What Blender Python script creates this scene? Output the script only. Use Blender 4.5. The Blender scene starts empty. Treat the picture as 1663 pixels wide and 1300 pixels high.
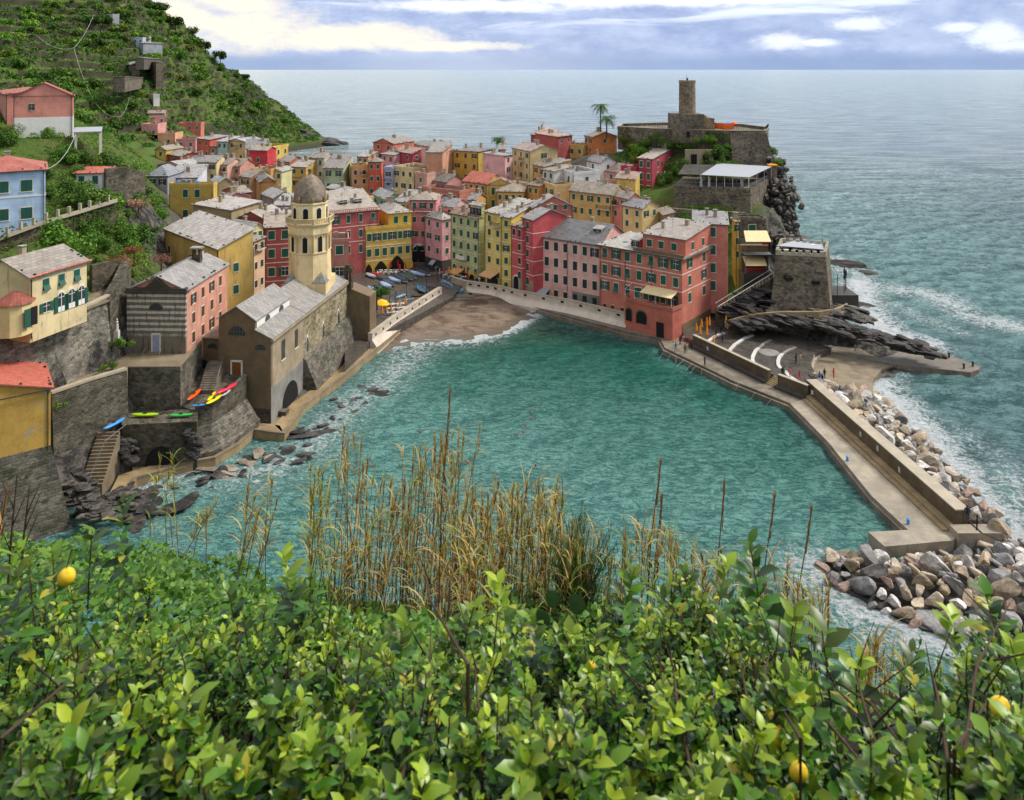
import bpy, bmesh, math, random
import numpy as np
from mathutils import Vector, Matrix, noise as mnoise
R = math.radians
random.seed(7); rng = np.random.default_rng(7)
scene = bpy.context.scene
COL = scene.collection
# ---------------------------------------------------------------- camera, sky, sun, exposure
FPX, HC, HY, CX = 1250.0, 56.0, 113.0, 831.5      # focal length in photo pixels, eye height, horizon row, centre column
cam = bpy.data.cameras.new('camera'); camo = bpy.data.objects.new('camera', cam); COL.objects.link(camo)
camo.location = (0, 0, HC); camo.rotation_euler = (R(90), 0, 0)
cam.sensor_width = 36; cam.lens = FPX/1663*36; cam.shift_y = -(650-HY)/1663
cam.clip_start = 0.1; cam.clip_end = 120000
cam.dof.use_dof = True; cam.dof.focus_distance = 60; cam.dof.aperture_fstop = 4.0
scene.camera = camo
scene.view_settings.view_transform = 'Standard'; scene.view_settings.look = 'None'
scene.view_settings.exposure = 1.4; scene.view_settings.gamma = 1
SUN_EL, SUN_AZ = 48, 75     # azimuth: degrees clockwise from the view direction (+Y)
sd = bpy.data.lights.new('sun', 'SUN'); so = bpy.data.objects.new('sun', sd); COL.objects.link(so)
sd.energy = 1.5; sd.angle = R(14); sd.color = (1, .95, .86)
sv = Vector((math.sin(R(SUN_AZ))*math.cos(R(SUN_EL)), math.cos(R(SUN_AZ))*math.cos(R(SUN_EL)), math.sin(R(SUN_EL))))
so.rotation_euler = sv.to_track_quat('Z', 'Y').to_euler()
so.location = (60, 0, 120)

def N(nt, typ, **kw):
    n = nt.nodes.new(typ)
    ins = kw.pop('ins', {})
    for k, v in kw.items(): setattr(n, k, v)
    for k, v in ins.items():
        if isinstance(v, bpy.types.NodeSocket): nt.links.new(v, n.inputs[k])
        else: n.inputs[k].default_value = v
    return n
def M(nt, op, a, b=0.0, c=None, clamp=False):
    ins = {0: a, 1: b}
    if c is not None: ins[2] = c
    return N(nt, 'ShaderNodeMath', operation=op, use_clamp=clamp, ins=ins).outputs[0]
def MIX(nt, f, a, b, typ='MIX'):
    def c4(x): return x if isinstance(x, bpy.types.NodeSocket) or len(x) == 4 else (*x, 1)
    n = N(nt, 'ShaderNodeMix', data_type='RGBA', blend_type=typ)
    for s, v in ((n.inputs['Factor'], f), (n.inputs[6], c4(a)), (n.inputs[7], c4(b))):
        if isinstance(v, bpy.types.NodeSocket): nt.links.new(v, s)
        else: s.default_value = v
    return n.outputs[2]
def RAMP(nt, f, lo, hi):
    return N(nt, 'ShaderNodeMapRange', clamp=True, interpolation_type='SMOOTHSTEP', ins={0: f, 1: lo, 2: hi, 3: 0.0, 4: 1.0}).outputs[0]
def NOISE(nt, vec, scale, detail=4, rough=.55, dist=0.0):
    return N(nt, 'ShaderNodeTexNoise', ins={'Vector': vec, 'Scale': scale, 'Detail': detail, 'Roughness': rough, 'Distortion': dist}).outputs[0]
def MAP(nt, vec, loc=(0, 0, 0), rot=(0, 0, 0), scale=(1, 1, 1)):
    return N(nt, 'ShaderNodeMapping', ins={'Vector': vec, 'Location': loc, 'Rotation': rot, 'Scale': scale}).outputs[0]

w = bpy.data.worlds.new('World'); scene.world = w; w.use_nodes = True
nt = w.node_tree; nt.nodes.clear()
tc = N(nt, 'ShaderNodeTexCoord')
sep = N(nt, 'ShaderNodeSeparateXYZ', ins={0: tc.outputs['Generated']})
sky = N(nt, 'ShaderNodeTexSky', sky_type='NISHITA', sun_disc=False, sun_elevation=R(SUN_EL), sun_rotation=R(SUN_AZ), air_density=1.0, dust_density=1.5)
az = M(nt, 'ARCTAN2', sep.outputs[0], sep.outputs[1])         # clockwise from +Y
el = M(nt, 'ARCSINE', sep.outputs[2])
uv = N(nt, 'ShaderNodeCombineXYZ', ins={0: az, 1: M(nt, 'MULTIPLY', el, 2.2), 2: 0.0}).outputs[0]
nb = NOISE(nt, uv, 7, 9, .62)
nf = NOISE(nt, uv, 26, 10, .68, .3)
nmix = M(nt, 'ADD', M(nt, 'MULTIPLY', M(nt, 'SUBTRACT', nb, .5), 1.2), M(nt, 'MULTIPLY', M(nt, 'SUBTRACT', nf, .5), 1.1))
skyc = MIX(nt, 1.0, sky.outputs[0], (.10, .10, .10), 'MULTIPLY')
# cloud deck: lavender grey-blue, lighter overhead
deckn = RAMP(nt, M(nt, 'ADD', nb, M(nt, 'MULTIPLY', nf, .3)), .45, .85)
deck_lo = MIX(nt, deckn, (.25, .32, .52), (.42, .50, .68))
deck_hi = MIX(nt, RAMP(nt, nb, .38, .64), (.55, .57, .61), (.92, .91, .90))
deck = MIX(nt, RAMP(nt, el, .06, .5), deck_lo, deck_hi)
# thin brighter layer in the top strip, wispy
wisp = NOISE(nt, N(nt, 'ShaderNodeCombineXYZ', ins={0: M(nt, 'MULTIPLY', az, .5), 1: M(nt, 'MULTIPLY', el, 4.5), 2: 3.0}).outputs[0], 9, 6, .6, .6)
deck = MIX(nt, M(nt, 'MULTIPLY', RAMP(nt, wisp, .47, .66), RAMP(nt, el, .035, .075)), deck, (.66, .72, .84))
def blob(a0, e0, wa, we, amp=1.0):
    da = M(nt, 'DIVIDE', M(nt, 'SUBTRACT', az, a0), wa)
    de = M(nt, 'DIVIDE', M(nt, 'SUBTRACT', el, e0), we)
    r2 = M(nt, 'ADD', M(nt, 'MULTIPLY', da, da), M(nt, 'MULTIPLY', de, de))
    return M(nt, 'SUBTRACT', 1.0, M(nt, 'SQRT', r2))
def px2a(px): return math.atan((px-CX)/FPX)
def py2e(px, py): return math.atan((HY-py)/FPX*math.cos(px2a(px)))
def cloud(col, shade, items, soft=.25, ns=.9):
    global deck
    m = None
    for (cx_, cy_, rx, ry) in items:
        b = blob(px2a(cx_), py2e(cx_, cy_), rx/FPX, ry/FPX)
        m = b if m is None else M(nt, 'MAXIMUM', m, b)
    f = RAMP(nt, M(nt, 'ADD', m, M(nt, 'MULTIPLY', nmix, ns)), 0.0, soft)
    cc = MIX(nt, RAMP(nt, M(nt, 'ADD', m, M(nt, 'MULTIPLY', nmix, 1.2)), .1, .75), shade, col)
    deck = MIX(nt, f, deck, cc)
cloud((.80, .73, .61), (.50, .53, .62), [(395, 44, 150, 46), (560, 60, 210, 27), (730, 75, 170, 11), (300, 30, 90, 50), (380, 8, 110, 26)], .30, 1.05)
cloud((.74, .78, .88), (.55, .60, .74), [(760, 10, 260, 16), (1100, 0, 420, 18)], .6)
cloud((.68, .72, .80), (.46, .52, .68), [(1270, 66, 60, 19), (1325, 69, 42, 9)], .5, 1.0)
cloud((.66, .72, .82), (.48, .54, .70), [(1615, 58, 60, 26), (1560, 45, 40, 12), (1640, 75, 60, 14), (1400, 40, 60, 16)], .7, 1.2)
# band of deeper blue resting on the horizon
band = M(nt, 'MULTIPLY', RAMP(nt, el, .026, .008), .75)
deck = MIX(nt, band, deck, (.22, .30, .47))
glow = M(nt, 'MULTIPLY', RAMP(nt, M(nt, 'ABSOLUTE', M(nt, 'SUBTRACT', az, px2a(760))), .30, .0), .35)
deck = MIX(nt, M(nt, 'MULTIPLY', glow, RAMP(nt, el, .06, .0)), deck, (.60, .64, .70))
cover = M(nt, 'SUBTRACT', 1.0, M(nt, 'MULTIPLY', RAMP(nt, nb, .62, .40), M(nt, 'MULTIPLY', RAMP(nt, el, .1, .3), .3)))
final = MIX(nt, cover, skyc, deck)
bg = N(nt, 'ShaderNodeBackground', ins={0: final, 1: 0.55})
out = N(nt, 'ShaderNodeOutputWorld', ins={0: bg.outputs[0]})

# ---------------------------------------------------------------- measuring helpers
def W(px, py, Y): return Vector(((px-CX)*Y/FPX, Y, HC-(py-HY)*Y/FPX))       # point seen at (px,py) at distance Y
def G(px, py, z): return W(px, py, (HC-z)*FPX/(py-HY))                     # point seen at (px,py) at height z
ZT = {'P': (0, 0, 1), 'A': (220, 180, 4.1525), 'B': (580, 180, 4.1525), 'C': (860, 120, 3.78), 'D': (840, 300, 4.1525), 'E': (0, 0, 3.96),
      'F': (0, 240, 3.96), 'K': (0, 540, 3.8225), 'L': (200, 400, 3.78), 'Q': (560, 300, 4.888), 'S': (1160, 360, 3.306), 'T': (1040, 500, 4.1525),
      'U': (1263, 700, 4.1525), 'V': (1100, 500, 6.842), 'X': (1080, 230, 5.911), 'Y': (210, 560, 5.365), 'O': (580, 400, 8.125), 'N': (440, 270, 6.19)}
def zp(t, x, y): a, b, s = ZT[t]; return a+x/s, b+y/s
def srgb(h):
    if isinstance(h, str):
        h = h.lstrip('#'); c = [int(h[i:i+2], 16)/255 for i in (0, 2, 4)]
        return tuple(((v+.055)/1.055)**2.4 if v > .04 else v/12.92 for v in c)
    return h

# ---------------------------------------------------------------- materials
MATS = {}
def newmat(name, rough=.8, spec=.4):
    m = bpy.data.materials.new(name); m.use_nodes = True; MATS[name] = m
    nt = m.node_tree; b = nt.nodes['Principled BSDF']
    b.inputs['Roughness'].default_value = rough
    b.inputs['Specular IOR Level'].default_value = spec
    return m, nt, b
def objcoord(nt): return N(nt, 'ShaderNodeTexCoord').outputs['Object']
def wpos(nt): return N(nt, 'ShaderNodeNewGeometry').outputs['Position']
def bump(nt, b, h, strength=.5, dist=.05):
    n = N(nt, 'ShaderNodeBump', ins={'Height': h, 'Strength': strength, 'Distance': dist})
    nt.links.new(n.outputs[0], b.inputs['Normal']); return n
def flat(name, col, rough=.7, var=.12, scale=1.5, metal=0, spec=.4):
    m, nt, b = newmat(name, rough, spec)
    p = wpos(nt); n = NOISE(nt, p, scale, 4)
    c = srgb(col)
    cc = MIX(nt, RAMP(nt, n, .3, .7), tuple(v*(1-var) for v in c), tuple(min(1, v*(1+var)) for v in c))
    nt.links.new(cc, b.inputs['Base Color']); b.inputs['Metallic'].default_value = metal
    return m
def plaster(name='plaster', dirt=.5, fth=.66, fsc=.8, streak=1.0):
    m, nt, b = newmat(name, .86, .25)
    oi = N(nt, 'ShaderNodeObjectInfo'); p = wpos(nt); oc = objcoord(nt)
    n1 = NOISE(nt, p, .35, 5, .6); n2 = NOISE(nt, MAP(nt, p, scale=(1.6, 1.6, .22)), 1.2, 5, .62)
    n3 = NOISE(nt, p, 5, 4)
    c = MIX(nt, RAMP(nt, n1, .35, .7), oi.outputs['Color'], MIX(nt, 1.0, oi.outputs['Color'], (.74, .72, .70), 'MULTIPLY'))
    # rain streaks: thin vertical stains
    c = MIX(nt, M(nt, 'MULTIPLY', RAMP(nt, n2, .54, .72), dirt*streak), c, MIX(nt, .45, MIX(nt, 1.0, c, (.5, .48, .46), 'MULTIPLY'), (.16, .145, .125)))
    # patches where the paint has flaked
    fl = RAMP(nt, NOISE(nt, p, fsc, 6, .7, .4), fth, fth+.04)
    c = MIX(nt, M(nt, 'MULTIPLY', fl, dirt*.9), c, (.33, .30, .26))
    c = MIX(nt, M(nt, 'MULTIPLY', RAMP(nt, n3, .4, .75), .10), c, (.8, .75, .68))
    nt.links.new(c, b.inputs['Base Color'])
    bump(nt, b, M(nt, 'ADD', n3, M(nt, 'MULTIPLY', fl, -.4)), .35, .03)
    return m
plaster('plaster', .5); plaster('old_plaster', .95); plaster('flaked_plaster', .8, .57, .28, .3)
def stone(name, c1, c2, mortar, bw=.6, bh=.28, msize=.03, wet=.0, rough=.85, bias=0, moss=0.0):
    m, nt, b = newmat(name, rough, .3)
    g = N(nt, 'ShaderNodeNewGeometry'); p = g.outputs['Position']
    sp = N(nt, 'ShaderNodeSeparateXYZ', ins={0: p}); sn = N(nt, 'ShaderNodeSeparateXYZ', ins={0: g.outputs['Normal']})
    # run the courses along the wall: use x or y by which way the face looks
    along = M(nt, 'ADD', sp.outputs[0], M(nt, 'MULTIPLY', sp.outputs[1], .83))
    wob = M(nt, 'MULTIPLY', NOISE(nt, p, .8, 3), .5)
    v = N(nt, 'ShaderNodeCombineXYZ', ins={0: along, 1: M(nt, 'ADD', sp.outputs[2], wob), 2: 0.0}).outputs[0]
    bt = N(nt, 'ShaderNodeTexBrick', offset=.5, ins={'Vector': v, 'Color1': (*srgb(c1), 1), 'Color2': (*srgb(c2), 1), 'Mortar': (*srgb(mortar), 1), 'Scale': 1.0,
        'Mortar Size': msize, 'Mortar Smooth': .5, 'Brick Width': bw, 'Row Height': bh, 'Bias': bias})
    vo = N(nt, 'ShaderNodeTexVoronoi', feature='F1', ins={'Vector': MAP(nt, p, scale=(1, 1, 1.5)), 'Scale': 1.6})
    col = MIX(nt, .55, bt.outputs[0], MIX(nt, 1.0, MIX(nt, .5, srgb(c1), srgb(c2)), N(nt, 'ShaderNodeRGBToBW', ins={0: vo.outputs['Color']}).outputs[0], 'OVERLAY'))
    n1 = NOISE(nt, p, .25, 6, .65); n4 = NOISE(nt, p, 3.5, 5, .65)
    col = MIX(nt, RAMP(nt, n1, .4, .7), col, MIX(nt, 1.0, col, (.5, .5, .52), 'MULTIPLY'))
    col = MIX(nt, M(nt, 'MULTIPLY', RAMP(nt, n4, .62, .72), .45), col, tuple(min(1, v*2.2+.04) for v in srgb(c2)))
    if moss:
        col = MIX(nt, M(nt, 'MULTIPLY', RAMP(nt, NOISE(nt, p, .5, 6, .7), .52, .62), moss), col, (.045, .065, .018))
    nt.links.new(col, b.inputs['Base Color'])
    hh = M(nt, 'ADD', M(nt, 'MULTIPLY', bt.outputs['Fac'], -.6), M(nt, 'ADD', M(nt, 'MULTIPLY', n4, .8), M(nt, 'MULTIPLY', vo.outputs['Distance'], -.5)))
    bump(nt, b, hh, .8, .12)
    return m
stone('dark_stone', '#4b463d', '#736b5c', '#2f2b24', moss=.25)
stone('rubble_stone', '#68635a', '#a09889', '#48443c', .45, .3, moss=.15)
stone('castle_stone', '#665c4e', '#8c806d', '#4a4338', .5, .28, moss=.1)
stone('tower_stone', '#7d6f59', '#9a8a70', '#5a4f40', .5, .3)
stone('church_stone', '#8a7a5c', '#b5a78a', '#5c5240', .4, .25, moss=.2)
stone('block_stone', '#5a554c', '#7b7467', '#35312b', .7, .35, moss=.3)
stone('terrace_stone', '#4c4438', '#6a604f', '#2b2620', .5, .3, moss=.45)
def concrete(name, c, dark=.55, streak=True, rough=.75, scale=.5, joints=0):
    m, nt, b = newmat(name, rough, .35)
    p = wpos(nt); n1 = NOISE(nt, p, scale, 6, .65); n2 = NOISE(nt, MAP(nt, p, scale=(1.5, 1.5, .25)), 1.0, 5, .6); n3 = NOISE(nt, p, 9, 4)
    c0 = srgb(c)
    col = MIX(nt, RAMP(nt, n1, .35, .68), tuple(v*dark for v in c0), c0)
    if streak: col = MIX(nt, M(nt, 'MULTIPLY', RAMP(nt, n2, .52, .7), .5), col, tuple(v*dark*.6 for v in c0))
    col = MIX(nt, M(nt, 'MULTIPLY', RAMP(nt, n3, .55, .75), .25), col, tuple(v*.5 for v in c0))
    if joints:
        jx = N(nt, 'ShaderNodeSeparateXYZ', ins={0: MAP(nt, p, rot=(0, 0, .1))})
        def line(c_, sp_): return RAMP(nt, M(nt, 'ABSOLUTE', M(nt, 'SUBTRACT', M(nt, 'FRACT', M(nt, 'DIVIDE', M(nt, 'ADD', c_, M(nt, 'MULTIPLY', n3, .05)), sp_)), .5)), .03/joints, .0)
        col = MIX(nt, M(nt, 'MULTIPLY', M(nt, 'MAXIMUM', line(jx.outputs[0], joints), line(jx.outputs[1], joints*1.4)), .7), col, tuple(v*.3 for v in c0))
        st = RAMP(nt, NOISE(nt, p, .22, 6, .7, .8), .5, .62); col = MIX(nt, M(nt, 'MULTIPLY', st, .5), col, tuple(v*.45 for v in c0))
    nt.links.new(col, b.inputs['Base Color']); nt.links.new(N(nt, 'ShaderNodeMapRange', ins={0: n1, 1: .35, 2: .65, 3: rough*.55, 4: rough}).outputs[0], b.inputs['Roughness'])
    bump(nt, b, M(nt, 'ADD', n3, n1), .35, .04)
    return m
concrete('pale_wall', '#cdbfae', .82); concrete('quay_concrete', '#857b6c', .6, joints=1.4); concrete('pier_slab', '#a99d8a', .66, False, .6, .35, joints=2.6)
concrete('brown_wall', '#71604a', .5, joints=3.2); concrete('wall_cap', '#b0a48f', .8, False); concrete('dark_concrete', '#4d4943', .55)
concrete('tan_ledge', '#a08a66', .7); concrete('wet_paving', '#57524c', .62, False, .42, .8); concrete('white_paint', '#cac7c0', .85); concrete('path_stone', '#8a7c66', .7, False)
concrete('grey_render', '#8d8a84', .7); concrete('brown_render', '#7b6850', .72); concrete('tan_render', '#a6947a', .72)
def slate(name, c1, c2, ang=0.0, rough=.38, tile=.9):
    m, nt, b = newmat(name, rough, .6)
    oc = objcoord(nt); oi = N(nt, 'ShaderNodeObjectInfo')
    v = MAP(nt, oc, rot=(0, 0, ang))
    bt = N(nt, 'ShaderNodeTexBrick', ins={'Vector': v, 'Color1': (*srgb(c1), 1), 'Color2': (*srgb(c2), 1), 'Mortar': (*tuple(x*.62 for x in srgb(c1)), 1), 'Scale': 1.0,
        'Mortar Size': .03, 'Brick Width': tile, 'Row Height': tile*.62})
    p = wpos(nt); n1 = NOISE(nt, p, .5, 5, .65); n2 = NOISE(nt, p, 3, 4)
    col = MIX(nt, 1.0, bt.outputs[0], oi.outputs['Color'], 'MULTIPLY')
    col = MIX(nt, M(nt, 'MULTIPLY', RAMP(nt, n1, .45, .7), .5), col, MIX(nt, 1.0, col, (.62, .60, .56), 'MULTIPLY'))
    col = MIX(nt, M(nt, 'MULTIPLY', RAMP(nt, n2, .62, .78), .22), col, (.14, .12, .10))
    nt.links.new(col, b.inputs['Base Color'])
    nt.links.new(N(nt, 'ShaderNodeMapRange', ins={0: n1, 1: .35, 2: .65, 3: rough*.7, 4: min(1, rough*1.6)}).outputs[0], b.inputs['Roughness'])
    bump(nt, b, M(nt, 'ADD', M(nt, 'MULTIPLY', bt.outputs['Fac'], -.8), n2), .55, .05)
    return m
slate('slate', '#8b8782', '#a8a39c'); slate('red_tile', '#a8584a', '#c0705c', 0, .6, .5)
def shutterm(name, c):
    m, nt, b = newmat(name, .55, .4)
    oc = objcoord(nt); oi = N(nt, 'ShaderNodeObjectInfo')
    wv = N(nt, 'ShaderNodeTexWave', wave_type='BANDS', bands_direction='Z', ins={'Vector': oc, 'Scale': 3.2, 'Distortion': 0.0}).outputs['Fac']
    col = MIX(nt, M(nt, 'MULTIPLY', wv, .35), srgb(c), tuple(v*.45 for v in srgb(c)))
    col = MIX(nt, M(nt, 'MULTIPLY', oi.outputs['Random'], .35), col, tuple(v*.55+.01 for v in srgb(c)))
    nt.links.new(col, b.inputs['Base Color']); bump(nt, b, wv, .5, .02); return m
shutterm('green_shutter', '#1f5a48'); shutterm('dark_shutter', '#22363a'); shutterm('brown_shutter', '#5a3d28'); shutterm('bright_green_shutter', '#1c7a3e')
flat('frame_paint', '#d8cfc0', .7, .08); flat('white_trim', '#dedbd4', .6, .05); flat('metal_grey', '#7d8083', .4, .1, metal=.6); flat('iron', '#2a2a2a', .6)
flat('timber', '#7a4a22', .6, .25, 4); flat('door_blue', '#8d97b5', .6, .1); flat('gutter', '#4b3f38', .5); flat('cord', '#c7c6c0', .6)
flat('awning_cream', '#d8c494', .8, .05); flat('awning_tan', '#c79a6c', .8, .06); flat('canvas_white', '#9da0a6', .7, .04); flat('canvas_orange', '#e08e12', .75, .08)
flat('canvas_red', '#c4231a', .75, .08); flat('canvas_yellow', '#f0b818', .7, .05); flat('boat_blue', '#3e8fb4', .4, .06); flat('boat_lightblue', '#7fb3d4', .45, .05)
flat('cover_navy', '#2c3848', .6, .1); flat('cover_grey', '#3f4a4c', .6, .1); flat('cover_green', '#3a5247', .6, .1); flat('cover_pale', '#8fa3c4', .55, .08); flat('cover_red', '#b91c20', .55, .06)
flat('kayak_orange', '#e65414', .3, .04); flat('kayak_yellow', '#e8cf12', .3, .04); flat('kayak_red', '#d8283c', .3, .04); flat('kayak_blue', '#3f93d8', .3, .04); flat('kayak_lime', '#a6cf1e', .3, .04)
flat('kayak_green', '#3cae4a', .3, .04); flat('skin', '#c2926f', .6, .05); flat('hair', '#2b1f18', .7); flat('net_orange', '#e0601a', .8)
m, nt, b = newmat('glass', .12, .6); b.inputs['Base Color'].default_value = (.035, .045, .055, 1)
m, nt, b = newmat('dark_inside', .9, .1); nt.links.new(MIX(nt, NOISE(nt, wpos(nt), 2), (.012, .012, .014), (.03, .027, .025)), b.inputs['Base Color'])
# striped marble of the oratory front
m, nt, b = newmat('striped_stone', .85, .25)
p = wpos(nt); sp = N(nt, 'ShaderNodeSeparateXYZ', ins={0: p})
n1 = NOISE(nt, p, .9, 6, .7); n2 = NOISE(nt, MAP(nt, p, scale=(2, 2, .3)), 1.2, 5)
st = RAMP(nt, M(nt, 'ADD', M(nt, 'SINE', M(nt, 'MULTIPLY', sp.outputs[2], 2*math.pi/.86)), M(nt, 'MULTIPLY', M(nt, 'SUBTRACT', n1, .5), 2.2)), -.1, .45)
st = M(nt, 'MULTIPLY', st, RAMP(nt, M(nt, 'ADD', sp.outputs[2], M(nt, 'MULTIPLY', n1, 2.0)), 16.2, 17.4))
col = MIX(nt, st, MIX(nt, n1, (.10, .09, .075), (.26, .22, .17)), (.52, .49, .43))
col = MIX(nt, M(nt, 'MULTIPLY', RAMP(nt, n2, .5, .7), .7), col, (.06, .055, .05))
nt.links.new(col, b.inputs['Base Color']); bump(nt, b, n1, .5, .08)
# natural dark rock with bedding
def rockm(name, c1, c2, oi_tint=False, bed=True):
    m, nt, b = newmat(name, .62, .45)
    p = wpos(nt)
    n1 = NOISE(nt, p, .5, 7, .7); n2 = NOISE(nt, MAP(nt, p, rot=(.35, -.25, .3), scale=(.35, .35, 2.6)), .9, 7, .68, .3); n3 = NOISE(nt, p, 4, 5, .7)
    a, c = srgb(c1), srgb(c2)
    col = MIX(nt, RAMP(nt, n2 if bed else n1, .38, .66), a, c)
    col = MIX(nt, M(nt, 'MULTIPLY', RAMP(nt, n3, .55, .72), .5), col, tuple(v*1.7 for v in c))
    if oi_tint: col = MIX(nt, 1.0, col, N(nt, 'ShaderNodeObjectInfo').outputs['Color'], 'MULTIPLY')
    nt.links.new(col, b.inputs['Base Color'])
    bump(nt, b, M(nt, 'ADD', M(nt, 'MULTIPLY', n2, 1.6), n3), 1.0, .35 if bed else .08)
    return m
rockm('black_rock', '#1c1b1a', '#605a55'); rockm('cliff_rock', '#2f2b27', '#7a7268'); rockm('boulder', '#8f8a84', '#d2cdc6', True, False); rockm('brown_rock', '#4a3f33', '#7d705f')
# leaves
def leafm(name, c1, c2, c3, trans=.25, rough=.5, spec=.4, tint=True, young=None):
    m, nt, b = newmat(name, rough, spec)
    g = N(nt, 'ShaderNodeNewGeometry'); oi = N(nt, 'ShaderNodeObjectInfo'); r = g.outputs['Random Per Island']
    col = MIX(nt, RAMP(nt, r, .1, .7), srgb(c1), srgb(c2)); col = MIX(nt, RAMP(nt, r, (.955 if 'lemon' in name else .86), (.975 if 'lemon' in name else .97)), col, srgb(c3))
    if young: col = MIX(nt, N(nt, 'ShaderNodeAttribute', attribute_name='young').outputs['Fac'], MIX(nt, 1.0, col, (.62, .72, .6), 'MULTIPLY'), srgb(young))
    if tint: col = MIX(nt, 1.0, col, oi.outputs['Color'], 'MULTIPLY')
    n = NOISE(nt, g.outputs['Position'], 1.2, 3); col = MIX(nt, M(nt, 'MULTIPLY', n, .5), col, MIX(nt, 1.0, col, (.6, .66, .5), 'MULTIPLY'))
    nt.links.new(col, b.inputs['Base Color'])
    if trans:
        tr = N(nt, 'ShaderNodeBsdfTranslucent', ins={0: MIX(nt, 1.0, col, (1.2, 1.3, .6), 'MULTIPLY')})
        ms = N(nt, 'ShaderNodeMixShader', ins={0: trans, 1: b.outputs[0], 2: tr.outputs[0]})
        nt.links.new(ms.outputs[0], nt.nodes['Material Output'].inputs[0])
    return m
leafm('foliage', '#3f5a26', '#6e8a3a', '#8f9c4c', .15, .7, .25)
leafm('lemon_leaf', '#173a0e', '#588a22', '#d8c03c', .2, .38, .42, True, '#aec22e')
leafm('ivy_leaf', '#4f7a2a', '#86ab48', '#a8b858', .3, .5, .4)
leafm('reed_leaf', '#7c5f30', '#cdb077', '#8a9c50', .3, .7, .25)
leafm('reed_green', '#6f8a3a', '#b2aa58', '#d0b870', .3, .65, .25)
leafm('dry_flower', '#8a6a5a', '#b09080', '#d8c0b8', .1, .8, .2)
flat('bark', '#4a3728', .9, .25, 8); flat('twig', '#43301f', .8, .2, 8); flat('stalk', '#5e4628', .7, .2, 8); flat('plume', '#a07840', .9, .2, 12); flat('cactus', '#4a6a3a', .6, .15, 10)
m, nt, b = newmat('lemon_skin', .42, .45)
nl = NOISE(nt, wpos(nt), 12, 3); nt.links.new(MIX(nt, RAMP(nt, nl, .35, .7), (.72, .46, .015), (.86, .62, .03)), b.inputs['Base Color']); bump(nt, b, NOISE(nt, wpos(nt), 260, 2), .4, .002)

# ---------------------------------------------------------------- object helpers
def tag(o, label=None, cat=None, group=None, kind=None):
    if label: o['label'] = label
    if cat: o['category'] = cat
    if group: o['group'] = group
    if kind: o['kind'] = kind
    return o
def empty(name, loc, rz=0, **t):
    o = bpy.data.objects.new(name, None); COL.objects.link(o); o.location = loc; o.rotation_euler = (0, 0, rz); o.empty_display_size = .3
    return tag(o, **t)
class MB:
    def __init__(s): s.v = []; s.f = []; s.m = []; s.mi = 0; s.sm = []; s.smooth = False
    def add(s, vs, fs):
        o = len(s.v); s.v += [tuple(v) for v in vs]; s.f += [tuple(i+o for i in f) for f in fs]; s.m += [s.mi]*len(fs); s.sm += [s.smooth]*len(fs); return s
    def box(s, x0, x1, y0, y1, z0, z1):
        return s.add([(x0, y0, z0), (x1, y0, z0), (x1, y1, z0), (x0, y1, z0), (x0, y0, z1), (x1, y0, z1), (x1, y1, z1), (x0, y1, z1)],
                     [(0, 3, 2, 1), (4, 5, 6, 7), (0, 1, 5, 4), (1, 2, 6, 5), (2, 3, 7, 6), (3, 0, 4, 7)])
    def prism(s, poly, z0, z1):
        n = len(poly); a = sum(poly[i][0]*poly[(i+1) % n][1]-poly[(i+1) % n][0]*poly[i][1] for i in range(n))
        if a < 0: poly = poly[::-1]
        f0 = z0 if hasattr(z0, '__call__') else (lambda x, y: z0); f1 = z1 if hasattr(z1, '__call__') else (lambda x, y: z1)
        vs = [(p[0], p[1], f0(p[0], p[1])) for p in poly]+[(p[0], p[1], f1(p[0], p[1])) for p in poly]
        return s.add(vs, [tuple(range(n-1, -1, -1)), tuple(range(n, 2*n))]+[(i, (i+1) % n, n+(i+1) % n, n+i) for i in range(n)])
    def tube(s, path, r, n=6, cap=True):
        path = [Vector(p) for p in path]; rr = r if isinstance(r, (list, tuple)) else [r]*len(path); rings = []
        for i, p in enumerate(path):
            d = (path[min(i+1, len(path)-1)]-path[max(i-1, 0)])
            d = d.normalized() if d.length > 1e-9 else Vector((0, 0, 1))
            u = d.cross(Vector((0, 0, 1)) if abs(d.z) < .95 else Vector((1, 0, 0))).normalized(); v = d.cross(u)
            rings.append([p+(u*math.cos(2*math.pi*k/n)+v*math.sin(2*math.pi*k/n))*rr[i] for k in range(n)])
        vs = [q for rg in rings for q in rg]
        fs = [(i*n+k, i*n+(k+1) % n, (i+1)*n+(k+1) % n, (i+1)*n+k) for i in range(len(path)-1) for k in range(n)]
        if cap: fs += [tuple(range(n-1, -1, -1)), tuple((len(path)-1)*n+k for k in range(n))]
        return s.add(vs, fs)
    def lathe(s, prof, n=16, cx=0, cy=0, rot=0.0):
        vs = [(cx+r*math.cos(2*math.pi*k/n+rot), cy+r*math.sin(2*math.pi*k/n+rot), z) for r, z in prof for k in range(n)]
        fs = [(i*n+k, i*n+(k+1) % n, (i+1)*n+(k+1) % n, (i+1)*n+k) for i in range(len(prof)-1) for k in range(n)]
        fs += [tuple(range(n-1, -1, -1)), tuple((len(prof)-1)*n+k for k in range(n))]
        return s.add(vs, fs)
    def mesh(s, name, mats):
        me = bpy.data.meshes.new(name); me.from_pydata(s.v, [], s.f)
        for m in (mats if isinstance(mats, (list, tuple)) else [mats]): me.materials.append(MATS[m])
        if any(s.m): me.polygons.foreach_set('material_index', s.m)
        if any(s.sm): me.polygons.foreach_set('use_smooth', s.sm)
        me.update(); return me
    def build(s, name, mats, parent=None, color=None, **t):
        return place(name, s.mesh(name, mats), parent, color, **t)
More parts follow.
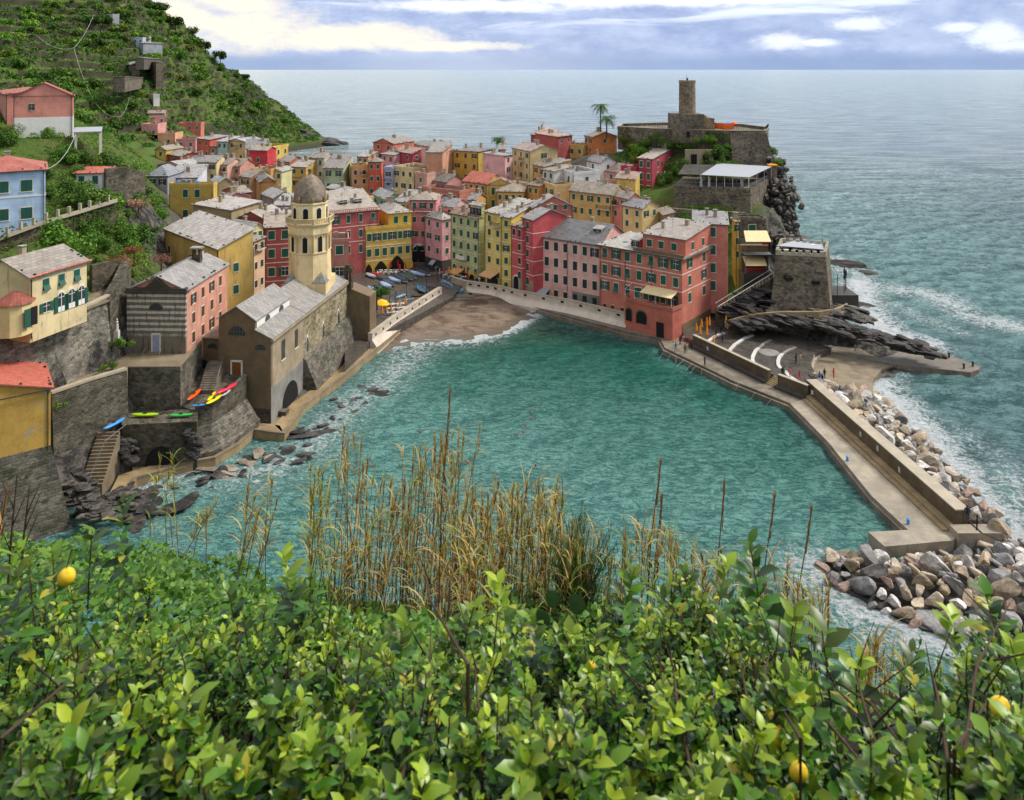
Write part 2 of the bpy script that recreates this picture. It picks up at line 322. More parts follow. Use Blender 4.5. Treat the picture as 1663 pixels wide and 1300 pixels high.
def place(name, me, parent=None, color=None, loc=None, rz=None, scale=None, **t):
    o = bpy.data.objects.new(name, me); COL.objects.link(o)
    if parent: o.parent = parent
    if color: o.color = (*srgb(color), 1)
    if loc is not None: o.location = loc
    if rz is not None: o.rotation_euler = (0, 0, rz) if not hasattr(rz, '__len__') else rz
    if scale is not None: o.scale = scale if hasattr(scale, '__len__') else (scale,)*3
    return tag(o, **t)
def npmesh(name, V, Fq, mats):
    """numpy verts (n,3), quads (m,4) or tris"""
    me = bpy.data.meshes.new(name); k = Fq.shape[1]
    me.vertices.add(len(V)); me.vertices.foreach_set('co', V.astype(np.float32).ravel())
    me.loops.add(Fq.size); me.loops.foreach_set('vertex_index', Fq.astype(np.int32).ravel())
    me.polygons.add(len(Fq)); me.polygons.foreach_set('loop_start', np.arange(0, Fq.size, k, dtype=np.int32))
    for m in (mats if isinstance(mats, (list, tuple)) else [mats]): me.materials.append(MATS[m])
    me.update(calc_edges=True); me.validate(); return me

# ---------------------------------------------------------------- outline of the land in plan (from ground points in view)
def gp(pts, z=0.0): return [tuple(G(x, y, z)[:2]) for x, y in pts]
HARBOUR = gp([(112, 862), (228, 775), (300, 762), (368, 748), (412, 712), (470, 712), (500, 668), (600, 588), (652, 545), (735, 505), (860, 500), (872, 508), (1018, 547), (1070, 557),
              (1080, 572), (1283, 662), (1345, 725), (1416, 815), (1474, 870)])+[(48, 60), (48, 20), (-40, 48), (-50, 70), (-52, 88)]
def inpoly(x, y, poly):
    x = np.asarray(x); y = np.asarray(y); r = np.zeros(x.shape, bool); n = len(poly)
    for i in range(n):
        x0, y0 = poly[i]; x1, y1 = poly[(i+1) % n]
        if y0 == y1: continue
        c = ((y0 > y) != (y1 > y)) & (x < (x1-x0)*(y-y0)/(y1-y0)+x0); r ^= c
    return r
def polydist(x, y, line, closed=False):
    d = np.full(np.shape(x), 1e9); n = len(line)
    for i in range(n if closed else n-1):
        x0, y0 = line[i]; x1, y1 = line[(i+1) % n]; dx, dy = x1-x0, y1-y0; L = dx*dx+dy*dy+1e-9
        t = np.clip(((x-x0)*dx+(y-y0)*dy)/L, 0, 1); d = np.minimum(d, np.hypot(x-(x0+t*dx), y-(y0+t*dy)))
    return d
def vnoise(x, y, s, seed=0):
    """smooth value noise, numpy"""
    r = np.random.default_rng(seed); T = r.random((256, 256)); X = x/s; Y = y/s
    xi = np.floor(X).astype(int); yi = np.floor(Y).astype(int); fx = X-xi; fy = Y-yi; fx = fx*fx*(3-2*fx); fy = fy*fy*(3-2*fy)
    a = T[xi % 256, yi % 256]; b_ = T[(xi+1) % 256, yi % 256]; c = T[xi % 256, (yi+1) % 256]; d = T[(xi+1) % 256, (yi+1) % 256]
    return (a*(1-fx)+b_*fx)*(1-fy)+(c*(1-fx)+d*fx)*fy-.5
# ---------------------------------------------------------------- terrain (one sheet from behind the camera to the far headland)
cps = []
def cp(px, Y, z): cps.append(((px-CX)*Y/FPX, Y, z))
for a in [(600,200,1.4),(700,207,1.6),(820,198,1.6),(900,180,.8),(1030,166,.6),(1110,163,.6),(1180,176,4),(660,240,9),(660,270,17),(760,235,9),(780,262,19),(900,206,5),(900,235,14),
          (900,262,22),(960,275,25),(1010,205,10),(1010,235,21),(1050,260,27),(1010,250,29),(1100,247,36),(1040,250,33),(1235,238,34),(1125,246,36),(1180,226,27),(1040,226,21),(1080,228,22),(1120,229,24),(1100,216,22),(1040,240,29),(1100,237,30),(1010,226,19),(1180,236,31),(1120,204,18),(1200,204,18),(1130,192,17),
          (1225,190,17),(1235,178,11),(1290,236,-5),(1296,222,-5),(1276,230,26),(1262,205,20),(1280,200,-3),(1262,182,6),(1310,195,-5),(1300,180,-4),(1200,163,3),(1255,162,5),(1330,162,5),(1345,172,3),(1370,165,2),
          (1420,158,1.5),(1500,150,.6),(1250,152,2.6),(1400,148,1.2),(1180,155,1.6),(1480,158,-3),(1420,170,-4),(1560,150,-4),(1400,190,-5),
          (600,300,-6),(700,300,-6),(800,300,-6),(900,300,-5),(1000,290,-6),(1100,276,-6),(1240,262,-6),(700,282,10),(900,280,20),
          (500,215,4),(450,240,6),(400,270,9),(560,240,7),(560,270,12),(500,290,9),(430,300,11),(350,300,14),(280,320,20),(400,340,9),(500,330,4),(560,330,-4),(480,420,-5),(560,430,-6),(450,380,-2),
          (480,190,4),(430,172,5),(400,150,8),(370,185,9),(300,200,20),(270,212,26),(300,186,19),(250,190,25),
          (0,122,29.8),(75,127,29.8),(140,136,30),(190,142,29.5),(180,122,24.5),(130,119,23.5),(200,132,25),(60,113,23.3),(0,112,23.5),(100,113,23),(150,150,34),(200,152,33),(60,148,37),(230,148,25),
          (250,140,22),(230,125,20),(0,98,21.5),(85,104,21.5),(160,112,21),(60,104,22),(120,112,22),(260,150,19),(300,150,14),
          (0,160,42.5),(118,160,42.3),(60,200,48),(0,200,51),(0,60,12),(-60,80,1),(0,88,-3),(50,80,-4),(-100,90,2),(60,60,4),(50,330,55),(0,330,59),(0,430,96),(150,470,98),(150,430,72),(150,370,50),(165,172,37),(190,280,33),(230,330,35),(300,400,34),(330,420,20),
          (240,430,62),(240,390,42),(300,470,60),(350,520,43),(400,530,26),(440,540,13),(420,520,8),(245,520,104),(300,540,83),(350,560,64),(400,570,48),(440,575,32),(480,575,16),(520,575,6),(548,574,-1),
          (380,430,5),(440,470,-1),(230,330,33),(300,340,22),(190,220,36),(230,230,28)]: cp(*a)
for a in [(-120,560,-7),(-135,600,-6),(-170,650,-6),(-230,690,20),(-300,700,100),(-420,430,105),(-420,600,130),(-300,520,120),(-420,300,80),(-420,200,70),(-300,150,70),(-200,120,60),(-250,-20,60),
          (0,0,53.6),(0,-30,66),(30,-30,62),(-30,-30,66),(30,0,53.4),(-30,0,54),(0,4,51.6),(20,4,51),(-20,4,51.8),(0,8,49.3),(0,13,46),(12,13,44.5),(-12,13,46.5),(0,18,40),(15,18,36),(-15,18,41),(0,28,18),(20,28,12),(-20,28,22),
          (0,44,-4),(30,40,-5),(-25,48,-4),(60,10,40),(60,30,-4),(120,0,30),(120,30,-5),(-60,20,46),(-60,55,16),(-50,72,-2),(-100,60,40),(-62,84,2),(-95,88,20),(-75,80,12),(-120,90,30),(-150,0,60),(-60,-20,62),
          (-58,97,-1),(-52,104,-3),(-40,112,-3),(-62,102,8),(-56,109,5),(-52,118,7),(-45,124,6),(-36,126,0),(-28,150,0),
          (0,100,-6),(0,140,-5),(20,150,-4),(40,110,-5),(60,110,-3),(80,90,-6),(100,120,-6),(150,150,-7),(150,300,-7),(100,200,-7),(0,70,-6),(50,60,-6),(100,60,-7),(150,60,-7),(-20,90,-5),(-5,165,-2),(110,180,-6)]:
    cps.append(a)
P = np.array(cps)
def rbf_fit(P):
    D = np.hypot(P[:, None, 0]-P[None, :, 0], P[:, None, 1]-P[None, :, 1]); n = len(P)
    A = np.zeros((n+1, n+1)); A[:n, :n] = D-np.eye(n)*.6; A[:n, n] = 1; A[n, :n] = 1
    return np.linalg.solve(A, np.r_[P[:, 2], 0])
_w = rbf_fit(P)
def terrain_h(x, y):
    x = np.atleast_1d(np.asarray(x, float)); y = np.atleast_1d(np.asarray(y, float)); z = np.zeros(x.shape)
    for i in range(len(P)): z += _w[i]*np.hypot(x-P[i, 0], y-P[i, 1])
    z += _w[-1]
    far = np.clip((y-85)/60, 0, 1)
    rough = (vnoise(x, y, 22, 1)*7+vnoise(x, y, 9, 2)*3.2+vnoise(x, y, 4, 3)*1.5)*np.clip((y-230)/120, 0, 1)*np.clip(z/10, 0, 1)
    z = z+rough+vnoise(x, y, 5, 4)*.7*np.clip(z/6, 0, 1)
    # cultivated terraces on the left slope
    ter = np.clip((z-24)/6, 0, 1)*np.clip((y-225)/25, 0, 1)*np.clip((-(x)-.36*y+25)/30, 0, 1)*np.clip((104-z)/6, 0, 1)
    s = 4.6; k = z/s+vnoise(x, y, 60, 8)*.9; fr = k-np.floor(k); fr2 = np.clip((fr-.80)/.20, 0, 1)
    z = z+ter*((fr2-fr)*s)
    z = np.where(inpoly(x, y, HARBOUR), np.minimum(z, -2.5), z)
    return z
# keep the sheet below the paved quays
PAVED = [(gp([(560, 600), (735, 490), (868, 480), (1022, 524), (1075, 541), (1130, 560), (1318, 640), (1560, 880), (1437, 895), (1400, 865), (1474, 860), (1283, 660), (1080, 572), (1018, 548), (868, 508), (760, 480), (652, 548)], 1.2), .3),
         (gp([(1060, 548), (1145, 520), (1205, 520), (1310, 545), (1400, 560), (1440, 590), (1350, 630), (1318, 640), (1118, 555)], 1.2), .4),
         ([((a_-CX)*b_/FPX, b_) for a_, b_ in [(-60, 91), (0, 95), (84, 98.5), (206, 107.5), (212, 117), (178, 112.8), (150, 110), (85, 103.6), (0, 97.6), (-60, 93)]], 12.3),
         (gp([(590, 462), (590, 545), (735, 485), (868, 480), (1022, 524), (1108, 545), (1060, 520), (860, 478), (720, 450)], 1.2), .6)]
gx = np.concatenate([np.arange(-432, -60, 1.25), np.arange(-60, 152, 2.0)]); gy = np.concatenate([np.arange(-32, 225, 2.0), np.arange(225, 480, 1.25), np.arange(480, 702, 2.0)]); GX, GY = np.meshgrid(gx, gy)
GZ = terrain_h(GX.ravel(), GY.ravel())
for poly, zz in PAVED: GZ = np.where(inpoly(GX.ravel(), GY.ravel(), poly), np.minimum(GZ, zz), GZ)
def gridfaces(nx, ny):
    i = np.arange((nx-1)*(ny-1)); r, c = i//(nx-1), i % (nx-1); a = r*nx+c
    return np.stack([a, a+1, a+nx+1, a+nx], 1)
m, nt, b = newmat('terrain', .95, .15)
g = N(nt, 'ShaderNodeNewGeometry'); p = g.outputs['Position']; sn = N(nt, 'ShaderNodeSeparateXYZ', ins={0: g.outputs['Normal']}); sp = N(nt, 'ShaderNodeSeparateXYZ', ins={0: p})
n1 = NOISE(nt, p, .06, 6, .65); n2 = NOISE(nt, p, .5, 6, .7); n3 = NOISE(nt, p, 2.2, 5, .7)
grass = MIX(nt, RAMP(nt, n1, .35, .65), (.075, .14, .022), (.11, .11, .035)); grass = MIX(nt, RAMP(nt, n2, .45, .7), grass, (.04, .07, .016))
flatg = M(nt, 'MULTIPLY', RAMP(nt, sn.outputs[2], .93, .985), RAMP(nt, sp.outputs[1], 235, 260)); grass = MIX(nt, flatg, grass, (.085, .15, .03))
grass = MIX(nt, M(nt, 'MULTIPLY', RAMP(nt, n3, .5, .7), .5), grass, (.16, .20, .05))
rock = MIX(nt, RAMP(nt, n2, .4, .62), (.035, .032, .03), (.17, .155, .135)); rock = MIX(nt, RAMP(nt, n3, .58, .7), rock, (.04, .055, .018)); rock = MIX(nt, M(nt, 'MULTIPLY', RAMP(nt, sp.outputs[0], -100, -125), RAMP(nt, sp.outputs[1], 225, 240)), rock, MIX(nt, n2, (.02, .024, .012), (.085, .08, .05)))
steep = RAMP(nt, M(nt, 'ADD', sn.outputs[2], M(nt, 'MULTIPLY', M(nt, 'SUBTRACT', n2, .5), .4)), .80, .62)
low = RAMP(nt, M(nt, 'ADD', sp.outputs[2], M(nt, 'MULTIPLY', n2, 6)), 9, 4)
rk = N(nt, 'ShaderNodeAttribute', attribute_name='rocky').outputs['Fac']; vi = N(nt, 'ShaderNodeAttribute', attribute_name='village').outputs['Fac']
col = MIX(nt, M(nt, 'MAXIMUM', rk, M(nt, 'MAXIMUM', steep, low)), grass, rock)
col = MIX(nt, vi, col, MIX(nt, n2, (.06, .055, .05), (.17, .15, .13)))
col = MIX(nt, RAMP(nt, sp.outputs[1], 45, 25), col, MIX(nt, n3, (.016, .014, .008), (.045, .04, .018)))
nt.links.new(col, b.inputs['Base Color']); bump(nt, b, M(nt, 'ADD', n2, n3), 1.0, .5)
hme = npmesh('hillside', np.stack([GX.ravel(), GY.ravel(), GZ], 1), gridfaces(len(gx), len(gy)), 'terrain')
def wp(l): return [((a-CX)*Y/FPX, Y) for a, Y in l]
VILL = wp([(275,176),(258,215),(262,330),(420,296),(560,345),(600,292),(985,285),(1000,212),(1080,200),(1150,168),(1100,150),(600,150),(560,140),(420,120),(372,132)])
ROCKY = wp([(1175,150),(1195,172),(1236,176),(1240,215),(1232,240),(1330,250),(1500,220),(1700,140),(1300,140)])
for nm, poly in (('village', VILL), ('rocky', ROCKY)):
    a_ = hme.attributes.new(nm, 'FLOAT', 'POINT'); x_, y_ = GX.ravel(), GY.ravel(); sd_ = np.where(inpoly(x_, y_, poly), 1, -1)*polydist(x_, y_, poly, True)
    a_.data.foreach_set('value', np.clip(sd_/4+.5, 0, 1).astype(np.float32))
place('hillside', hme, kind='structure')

# ---------------------------------------------------------------- sea
def spectrum(n, L, wind, seed, wl=14.):
    r = np.random.default_rng(seed); k1 = np.fft.fftfreq(n, L/n)*2*np.pi; KX, KY = np.meshgrid(k1, k1); K = np.hypot(KX, KY)+1e-6
    c = (KX*wind[0]+KY*wind[1])/K; S = np.exp(-1/(K*wl/6.28)**2)/K**4*(.15+c**2)*np.exp(-(K*.25)**2); S[0, 0] = 0
    h = np.fft.ifft2(np.sqrt(S)*(r.normal(size=(n, n))+1j*r.normal(size=(n, n)))).real; return h/h.std()
st_ = .8; n_ = 640; L_ = n_*st_
H1 = spectrum(n_, L_, (.35, -.94), 5, 8.); H2 = spectrum(n_, L_, (-.5, .87), 9, 3.2)
sx = np.arange(n_)*st_-150; sy = np.arange(n_)*st_+16; SX, SY = np.meshgrid(sx, sy)
xr, yr = SX.ravel(), SY.ravel()
harb = np.clip(.5-(np.where(inpoly(xr, yr, HARBOUR+[]), -1, 1)*polydist(xr, yr, HARBOUR, True))/14, 0, 1)
harb = np.maximum(harb, np.clip((95-yr)/14, 0, 1)*np.clip((58-xr)/12, 0, 1))
amp = .17*(1-.7*harb)
edge = np.clip(np.minimum.reduce([(xr-sx[0])/25, (sx[-1]-xr)/60, (yr-sy[0])/15, (sy[-1]-yr)/200]), 0, 1)
sz = (H1.ravel()*amp+H2.ravel()*(.09-.02*harb))*edge
foam = np.zeros(xr.shape)
FO_ = [([(1425,625),(1480,685),(1530,745),(1590,815),(1650,885),(1720,960)],6.5,.95),([(1335,930),(1400,985),(1480,1030),(1600,1050),(1700,1050)],7,.8),([(1455,605),(1425,640),(1470,680)],6,.6),
      ([(1455,600),(1590,608)],1.6,.5),([(1395,460),(1400,500),(1440,540),(1500,560)],7,1.0),([(1350,425),(1420,465),(1520,480),(1580,515),(1663,535)],9,.72),([(1400,470),(1480,510),(1560,540)],7,.55),
      ([(1290,395),(1345,415),(1410,440)],4,.7),([(225,800),(290,775),(350,775),(430,768),(500,728),(560,665),(620,625),(655,590),(690,552)],9,.86),([(230,830),(270,860),(290,900)],5,.6),
      ([(645,558),(690,551),(760,550),(812,538),(850,516),(866,506)],4.2,1.15),([(680,560),(740,560),(800,552)],5,.6),([(548,237),(510,245),(470,250),(560,240),(600,236)],18,.7),([(600,250),(700,245)],14,.45),([(1640,780),(1700,860)],14,.6),([(1560,700),(1620,740)],10,.5)]
for pts, wd, s in FO_:
    s *= .8; wd *= .85
    if pts[0][0] < 640: s *= .72
    foam = np.maximum(foam, s*np.clip(1-polydist(xr, yr, gp(pts))/wd/1.6, 0, 1)**.8)
V = np.stack([xr, yr, sz], 1); F4 = gridfaces(n_, n_)
x0, x1, y0, y1 = sx[0], sx[-1], sy[0], sy[-1]; B_ = 90000
far = np.array([[-B_, y1, 0], [B_, y1, 0], [B_, B_, 0], [-B_, B_, 0], [-B_, y0, 0], [x0, y0, 0], [x0, y1, 0], [x1, y0, 0], [B_, y0, 0], [x1, y1, 0], [-B_, -B_, 0], [B_, -B_, 0]], float); o = len(V)
FF = np.array([[6, 1, 2, 3], [4, 5, 6, 0], [7, 8, 1, 9], [10, 11, 8, 4]])+o
FF[0] = [o+0, o+1, o+2, o+3]
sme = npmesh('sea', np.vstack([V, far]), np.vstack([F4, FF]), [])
sme.polygons.foreach_set('use_smooth', np.ones(len(sme.polygons), bool))
for nm, arr in (('foam', foam), ('harb', harb)):
    at = sme.attributes.new(nm, 'FLOAT', 'POINT'); full = np.zeros(len(sme.vertices)); full[:len(arr)] = arr; at.data.foreach_set('value', full.astype(np.float32))
m, nt, b = newmat('water', .1, .5); b.inputs['IOR'].default_value = 1.33
p = wpos(nt); at = lambda n: N(nt, 'ShaderNodeAttribute', attribute_name=n).outputs['Fac']
fo, ha = at('foam'), at('harb')
big = NOISE(nt, p, .012, 4, .6); md = NOISE(nt, p, .05, 5, .6); sp = N(nt, 'ShaderNodeSeparateXYZ', ins={0: p})
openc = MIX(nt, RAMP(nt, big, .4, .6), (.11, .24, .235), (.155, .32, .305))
openc = MIX(nt, RAMP(nt, sp.outputs[1], 150, 520), openc, (.25, .345, .355))  # distant water painted lighter, standing in for sky reflected by the waves
hcol = MIX(nt, RAMP(nt, M(nt, 'ADD', M(nt, 'ADD', sp.outputs[1], M(nt, 'MULTIPLY', sp.outputs[0], .55)), M(nt, 'MULTIPLY', M(nt, 'SUBTRACT', md, .5), 50)), 165, 105), (.016, .15, .11), (.135, .35, .315))
sand = RAMP(nt, M(nt, 'ADD', sp.outputs[1], M(nt, 'MULTIPLY', sp.outputs[0], -.35)), 146, 172)
hcol = MIX(nt, M(nt, 'MULTIPLY', sand, .55), hcol, (.075, .085, .055))
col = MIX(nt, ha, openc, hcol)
lace = NOISE(nt, MAP(nt, p, scale=(1, 1.2, 1)), .35, 8, .68, 1.2); lace2 = NOISE(nt, p, 1.6, 5, .65, .5)
ridge = M(nt, 'SUBTRACT', 1.0, M(nt, 'MULTIPLY', M(nt, 'ABSOLUTE', M(nt, 'SUBTRACT', lace, .5)), 5.0))
fm = M(nt, 'ADD', M(nt, 'MULTIPLY', fo, 1.15), M(nt, 'ADD', M(nt, 'MULTIPLY', M(nt, 'SUBTRACT', ridge, .5), .55), M(nt, 'MULTIPLY', M(nt, 'SUBTRACT', lace2, .5), 1.1)))
fmask = M(nt, 'MULTIPLY', RAMP(nt, fm, .55, .95), RAMP(nt, fo, 0.0, .12))
# a few broken crests out at sea
wc = NOISE(nt, MAP(nt, p, scale=(.45, 1.5, 1)), .16, 6, .7, .4)
fmask = M(nt, 'MAXIMUM', fmask, M(nt, 'MULTIPLY', RAMP(nt, wc, .68, .74), M(nt, 'MULTIPLY', M(nt, 'SUBTRACT', 1.0, ha), .6)))
w1 = NOISE(nt, MAP(nt, p, rot=(0, 0, .25), scale=(.75, 1.7, 1)), .95, 6, .66, .8); w2 = NOISE(nt, MAP(nt, p, rot=(0, 0, -.3), scale=(.8, 1.7, 1)), 3.2, 4, .66, .5); w3 = NOISE(nt, MAP(nt, p, scale=(.5, 1.6, 1)), .09, 5, .6)
wfar = NOISE(nt, MAP(nt, p, rot=(0, 0, .1), scale=(.22, 1.0, 1)), .10, 7, .68, .3)
glint = RAMP(nt, M(nt, 'ADD', M(nt, 'MULTIPLY', sp.outputs[2], .22), M(nt, 'ADD', M(nt, 'MULTIPLY', w1, .62), M(nt, 'MULTIPLY', w2, .38))), .41, .61); col = MIX(nt, 1.0, col, MIX(nt, glint, (.50, .60, .62), (1.85, 1.58, 1.54)), 'MULTIPLY')  # wave sparkle and darker troughs painted into the water colour
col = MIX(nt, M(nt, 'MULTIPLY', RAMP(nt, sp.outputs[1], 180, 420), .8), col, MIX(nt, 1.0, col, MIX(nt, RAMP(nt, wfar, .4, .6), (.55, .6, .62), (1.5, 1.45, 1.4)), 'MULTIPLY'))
milky = M(nt, 'MULTIPLY', RAMP(nt, fo, .05, .8), .45)
col = MIX(nt, milky, col, (.24, .36, .36))
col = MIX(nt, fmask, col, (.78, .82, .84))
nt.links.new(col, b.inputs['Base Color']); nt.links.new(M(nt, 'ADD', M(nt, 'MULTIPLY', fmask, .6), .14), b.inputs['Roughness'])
h = M(nt, 'ADD', M(nt, 'ADD', M(nt, 'MULTIPLY', w1, 1.25), M(nt, 'MULTIPLY', w2, .45)), M(nt, 'MULTIPLY', w3, 3.0))
bn = N(nt, 'ShaderNodeBump', ins={'Height': h, 'Strength': 1.0, 'Distance': 1.5}); nt.links.new(bn.outputs[0], b.inputs['Normal'])
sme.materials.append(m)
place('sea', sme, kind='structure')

# ---------------------------------------------------------------- beach
wl = sorted(gp([(630, 566), (650, 558), (690, 552), (760, 548), (812, 536), (850, 515), (880, 503)])); wx = [a[0] for a in wl]; wy = [a[1] for a in wl]
bx = np.arange(-26, 9, .5); by = np.arange(148, 200, .5); BX, BY = np.meshgrid(bx, by); d = BY-np.interp(BX, wx, wy)
BZ = np.clip(d*.07+.12+vnoise(BX, BY, 3, 5)*.14, -1.6, 1.5)
m, nt, b = newmat('beach_sand', .8, .4)
p = wpos(nt); sp = N(nt, 'ShaderNodeSeparateXYZ', ins={0: p}); n1 = NOISE(nt, MAP(nt, p, scale=(.5, 1, 1)), .35, 7, .7, .6); n2 = NOISE(nt, p, 3, 5, .7)
c = MIX(nt, RAMP(nt, n1, .42, .62), (.20, .145, .10), (.075, .045, .030)); c = MIX(nt, M(nt, 'MULTIPLY', RAMP(nt, n2, .55, .72), .6), c, (.32, .26, .2))
c = MIX(nt, RAMP(nt, sp.outputs[2], .35, .05), c, (.12, .10, .075))
nt.links.new(c, b.inputs['Base Color']); nt.links.new(N(nt, 'ShaderNodeMapRange', ins={0: sp.outputs[2], 1: .1, 2: .6, 3: .25, 4: .85}).outputs[0], b.inputs['Roughness']); bump(nt, b, n2, .6, .15)
place('beach', npmesh('beach', np.stack([BX.ravel(), BY.ravel(), BZ.ravel()], 1), gridfaces(len(bx), len(by)), 'beach_sand'), kind='structure')

# ---------------------------------------------------------------- quays, decks and walls
def deck(name, pts, z, mat, zb=-2.0, kind='structure', zf=None, **t):
    poly = gp(pts, z) if not isinstance(pts[0], Vector) else [tuple(q[:2]) for q in pts]
    mb = MB(); mb.prism(poly, zb, zf or z); return mb.build(name, mat, kind=kind, **t)
def sweep(mb, path, prof, topz=None):
    """prof: closed list of (offset to the right of travel, z); path: xy list"""
    n = len(path); rings = []
    for i in range(n):
        a = Vector(path[max(i-1, 0)]); c = Vector(path[min(i+1, n-1)]); p0 = Vector(path[i])
        if 0 < i < n-1:
            d1 = (p0-a).normalized(); d2 = (c-p0).normalized(); d = (d1+d2).normalized(); k = 1/max(.5, math.sqrt((1+d1.dot(d2))/2))
        else: d = (c-a).normalized(); k = 1
        nr = Vector((d.y, -d.x))*k; dz = topz[i] if topz else 0
        rings.append([(p0.x+nr.x*o_, p0.y+nr.y*o_, z+(dz if z > .9 else 0)) for o_, z in prof])
    m_ = len(prof); vs = [q for r_ in rings for q in r_]
    fs = [(i*m_+k, (i+1)*m_+k, (i+1)*m_+(k+1) % m_, i*m_+(k+1) % m_) for i in range(n-1) for k in range(m_)]
    fs += [tuple(range(m_)), tuple((n-1)*m_+k for k in range(m_-1, -1, -1))]
    return mb.add(vs, fs)
def rect(o0, o1, z0, z1): return [(o0, z0), (o1, z0), (o1, z1), (o0, z1)]
def gxy(px, py, z): return tuple(G(px, py, z)[:2])
def wxy(px, Y): return ((px-CX)*Y/FPX, Y)

deck('piazza_paving', [(560, 600), (606, 556), (735, 489), (750, 470), (868, 480), (1022, 522), (1075, 541), (1140, 548), (1120, 520), (1000, 480), (860, 455), (800, 430), (560, 425)], 1.5, 'wet_paving', -1, zf=lambda x, y: 1.5+.9*min(1, max(0, (22-x)/30)))
deck('quay_path', [(868, 499), (1018, 539), (1071, 549), (1080, 565), (1155, 601), (1189, 618), (1283, 655), (1312, 644), (1126, 560), (1075, 538), (1022, 528), (868, 492)], 1.2, 'quay_concrete')
deck('pier', [(1283, 655), (1345, 718), (1416, 806), (1475, 861), (1410, 864), (1437, 888), (1547, 878), (1570, 862), (1330, 640)], 1.25, 'pier_slab')
mb = MB(); sweep(mb, gp([(872, 503), (1018, 543), (1071, 553), (1080, 569), (1155, 605), (1189, 622), (1283, 659), (1345, 722), (1416, 811), (1472, 864)], .9), rect(-.05, .35, -1.5, .85)); mb.build('pier_edge', 'quay_concrete', kind='structure')
# walls of the breakwater
mb = MB(); a, c = gxy(1310, 641, 1.2), gxy(1553, 863, 1.2)
mb.mi = 0; sweep(mb, [c, a], rect(0, 1.6, 0, 3.6)); mb.mi = 1; sweep(mb, [c, a], rect(-.08, 1.7, 3.6, 3.75))
r = empty('sea_wall', (0, 0, 0), label='long brown concrete sea wall with pale flat top along the breakwater', cat='wall'); mb.build('wall', ['brown_wall', 'wall_cap'], r)
mb = MB(); sweep(mb, [c, a], rect(-1.0, -.02, 1.2, 1.75)); sweep(mb, [c, a], rect(-1.7, -1.02, 1.2, 1.45)); mb.build('step', 'tan_ledge', r)
mb = MB(); e = gxy(1553, 863, 1.2); mb.box(e[0]-.9, e[0]+4.2, e[1]-1.9, e[1]-.1, 0, 2.1); mb.build('end_block', 'pier_slab', r)
a1, b1, b2, c2 = gxy(1125, 562, 1.2), gxy(1248, 622, 1.2), gxy(1263, 629, 1.2), gxy(1311, 648, 1.2)
for (s, e, lb) in ((a1, b1, 'brown parapet wall between the curved piazza and the harbour path'), (b2, c2, 'short brown parapet wall between the steps and the breakwater')):
    r = empty('parapet_wall', (0, 0, 0), label=lb, cat='wall'); mb = MB(); sweep(mb, [e, s], rect(0, .55, 0, 3.3)); mb.mi = 1; sweep(mb, [e, s], rect(-.06, .62, 3.3, 3.42)); mb.build('wall', ['brown_wall', 'wall_cap'], r)
    mb = MB(); sweep(mb, [e, s], rect(-1.1, -.02, 1.2, 1.75)); mb.build('bench', 'dark_concrete', r)
mb = MB()
dv = (Vector(b2)-Vector(b1)); nv = Vector((-dv.y, dv.x)).normalized()
nv = nv if nv.x > 0 else -nv
for k in range(6):
    q0 = Vector(b1)+nv*(k*.35-.6); q1 = Vector(b2)+nv*(k*.35-.6); q2 = q1+nv*.36; q3 = q0+nv*.36
    mb.prism([q0, q1, q2, q3], 1.0, 1.35+k*.17)
mb.build('steps', 'tan_ledge', label='short flight of steps through the brown parapet wall', cat='steps')
# curved piazza and jetty
deck('curved_piazza', [(1112, 548), (1126, 553), (1250, 606), (1312, 632), (1340, 628), (1322, 602), (1316, 590), (1322, 575), (1350, 565), (1323, 556), (1240, 530), (1150, 520), (1105, 530)], 2.0, 'wet_paving', 0)
deck('jetty', [(1347, 571), (1323, 559), (1390, 566), (1447, 570), (1478, 552), (1592, 596), (1590, 600), (1577, 605), (1455, 592), (1420, 586)], 1.0, 'quay_concrete', -3)
deck('bathing_platform', [(1316, 618), (1312, 600), (1320, 578), (1348, 570), (1420, 586), (1456, 592), (1432, 600), (1419, 615), (1417, 640), (1372, 640)], .75, 'path_stone', -3)
mb = MB()
for k in range(2):
    arc = gp([(1325+k*5, 626), (1310+k*6, 606), (1313+k*6, 590), (1325+k*5, 577-k*-1), (1350+k*2, 569+k)], .9); sweep(mb, arc, rect(-.25, .45, 0, 1.8-.45*k))
mb.build('curved_steps', 'wall_cap', label='two curved pale steps around the bathing platform', cat='steps')
arcs = [([(300, 420), (350, 368), (400, 332), (460, 300), (520, 285)], 'white curved seat nearest the closed orange parasols'), ([(565, 510), (590, 465), (640, 410), (740, 345), (835, 305)], 'long white curved seat in the middle of the paved arena'),
        ([(855, 625), (835, 590), (838, 545), (870, 480), (905, 450)], 'white curved seat left of the white painted oval'), ([(1150, 680), (1122, 640), (1120, 590), (1135, 550), (1165, 515)], 'white curved seat right of the white painted oval'),
        ([(1190, 700), (1240, 760), (1330, 820), (1430, 860)], 'white curved kerb running towards the start of the breakwater')]
for pts, lb in arcs:
    mb = MB(); sweep(mb, [gxy(*zp('V', *q), 2.1) for q in pts], rect(-.32, .32, 1.9, 2.22)); mb.build('curved_bench', 'white_paint', label=lb, cat='bench', group='curved seats on the paved arena')
mb = MB()
for pts in ([(905, 450), (960, 395), (1040, 355)], [(1165, 515), (1230, 470), (1320, 435)]): sweep(mb, [gxy(*zp('V', *q), 2.1) for q in pts], rect(-.3, .3, 1.95, 2.1))
mb.build('paving_band', 'grey_render', kind='structure')
